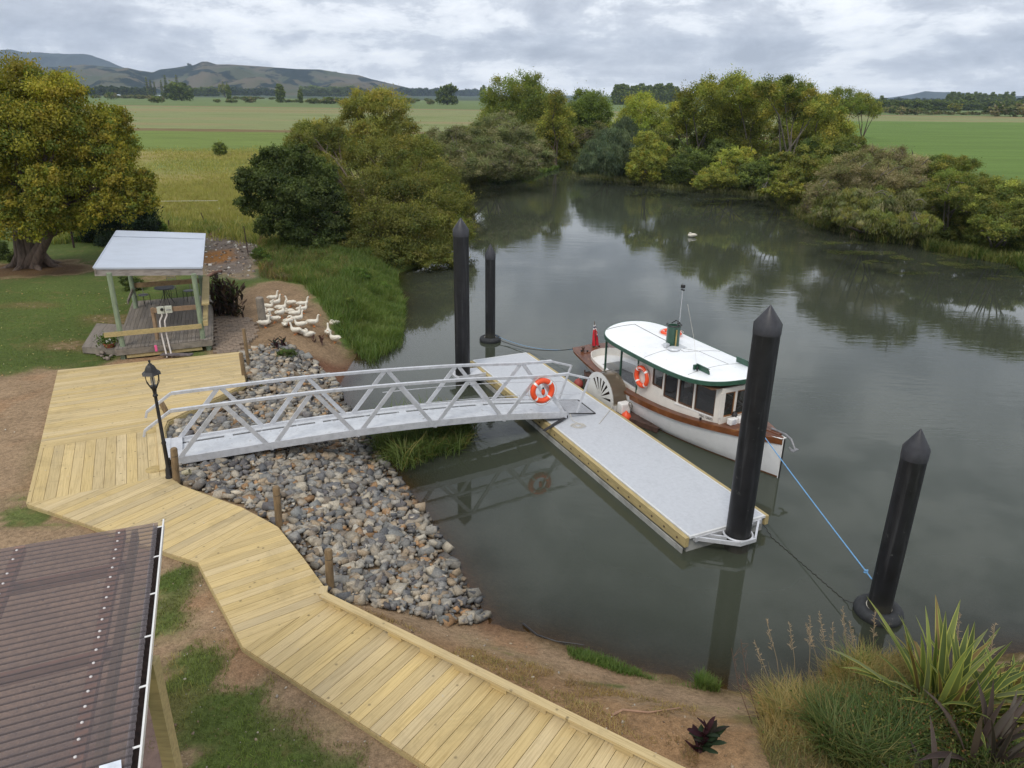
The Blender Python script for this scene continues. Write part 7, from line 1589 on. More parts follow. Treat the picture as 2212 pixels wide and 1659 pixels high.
for i, (u, vt) in enumerate([(321, 166), (329, 172), (337, 176), (352, 172), (362, 161), (386, 160), (484, 174), (493, 176)]): far_tree('pop', u, 208, vt, 'slim poplar, number %s from the left in the broken poplar line' % ('one', 'two', 'three', 'four', 'five', 'six', 'seven', 'eight')[i], 'poplar', group='poplars in a broken line')
for u, vb, vt, w_, lab in [(339, 222, 205, 1.1, 'small dark round bush in front of the hedge at the left'), (241, 214, 197, 1.0, 'small pale green tree at the left end of the plain'), (207, 212, 203, 1.2, 'low green bush nearest the golden tree on the plain'), (678, 224, 210, 1.3, 'low bush right of the short dark tree'), (713, 224, 207, 1.5, 'broad low bush near the willow top, left one'), (735, 224, 209, 1.3, 'broad low bush near the willow top, right one'),
                          (470, 221, 213, 1.6, 'little round bush left of the tapering tree'), (500, 222, 212, 1.6, 'little round bush below the tapering tree'), (878, 224, 209, 2.0, 'low dark bush between willow top and lone round tree'), (930, 225, 215, 1.5, 'low bush left of the lone round tree'), (700, 224, 214, 1.5, 'tiny bush between two broader ones'),
                          (2060, 245, 218, 1.2, 'pale green rounded bush in the gap of the right hand hedge'), (2020, 247, 236, 1.5, 'small yellow bush left of the pale green one'), (2160, 245, 225, 1.0, 'lone pale bush toward the right edge of the plain')]:
    far_tree('bush' if vb - vt < 20 else 'yel', u, vb, vt, lab, 'distant_bush', 'bush', 'bushes on the plain', wide=min(w_, 1.35))
for u, vb, vt, w_, lab in [(540, 221, 208, 1.9, 'brown leafless looking bush in mid plain'), (300, 213, 204, 2.5, 'brown hedge bush at the left, first of three'), (330, 213, 205, 2.5, 'brown hedge bush at the left, second of three'), (275, 212, 205, 2.2, 'brown hedge bush at the left, third of three'), (2190, 252, 222, 2.0, 'big brown bush cut by the right edge'), (1930, 245, 228, 2.0, 'brown bush at the near end of the right hand field hedge'),
                          (1960, 248, 232, 1.6, 'reddish bush by the field corner'), (2100, 248, 240, 3.0, 'low brown bush on the field bank, right')]:
    far_tree('brush', u, vb, vt, lab, 'distant_bush', 'bush', 'brown bushes on the plain', wide=min(w_, 1.5))
# far belts: things one could count are placed one by one
def belt(u0, u1, n, vb, vt0, vt1, kind, lab, grp, seed, wide=1.2):
    r_ = random.Random(seed)
    for i in range(n):
        u = u0 + (u1 - u0) * (i + r_.uniform(.2, .8)) / n; far_tree(kind, u, vb + r_.uniform(-.8, .8), r_.uniform(vt0, vt1), lab, 'belt_tree', 'tree', grp, wide=wide * r_.uniform(.8, 1.3))
belt(170, 330, 22, 206, 181, 190, 'dark', 'dark tree in the shelter belt left of the poplars, under the hills', 'dark shelter belt at the left', 1)
belt(400, 470, 9, 207, 180, 192, 'round', 'green tree of the belt between the biggest bushy tree and the yellowish tree', 'green belt trees', 2)
belt(505, 600, 16, 206, 184, 194, 'dark', 'dark tree of the belt behind the upright lone tree', 'mid belt trees', 3)
belt(655, 770, 14, 208, 179, 189, 'round', 'rounded tree of the far belt above the willow top', 'rounded belt trees', 4)
belt(775, 1045, 44, 207, 187, 195, 'dark', 'dark conifer of the long far shelter belt at the horizon', 'far shelter belt', 5, 1.3)
belt(600, 665, 9, 205, 190, 198, 'dark', 'dark tree of the low belt right of the lone tree', 'low belt trees', 9, 1.0)
belt(1325, 1460, 20, 225, 175, 184, 'tall', 'dark pine of the plantation behind the dome shaped willow', 'pine plantation behind the willows', 6, 1.1)
belt(1035, 1060, 3, 215, 178, 190, 'tall', 'dark conifer at the left end of the tall willow group', 'conifers by the willows', 12, .7)
belt(2040, 2185, 20, 232, 195, 203, 'tall', 'dark pine of the plantation at the right horizon', 'pine plantation at the right', 7, 1.0)
belt(1895, 2260, 44, 238, 211, 220, 'round', 'grey green tree of the long low belt beyond the right hand field', 'low belt beyond the right field', 8, 1.2)
belt(1880, 2060, 16, 224, 208, 213, 'dark', 'tiny dark tree on the horizon below the distant mountain', 'horizon trees at the right', 10, 1.2)
far_tree('tall', 1900, 238, 204, 'pointed dark tree beside the right end of the willows'); far_tree('round', 2088, 236, 200, 'rounded green tree in front of the right hand pine plantation', wide=.8); far_tree('pop', 2168, 236, 205, 'small poplar toward the right edge of the plain', 'poplar'); far_tree('dark', 2205, 232, 205, 'dark tree cut by the right edge of the picture')
for k_, (u0_, u1_, n_, vb_, t0_, t1_, kd_, lab_, g_) in enumerate([(245, 385, 16, 212, 204, 208, 'brush', 'brownish hedge bush along the far field edge at the left', 'far left hedge bushes'), (505, 600, 8, 214, 207, 210, 'bush', 'small bush on the far field edge left of the upright lone tree', 'mid hedge bushes'), (770, 940, 12, 219, 211, 215, 'bush', 'small bush in the hedge between willow top and round tree', 'hedge bushes by the round tree'), (620, 740, 9, 221, 211, 216, 'bush', 'bush of the near hedge above the willow top', 'near hedge bushes'), (1990, 2200, 14, 247, 239, 243, 'brush', 'low brown bush on the far edge of the right field', 'right field edge bushes'), (1890, 1990, 8, 242, 228, 236, 'bush', 'olive bush where the willows meet the right field', 'olive field corner bushes')]):
    r_ = random.Random(70 + k_)
    for i in range(n_): far_tree(kd_, u0_ + (u1_ - u0_) * (i + r_.uniform(.1, .9)) / n_, vb_ + r_.uniform(-1, 1), r_.uniform(t0_, t1_), lab_, 'hedge_bush', 'bush', g_, wide=r_.uniform(1, 1.7))
# hilltop tree
o = copy_tree(K_dark); hp = atY(409, 142, 3300); o.name = 'hilltop_tree'; o.location = (hp.x, hp.y, hp.z - 8); o.scale = (1.6, 1.6, 1.6); tag(o, 'lone tree on the hill crest left of the rounded summit', 'tree')
for k_ in KB:      # kinds never placed
    if k_ not in usedk:
        for ch in list(KB[k_][0].children): bpy.data.objects.remove(ch)
        bpy.data.objects.remove(KB[k_][0])
# far sheds and a truck by the road
def shed(u, v, wpx, hpx, lab, name='farm_shed', cat='shed'):
    b = at(u, v, .8); w_ = wpx * b.y / FPX; h = hpx * b.y / FPX; o = empty(name, (b.x, b.y, .8), 0, lab, cat)
    MB().box(-w_ / 2, w_ / 2, -w_ * .25, w_ * .25, 0, h * .6).build('wall', WHITE, o)
    MB().hexa([(-w_ * .52, -w_ * .28, h * .6), (w_ * .52, -w_ * .28, h * .6), (w_ * .52, w_ * .28, h * .6), (-w_ * .52, w_ * .28, h * .6), (-w_ * .52, -.05, h), (w_ * .52, -.05, h), (w_ * .52, .05, h), (-w_ * .52, .05, h)]).build('roof', IRONR, o)
shed(253, 208.5, 13, 4, 'long low white shed at the left edge of the plain'); shed(342, 209, 9, 3, 'small white shed left of the biggest bushy tree'); shed(367, 209, 10, 6, 'white gabled shed touching the biggest bushy tree')
# ------------------------------------------------------------------ grass and water plants
def blades(P_, h, w_, pal, lean=.35, seed=0, bend=.4, base_d=None, colv=None):
    """each blade: two quads bending over"""
    r = np.random.default_rng(seed); n = len(P_); cl = fbm(P_[:, 0] * 1.3, P_[:, 1] * 1.3, 90); c2 = fbm(P_[:, 0] * .7, P_[:, 1] * .7, 91); h = np.broadcast_to(h, (n,)) * r.uniform(.6, 1.25, n) * (.35 + 1.3 * cl); a = r.uniform(0, 6.28, n); l = r.uniform(.2, 1, n) * lean
    d = np.stack([np.cos(a) * l, np.sin(a) * l, np.ones(n)], 1); d = unit(d); s = unit(np.stack([-np.sin(a + r.normal(0, .8, n)), np.cos(a), np.zeros(n)], 1)); W_ = (np.broadcast_to(w_, (n,)) * r.uniform(.7, 1.3, n))[:, None]
    m = P_ + d * h[:, None] * .55; d2 = unit(d + np.stack([np.cos(a), np.sin(a), -np.ones(n) * .5], 1) * bend * r.uniform(.3, 1.4, (n, 1))); t = m + d2 * h[:, None] * .5
    V = np.stack([P_ - s * W_ * .5, P_ + s * W_ * .5, m + s * W_ * .45, m - s * W_ * .45, t + s * W_ * .08, t - s * W_ * .08], 1).reshape(-1, 3)
    i = np.arange(n)[:, None] * 6; F = np.concatenate([i + np.array([0, 1, 2, 3]), i + np.array([3, 2, 4, 5])], 0)
    base_c = pick(pal, n) if colv is None else colv; pa_ = np.array(pal); k3 = pa_[(np.floor(c2 * 9).astype(int) * 7) % len(pa_)]; base_c = base_c if colv is not None else base_c * .5 + k3 * .5
    C = np.repeat(base_c * (.7 + .6 * cl)[:, None], 6, axis=0); return V, F, C
def sample(poly, n, seed, feather=0):
    r = np.random.default_rng(seed); xs_ = [p[0] for p in poly]; ys_ = [p[1] for p in poly]; out = []
    got = 0
    while got < n:
        x = r.uniform(min(xs_), max(xs_), n * 3); y = r.uniform(min(ys_), max(ys_), n * 3); ok = sdpoly(x, y, poly) > (r.random(n * 3) * feather + (fbm(x, y, 77) - .5) * feather); x, y = x[ok], y[ok]; out.append(np.stack([x, y], 1)); got += len(x)
    p = np.concatenate(out)[:n]; return p
def onland(p, zoff=0): return np.stack([p[:, 0], p[:, 1], np.maximum(terrain(p[:, 0], p[:, 1]), -.05) + zoff], 1)
def stuff(name, parts, label, cat):
    V, F, C = [], [], []; n = 0
    for v, f, c in parts: V.append(v); F.append(f + n); C.append(c); n += len(v)
    o = npmesh(name, np.concatenate(V), np.concatenate(F), LEAF, col=np.clip(np.concatenate(C), 0, 1)); tag(o, label, cat, None, 'stuff'); return o
GR = [(0.085, 0.145, 0.030), (0.12, 0.18, 0.038), (0.065, 0.115, 0.025), (0.15, 0.19, 0.05)]
LUSH = [(0.10, 0.155, 0.034), (0.135, 0.19, 0.042), (0.08, 0.122, 0.028), (0.17, 0.195, 0.055)]
DRY = [(0.36, 0.25, 0.10), (0.42, 0.31, 0.14), (0.30, 0.19, 0.07), (0.25, 0.22, 0.08)]
TANG = [(0.32, 0.29, 0.09), (0.28, 0.27, 0.08), (0.35, 0.29, 0.11), (0.26, 0.265, 0.075)]
# lawn tufts follow the grass mask
from math import floor
def gmask(x, y):
    ix = np.clip(np.searchsorted(xs, x) - 1, 0, nx - 2); iy = np.clip(np.searchsorted(ys, y) - 1, 0, ny - 2)
    return gr.reshape(ny, nx)[iy, ix], col.reshape(ny, nx, 3)[iy, ix]
def lawn(poly, n, h, seed, thr=.35):
    p = sample(poly, n, seed); g, c = gmask(p[:, 0], p[:, 1]); ok = (g > thr + np.random.default_rng(seed).random(len(g)) * .35); p = p[ok]
    ok2 = ~np.array([False] * len(p)); 
    for q in (pA, pB, pC, pD, pE): ok2 &= sdpoly(p[:, 0], p[:, 1], q) < 0
    ok2 &= sdpoly(p[:, 0], p[:, 1], [tuple(pv0), tuple(pv1), tuple(pv2), tuple(pv3)]) < 0
    p = p[ok2]; _, c = gmask(p[:, 0], p[:, 1]); cv = c * np.random.default_rng(seed).uniform(.7, 1.9, (len(p), 1)) * np.array([1.08, 1.05, .85])
    return blades(onland(p), h, h * .13, GR, lean=.8, seed=seed, colv=cv)
stuff('lawn_grass', [lawn([(-9, 4), (0, 4), (0, 8), (-4, 13), (-12, 14), (-12, 10)], 90000, .065, 1), lawn([(-24, 13), (-11, 13), (-12, 34), (-34, 34)], 70000, .06, 2, .3)], 'short worn lawn grass beside the boardwalk', 'grass')
stuff('bank_grass', [blades(onland(sample(BANKG, 42000, 5, .5)), .42, .022, LUSH + GR + GR + [(0.16, 0.13, 0.05), (0.06, 0.085, 0.022)], lean=.6, seed=5), blades(onland(sample(poly_at([(800, 600), (852, 600), (872, 640), (870, 700), (850, 720), (815, 735), (770, 745), (770, 690)], .4), 16000, 6)), .42, .026, LUSH, lean=.8, seed=6),
                     blades(onland(sample(poly_at([(560, 520), (700, 495), (760, 580), (700, 620), (560, 600)]), 12000, 7)), .4, .022, GR + DRY[:1] + [(0.16, 0.09, 0.06)], lean=.5, seed=7), blades(onland(sample(poly_at([(790, 745), (830, 735), (835, 758), (800, 765)], 0), 1200, 8)), .2, .015, LUSH, lean=.8, seed=8)], 'lush green grass covering the river bank beyond the ducks', 'grass')
stuff('field_grass', [blades(onland(sample(poly_at([(260, 520), (280, 400), (560, 380), (600, 500), (580, 530), (430, 518)]), 30000, 9, 4)), .36, .03, TANG, lean=.5, seed=9), blades(onland(sample(poly_at([(200, 470), (260, 322), (760, 318), (620, 490)]), 26000, 10, 26)), .25, .06, TANG, lean=.5, seed=10),
                      blades(onland(sample(poly_at([(100, 500), (340, 470), (560, 500), (560, 530), (430, 505), (100, 530)]), 9000, 12)), .5, .04, GR + TANG, lean=.5, seed=12)], 'long yellowing grass in the rough field behind the shelter', 'grass')
# dry grass tufts on the dirt bank
dp = sample(poly_at([(730, 1288), (1050, 1350), (1560, 1490), (1680, 1600), (1650, 1659), (1460, 1659), (1000, 1400)]), 9000, 14); k = fbm(dp[:, 0] * 1.5, dp[:, 1] * 1.5, 70) > .5
stuff('dry_grass', [blades(onland(dp[k]), .08, .008, DRY + [(0.16, 0.10, 0.06)], lean=1.2, seed=14), blades(onland(sample(poly_at([(1225, 1385), (1320, 1400), (1420, 1450), (1560, 1478), (1560, 1490), (1400, 1465), (1240, 1412)], .2), 2600, 15, .35)), .10, .010, LUSH + GR, lean=.8, seed=15),
                    blades(onland(sample(poly_at([(1500, 1440), (1560, 1460), (1570, 1490), (1500, 1480)], .2), 700, 16, .3)), .26, .010, GR, lean=.6, seed=16)], 'sparse dry and green grass on the bare earth bank', 'grass')
# reeds under the gangway
pr1 = sample(poly_at([(800, 925), (1020, 900), (1035, 940), (1000, 985), (930, 1005), (870, 1022), (815, 985)], 0), 4200, 17, .6); pr1 = np.stack([pr1[:, 0], pr1[:, 1], np.full(len(pr1), -.05)], 1)
dd_ = np.hypot(pr1[:, 0] - pr1[:, 0].mean(), 0)
stuff('reeds', [blades(pr1, .85, .02, GR + GR + DRK + DRY[2:] , lean=1.0, seed=17, bend=1.1)], 'clump of long green reeds standing in the water under the gangway', 'reeds')
# right bank reeds and water weed
stuff('bank_reeds', [blades(onland(sample(poly_at([(1985, 520), (2060, 505), (2260, 520), (2300, 580), (2190, 568), (2060, 545), (2000, 535)], .2), 14000, 18)), .7, .05, LUSH + GR + TANG, lean=.6, seed=18), blades(onland(sample(poly_at([(2195, 540), (2300, 520), (2300, 600), (2210, 590), (2190, 565)], 0), 6000, 19)), .5, .05, LUSH, lean=.6, seed=19),
                     blades(onland(sample(poly_at([(1720, 440), (1800, 470), (1990, 520), (2000, 500), (1850, 450), (1740, 420)], .2), 9000, 20)), .6, .05, GR + TANG, lean=.6, seed=20), blades(onland(sample(poly_at([(1055, 380), (1180, 370), (1215, 352), (1205, 365), (1110, 388), (1055, 392)], .1), 4000, 21)), .6, .08, LUSH + GR, lean=.6, seed=21),
                     blades(onland(sample(poly_at([(1236, 372), (1450, 398), (1660, 420), (1660, 426), (1450, 408), (1240, 378)], .1), 4000, 22)), .5, .08, GRY, lean=.6, seed=22)], 'green reeds fringing the right hand river bank', 'reeds')
r8 = np.random.default_rng(88); bx = r8.uniform(-8, 48, 500000); by = r8.uniform(38, 128, 500000); sd8 = river_sd(bx, by); ok = (sd8 > -1.6) & (sd8 < .12) & ((bx > 1.5) | (by > 62)); sh8 = np.stack([bx[ok], by[ok]], 1)[:42000]
stuff('shore_reeds', [blades(onland(sh8), .62, .06, GR + MID + TANG + BRN, lean=.8, seed=88, bend=.7)], 'reeds and rank grass along the waterline of the far banks', 'reeds')
wp = []
for (u, v, ru, rv, n, s) in [(1850, 545, 90, 5, 900, .22), (1990, 556, 60, 5, 900, .22), (1900, 566, 30, 4, 500, .2), (2050, 570, 50, 4, 700, .2), (2090, 548, 70, 5, 900, .2), (1800, 525, 60, 5, 500, .2), (1590, 430, 60, 2.5, 300, .3), (1540, 440, 30, 2, 150, .3), (1960, 590, 60, 3, 260, .15), (2150, 600, 60, 4, 400, .18), (1745, 470, 50, 3, 300, .2), (2130, 578, 60, 3, 400, .2)]:
    n = n * 3; s = s * .6; a = VR_.uniform(0, 6.28, n); rr = VR_.random(n) ** .8 * 1.25; uu = u + ru * rr * np.cos(a); vv = v + rv * rr * np.sin(a); P_ = np.array([tuple(at(x, y, .012)) for x, y in zip(uu, vv)]); P_ = P_[fbm(P_[:, 0] * .8, P_[:, 1] * .8, 66) > .5]; n = len(P_); d = VR_.normal(size=(n, 3)); d[:, 2] *= .08; V, F, C = leaf_quads(P_, d, s, s * .5, pick([(0.12, 0.15, 0.04), (0.16, 0.14, 0.06), (0.09, 0.12, 0.035)], n)); V[:, 2] = .012 + VR_.uniform(0, .02, len(V)); wp.append((V, F, C))
stuff('water_weed', wp, 'mats of floating water weed off the right hand bank', 'water weed')
# golden and green grasses at the lower right
GP1 = poly_at([(1640, 1500), (1700, 1470), (1800, 1440), (1900, 1430), (1960, 1440), (1930, 1560), (1780, 1600), (1660, 1590)], .7)
GP2 = poly_at([(1760, 1540), (1900, 1470), (1990, 1500), (1990, 1650), (1860, 1720), (1760, 1650)], .9)
def gp_blades(poly, n, h, w_, pal, seed, lean=.55, bend=.7): p = sample(poly, n, seed); return blades(np.stack([p[:, 0], p[:, 1], np.maximum(terrain(p[:, 0], p[:, 1]), .25)], 1), h, w_, pal, lean=lean, seed=seed, bend=bend)
stuff('golden_grass', [gp_blades(GP1, 5200, .6, .009, DRY + [(0.42, 0.25, 0.07), (0.10, 0.14, 0.04), (0.12, 0.15, 0.04), (0.08, 0.12, 0.03), (0.3, 0.24, 0.08)], 31, .9, 1.0), gp_blades(poly_at([(1640, 1560), (1780, 1560), (1900, 1659), (1850, 1760), (1700, 1760), (1640, 1640)], .9), 3600, .28, .008, DRY + [(0.10, 0.13, 0.04), (0.16, 0.11, 0.06)], 32, 1.1), gp_blades(poly_at([(1860, 1640), (1960, 1640), (1960, 1760), (1840, 1760)], 1), 2500, .3, .007, [(0.35, 0.24, 0.05), (0.28, 0.24, 0.05)], 33, .8)], 'golden dry grass tufts at the water edge left of the flax', 'grass')
stuff('green_grass', [gp_blades(GP2, 6500, .62, .016, [(0.05, 0.085, 0.02), (0.075, 0.12, 0.028), (0.04, 0.065, 0.02), (0.11, 0.13, 0.04), (0.22, 0.17, 0.06)], 34, .7, .9), gp_blades(poly_at([(1780, 1440), (1960, 1400), (1990, 1460), (1850, 1500)], .6), 2600, .5, .012, GR + DRY, 35), gp_blades(poly_at([(1930, 1560), (2300, 1500), (2400, 1800), (1900, 1800)], 1), 9000, .40, .018, DRK + GR[:1] + [(0.10, 0.06, 0.035)], 36, .9)], 'dark green strap leaved grass around the foot of the flax', 'grass')
# feathery seed heads
def seedhead(u, v, uv, lab):
    b = hit(u, v); t = atY(uv[0], uv[1], b.y); h = t - b; o = empty('seed_stalk', b, 0, lab, 'grass stalk', 'feathery grass stalks'); r_ = random.Random(int(u)); m = MB()
    m.tube([(0, 0, 0), (h.x * .4, 0, h.z * .5), tuple(h)], [.006, .005, .003], 5)
    m.build('stem', MATS.get('straw') or mat('straw', (0.34, 0.25, 0.15), .9), o); hd = MB()
    for i in range(26):
        k = .62 + .38 * i / 26; p = Vector((h.x * k, 0, h.z * k)); d = Vector((r_.uniform(-1, 1), r_.uniform(-1, 1), r_.uniform(.2, 1))).normalized() * .16 * (1.25 - k); hd.tube([p, p + d * .6, p + d], [.003, .0045, .002], 4)
    hd.build('seed_head', MATS['straw'], o)
for i, (bu, bv, tu, tv) in enumerate([(1690, 1500, 1655, 1335), (1720, 1490, 1705, 1345), (1745, 1490, 1750, 1330), (1775, 1480, 1740, 1345), (1790, 1480, 1770, 1322), (1800, 1480, 1798, 1345), (1830, 1470, 1820, 1310), (1850, 1470, 1835, 1340), (1880, 1460, 1890, 1320), (1675, 1520, 1630, 1385), (2060, 1500, 2072, 1322), (2120, 1520, 2150, 1345)]):
    seedhead(bu, bv, (tu, tv), 'feathery dry grass stalk, %s counted from the left along the water edge' % ('second', 'third', 'fifth', 'fourth', 'sixth', 'seventh', 'eighth', 'ninth', 'tenth', 'first', 'eleventh', 'twelfth')[i])
for k, (bu, bv, tu, tv) in enumerate([(1625, 1560, 1580, 1400), (1640, 1550, 1600, 1380)]):
    b = hit(bu, bv); t = atY(tu, tv, b.y) - b; m = MB().tube([(0, 0, 0), (t.x * .6, 0, t.z * .5), tuple(t)], [.008, .006, .003], 5); r_ = random.Random(k)
    for i in range(14): q = Vector((t.x, 0, t.z)) * r_.uniform(.3, .95); m.tube([q, q + Vector((r_.uniform(-.1, .1), r_.uniform(-.1, .1), r_.uniform(.02, .14)))], [.004, .002], 4)
    o = m.build('dead_weed', mat('dead_stem_%d' % k, (0.13, 0.07, 0.045), .9)); o.location = b; tag(o, ('thin reddish dead weed stem at the left of the golden grass, shorter one', 'thin reddish dead weed stem at the left of the golden grass, taller one')[k], 'weed')
# flax: real sword shaped leaves
def strap(mb_v, mb_f, mb_c, base, az, tilt, L, W_, droop, c_mid, c_edge, fold=.25, seg=7):
    p = Vector(base); el = tilt; n0 = len(mb_v); side = Vector((-math.sin(az), math.cos(az), 0))
    for i in range(seg + 1):
        t = i / seg; w_ = W_ * (0.45 + .55 * min(1, t * 3)) * (1 - max(0, (t - .6) / .4) ** 1.8 * .97); d = Vector((math.cos(az) * math.cos(el), math.sin(az) * math.cos(el), math.sin(el))); up_ = side.cross(d)
        for s_, f in ((-1, .5), (-.66, .34), (0, 0), (.66, .34), (1, .5)): mb_v.append(tuple(p + side * s_ * w_ * .5 - up_ * (-fold * w_ * f * 1.0))); mb_c.append(c_edge if abs(s_) == 1 else c_mid)
        p = p + d * (L / seg); el -= droop * (.4 + t * 1.4) / seg
    for i in range(seg):
        for k in range(4): a = n0 + i * 5 + k; mb_f.append((a, a + 1, a + 6, a + 5))
def flax(u, v, z, n, L, W_, pal, edge, label, seed, spread=.55, droopk=1.35, name='flax'):
    r_ = random.Random(seed); b = at(u, v, z); V, F, C = [], [], []
    for i in range(n):
        az = r_.uniform(0, 6.28); k = r_.random(); tilt = R(86 - 54 * k ** .8); c = np.array(r_.choice(pal)) * r_.uniform(.75, 1.25); e = np.array(edge) * r_.uniform(.8, 1.15)
        bs = (r_.uniform(-.15, .15), r_.uniform(-.15, .15), -.1); strap(V, F, C, bs, az, tilt, L * r_.uniform(.6, 1.15), W_ * r_.uniform(.75, 1.2), droopk * (.2 + k * 1.3) * r_.uniform(.4, 1.3), c, e)
    o = npmesh(name, np.array(V), np.array(F), LEAF, col=np.clip(np.array(C), 0, 1), smooth=False); o.location = b; tag(o, label, 'flax plant', 'flax plants on the near bank')
FX = [(0.15, 0.19, 0.06), (0.12, 0.16, 0.045), (0.20, 0.235, 0.07), (0.10, 0.135, 0.04), (0.17, 0.19, 0.09), (0.22, 0.15, 0.06)]; FE = (0.55, 0.53, 0.13)
BZ = [(0.065, 0.045, 0.04), (0.09, 0.065, 0.055), (0.05, 0.04, 0.035), (0.12, 0.10, 0.09)]
flax(2010, 1550, .9, 66, 1.85, .11, FX, FE, 'large yellow striped flax in front of the lower right pile, leftmost of the striped ones', 41)
flax(2065, 1565, .95, 46, 1.75, .11, FX, FE, 'yellow striped flax in the middle of the lower right clump', 42)
flax(2175, 1560, .95, 38, 1.65, .11, FX, FE, 'yellow striped flax at the right edge of the picture', 43)
flax(2120, 1670, 1.0, 52, 1.45, .11, BZ, (0.10, 0.07, 0.06), 'bronze purple flax in the bottom right corner', 44, droopk=1.6)
flax(2010, 1745, 1.0, 34, 1.1, .10, BZ, (0.12, 0.09, 0.08), 'bronze flax cut by the bottom edge left of the corner one', 45, droopk=1.7)
b = at(2005, 1610, 1); n = 9000; P_ = np.array(b) + VR_.normal(size=(n, 3)) * np.array([.75, .35, .16]) + np.array([0, 0, .25]); V, F, C = leaf_quads(P_, VR_.normal(size=(n, 3)), .045, .03, pick([(0.10, 0.13, 0.03), (0.17, 0.15, 0.04), (0.05, 0.07, 0.02), (0.16, 0.08, 0.03)], n)); stuff('undergrowth', [(V, F, C)], 'tangled small leaved undergrowth between the striped and bronze flax', 'undergrowth')
# curly dead stem by the flax
b = at(2110, 1530, .9); o = MB().tube([Vector((0.02 * i + .03 * math.sin(i * 2.1), .03 * math.cos(i * 1.7), .055 * i)) for i in range(18)], [.012 - .0005 * i for i in range(18)], 5)
for i in range(4, 18): q = Vector((.02 * i, 0, .055 * i)); o.tube([q, q + Vector((.05 * math.sin(i * 5), .03, .02)), q + Vector((.08 * math.sin(i * 5), .03, -.02))], .006, 4)
o = o.build('flax_stalk', mat('dark_stalk', (0.035, 0.02, 0.02), .8)); o.location = b; tag(o, 'dark knobbly dead flax flower stalk at the right', 'flax stalk')
# cannas
def canna(base, n, L, W_, pal, label, seed, stems=5, hgt=.6, spread=.25, name='canna'):
    r_ = random.Random(seed); V, F, C = [], [], []; st_ = MB()
    for s in range(stems):
        bx, by = r_.uniform(-spread, spread), r_.uniform(-spread, spread) * .7; hh = hgt * r_.uniform(.6, 1.1); lx, ly = r_.uniform(-.12, .12), r_.uniform(-.1, .1); st_.tube([(bx, by, -.1), (bx + lx * .5, by + ly * .5, hh * .5), (bx + lx, by + ly, hh)], [.010, .008, .005], 6)
        for i in range(n):
            t = (i + .5) / n; az = r_.uniform(0, 6.28); c = np.array(r_.choice(pal)) * r_.uniform(.8, 1.3); strap(V, F, C, (bx + lx * t, by + ly * t, hh * t * .9), az, R(r_.uniform(35, 80)), L * r_.uniform(.7, 1.15), W_ * r_.uniform(.8, 1.2), r_.uniform(.2, 1.0), c, c * .8, .35, 6)
    o = empty(name, base, 0, label, 'canna plant', 'dark leaved cannas'); npmesh('leaves', np.array(V), np.array(F), LEAF, col=np.clip(np.array(C), 0, 1), parent=o); st_.build('stem', mat('canna_stem', (0.09, 0.04, 0.04), .6) if 'canna_stem' not in MATS else MATS['canna_stem'], o)
PUR = [(0.045, 0.016, 0.022), (0.035, 0.03, 0.024), (0.06, 0.022, 0.028), (0.03, 0.05, 0.028)]
canna(hit(1520, 1625), 6, .40, .14, PUR + PUR + [(0.035, 0.055, 0.03)], 'purple and green canna plant on the earth bank near the bottom edge', 51, 4, .45, .16)
DK2 = [(0.075, 0.048, 0.035), (0.05, 0.034, 0.026), (0.11, 0.07, 0.045), (0.055, 0.065, 0.03), (0.04, 0.03, 0.022)]
canna(hit(500, 682), 15, .36, .12, DK2, 'tall mass of dark brown canna leaves between shelter and brick paving', 52, 30, 1.6, .70)
canna(hit(603, 752), 5, .26, .10, PUR, 'low dark purple plant among the ducks', 53, 6, .4, .3)
canna(hit(688, 742), 4, .2, .08, [(0.11, 0.045, 0.03), (0.08, 0.04, 0.03)], 'small reddish brown plant at the right of the flock', 54, 4, .4, .2)
canna(hit(460, 640), 4, .3, .10, DK2 + GR[:1], 'sparse dark stems leaning out left of the tall canna mass', 55, 5, .8, .25)
b = hit(615, 775); plant('small_shrub', 'small wispy green shrub in front of the ducks', 'shrub', b, [((b.x, b.y, b.z + .18), .26), ((b.x + .25, b.y + .1, b.z + .15), .22), ((b.x - .2, b.y, b.z + .12), .2)], 3500, .05, .014, DRK + GR[:1], r0=.02, twig=4)
b = hit(560, 702)
pf = pp; fo_ = [o for o in COL.objects if o.name.startswith('flower_pot')][0]; n = 900; P_ = VR_.normal(size=(n, 3)) * np.array([.15, .15, .09]) + np.array([0, 0, .42]); V, F, C = leaf_quads(P_, VR_.normal(size=(n, 3)), .07, .05, pick(GR + DRK, n)); npmesh('foliage', V, F, LEAF, col=C, parent=fo_)
for (x, y, z) in ((.05, -.2, .42), (.14, -.18, .48), (.16, -.12, .36)):
    fl_ = MB(); 
    for i in range(6): a = i * 1.05; fl_.quad((0, 0, 0), (.045 * math.cos(a - .4), -.01, .045 * math.sin(a - .4)), (.06 * math.cos(a), -.012, .06 * math.sin(a)), (.045 * math.cos(a + .4), -.01, .045 * math.sin(a + .4)))
    fl_.build('flower', WHITE, fo_, loc=(x, y, z))
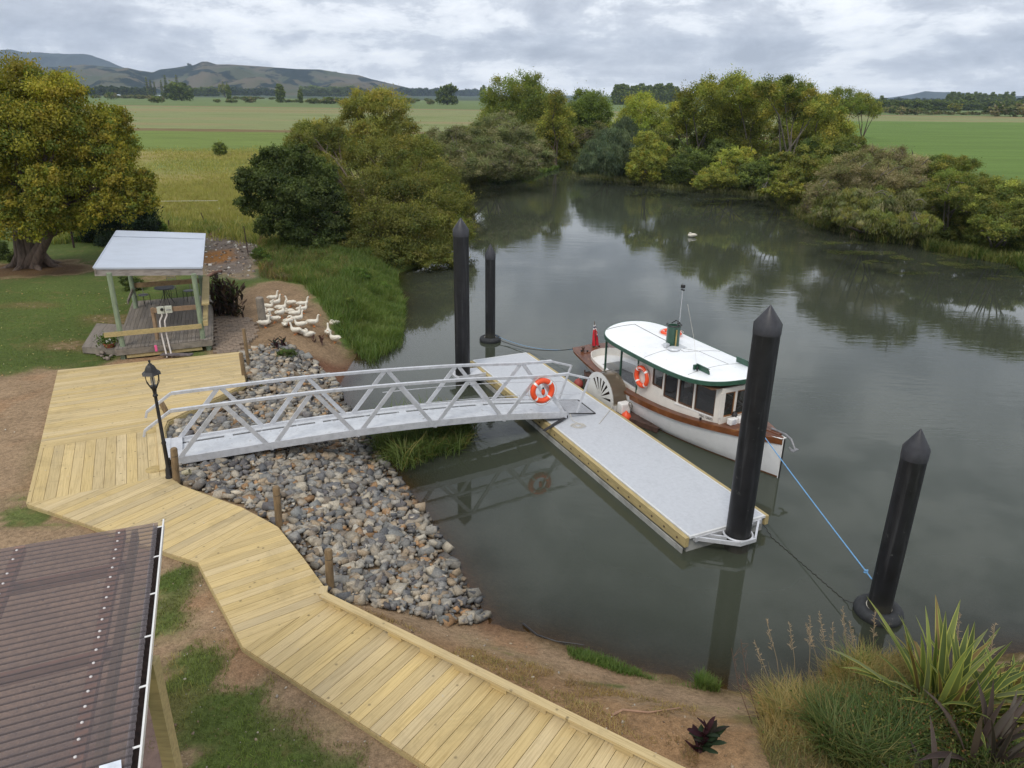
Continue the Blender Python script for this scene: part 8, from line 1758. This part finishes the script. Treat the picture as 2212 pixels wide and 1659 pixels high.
# drain pipe end beside the post, twigs on the bank
b = hit(395, 1033); o = MB().lathe([(.07, 0), (.075, .02), (.075, .22), (.06, .22), (.06, .0)], (0, 0, 0), 18, M=Matrix.Rotation(R(70), 3, 'Y')).build('drain_pipe', mat('pipe_cream', (0.5, 0.45, 0.3), .6), None, smooth=True); o.location = b + Vector((0, 0, .12)); tag(o, 'cream plastic pipe end poking out beside the lamp post', 'pipe')
for k, (pts, lab) in enumerate([([(1322, 1548), (1345, 1538), (1400, 1542), (1470, 1530)], 'pale crooked driftwood stick on the earth bank'), ([(1130, 1345), (1160, 1368), (1200, 1380), (1262, 1392)], 'dark branch lying at the waterline below the rocks'), ([(590, 945), (610, 948), (640, 945)], 'curved pale driftwood piece among the rocks')]):
    P_ = [hit(*p) + Vector((0, 0, .03 + (.02 * (i % 2)))) for i, p in enumerate(pts)]; o = MB().tube([q - P_[0] for q in P_], [.022, .018, .014, .008][:len(P_)], 6).build('driftwood_stick', (LOGM, BLACK, ROPEW)[k] if k != 0 else mat('pale_stick', (0.33, 0.2, 0.13), .9), None, smooth=True); o.location = P_[0]; tag(o, lab, 'stick')
peb = scatter_chunks(1500, [(-6, 5), (0, 4), (4, 6), (3, 9), (-1, 12.5), (-4, 12), (-12, 14), (-14, 20), (-18, 20), (-16, 13), (-9, 9)], .010, .035, [np.array(c) for c in ((.26, .18, .11), (.34, .27, .19), (.18, .12, .08), (.4, .36, .3))], .2, 91)
peb = [r for r in peb if not (cover_deck(r[0], r[1]) or sdpoly(np.array([r[0]]), np.array([r[1]]), pE)[0] > 0)]
V_, F_, C_ = merge_chunks(peb); o = npmesh('pebbles', V_, F_, STONE, col=C_); tag(o, 'small stones and clods lying on the bare earth beside the boardwalk', 'pebbles', None, 'stuff')
# fallen leaves on the lawn
lp_ = sample([(-24, 22), (-14, 20), (-16, 34), (-30, 36)], 260, 77); V, F, C = leaf_quads(onland(lp_, .05), np.concatenate([VR_.normal(size=(260, 2)), VR_.normal(size=(260, 1)) * .1], 1), .075, .05, pick([(0.4, 0.33, 0.16), (0.35, 0.22, 0.11), (0.45, 0.41, 0.28)], 260)); stuff('fallen_leaves', [(V, F, C)], 'pale fallen leaves scattered over the lawn', 'leaves')
# haze: one closed box of thin pale air round camera, ground and hills
hm = bpy.data.materials.new('haze'); hm.use_nodes = True; nt = hm.node_tree; nt.nodes.clear(); pv = N(nt, 'ShaderNodeVolumePrincipled'); pv.inputs['Color'].default_value = (0.62, 0.76, 1.0, 1); pv.inputs['Density'].default_value = 0.00009; pv.inputs['Anisotropy'].default_value = 0.2
ho = N(nt, 'ShaderNodeOutputMaterial'); nt.links.new(pv.outputs[0], ho.inputs['Volume'])
hz_o = MB().box(-5600, 5600, -3200, 6400, -8, 420).build('haze', hm); tag(hz_o, kind='stuff', label='thin blue haze in the air over the plain and the hills', cat='haze')
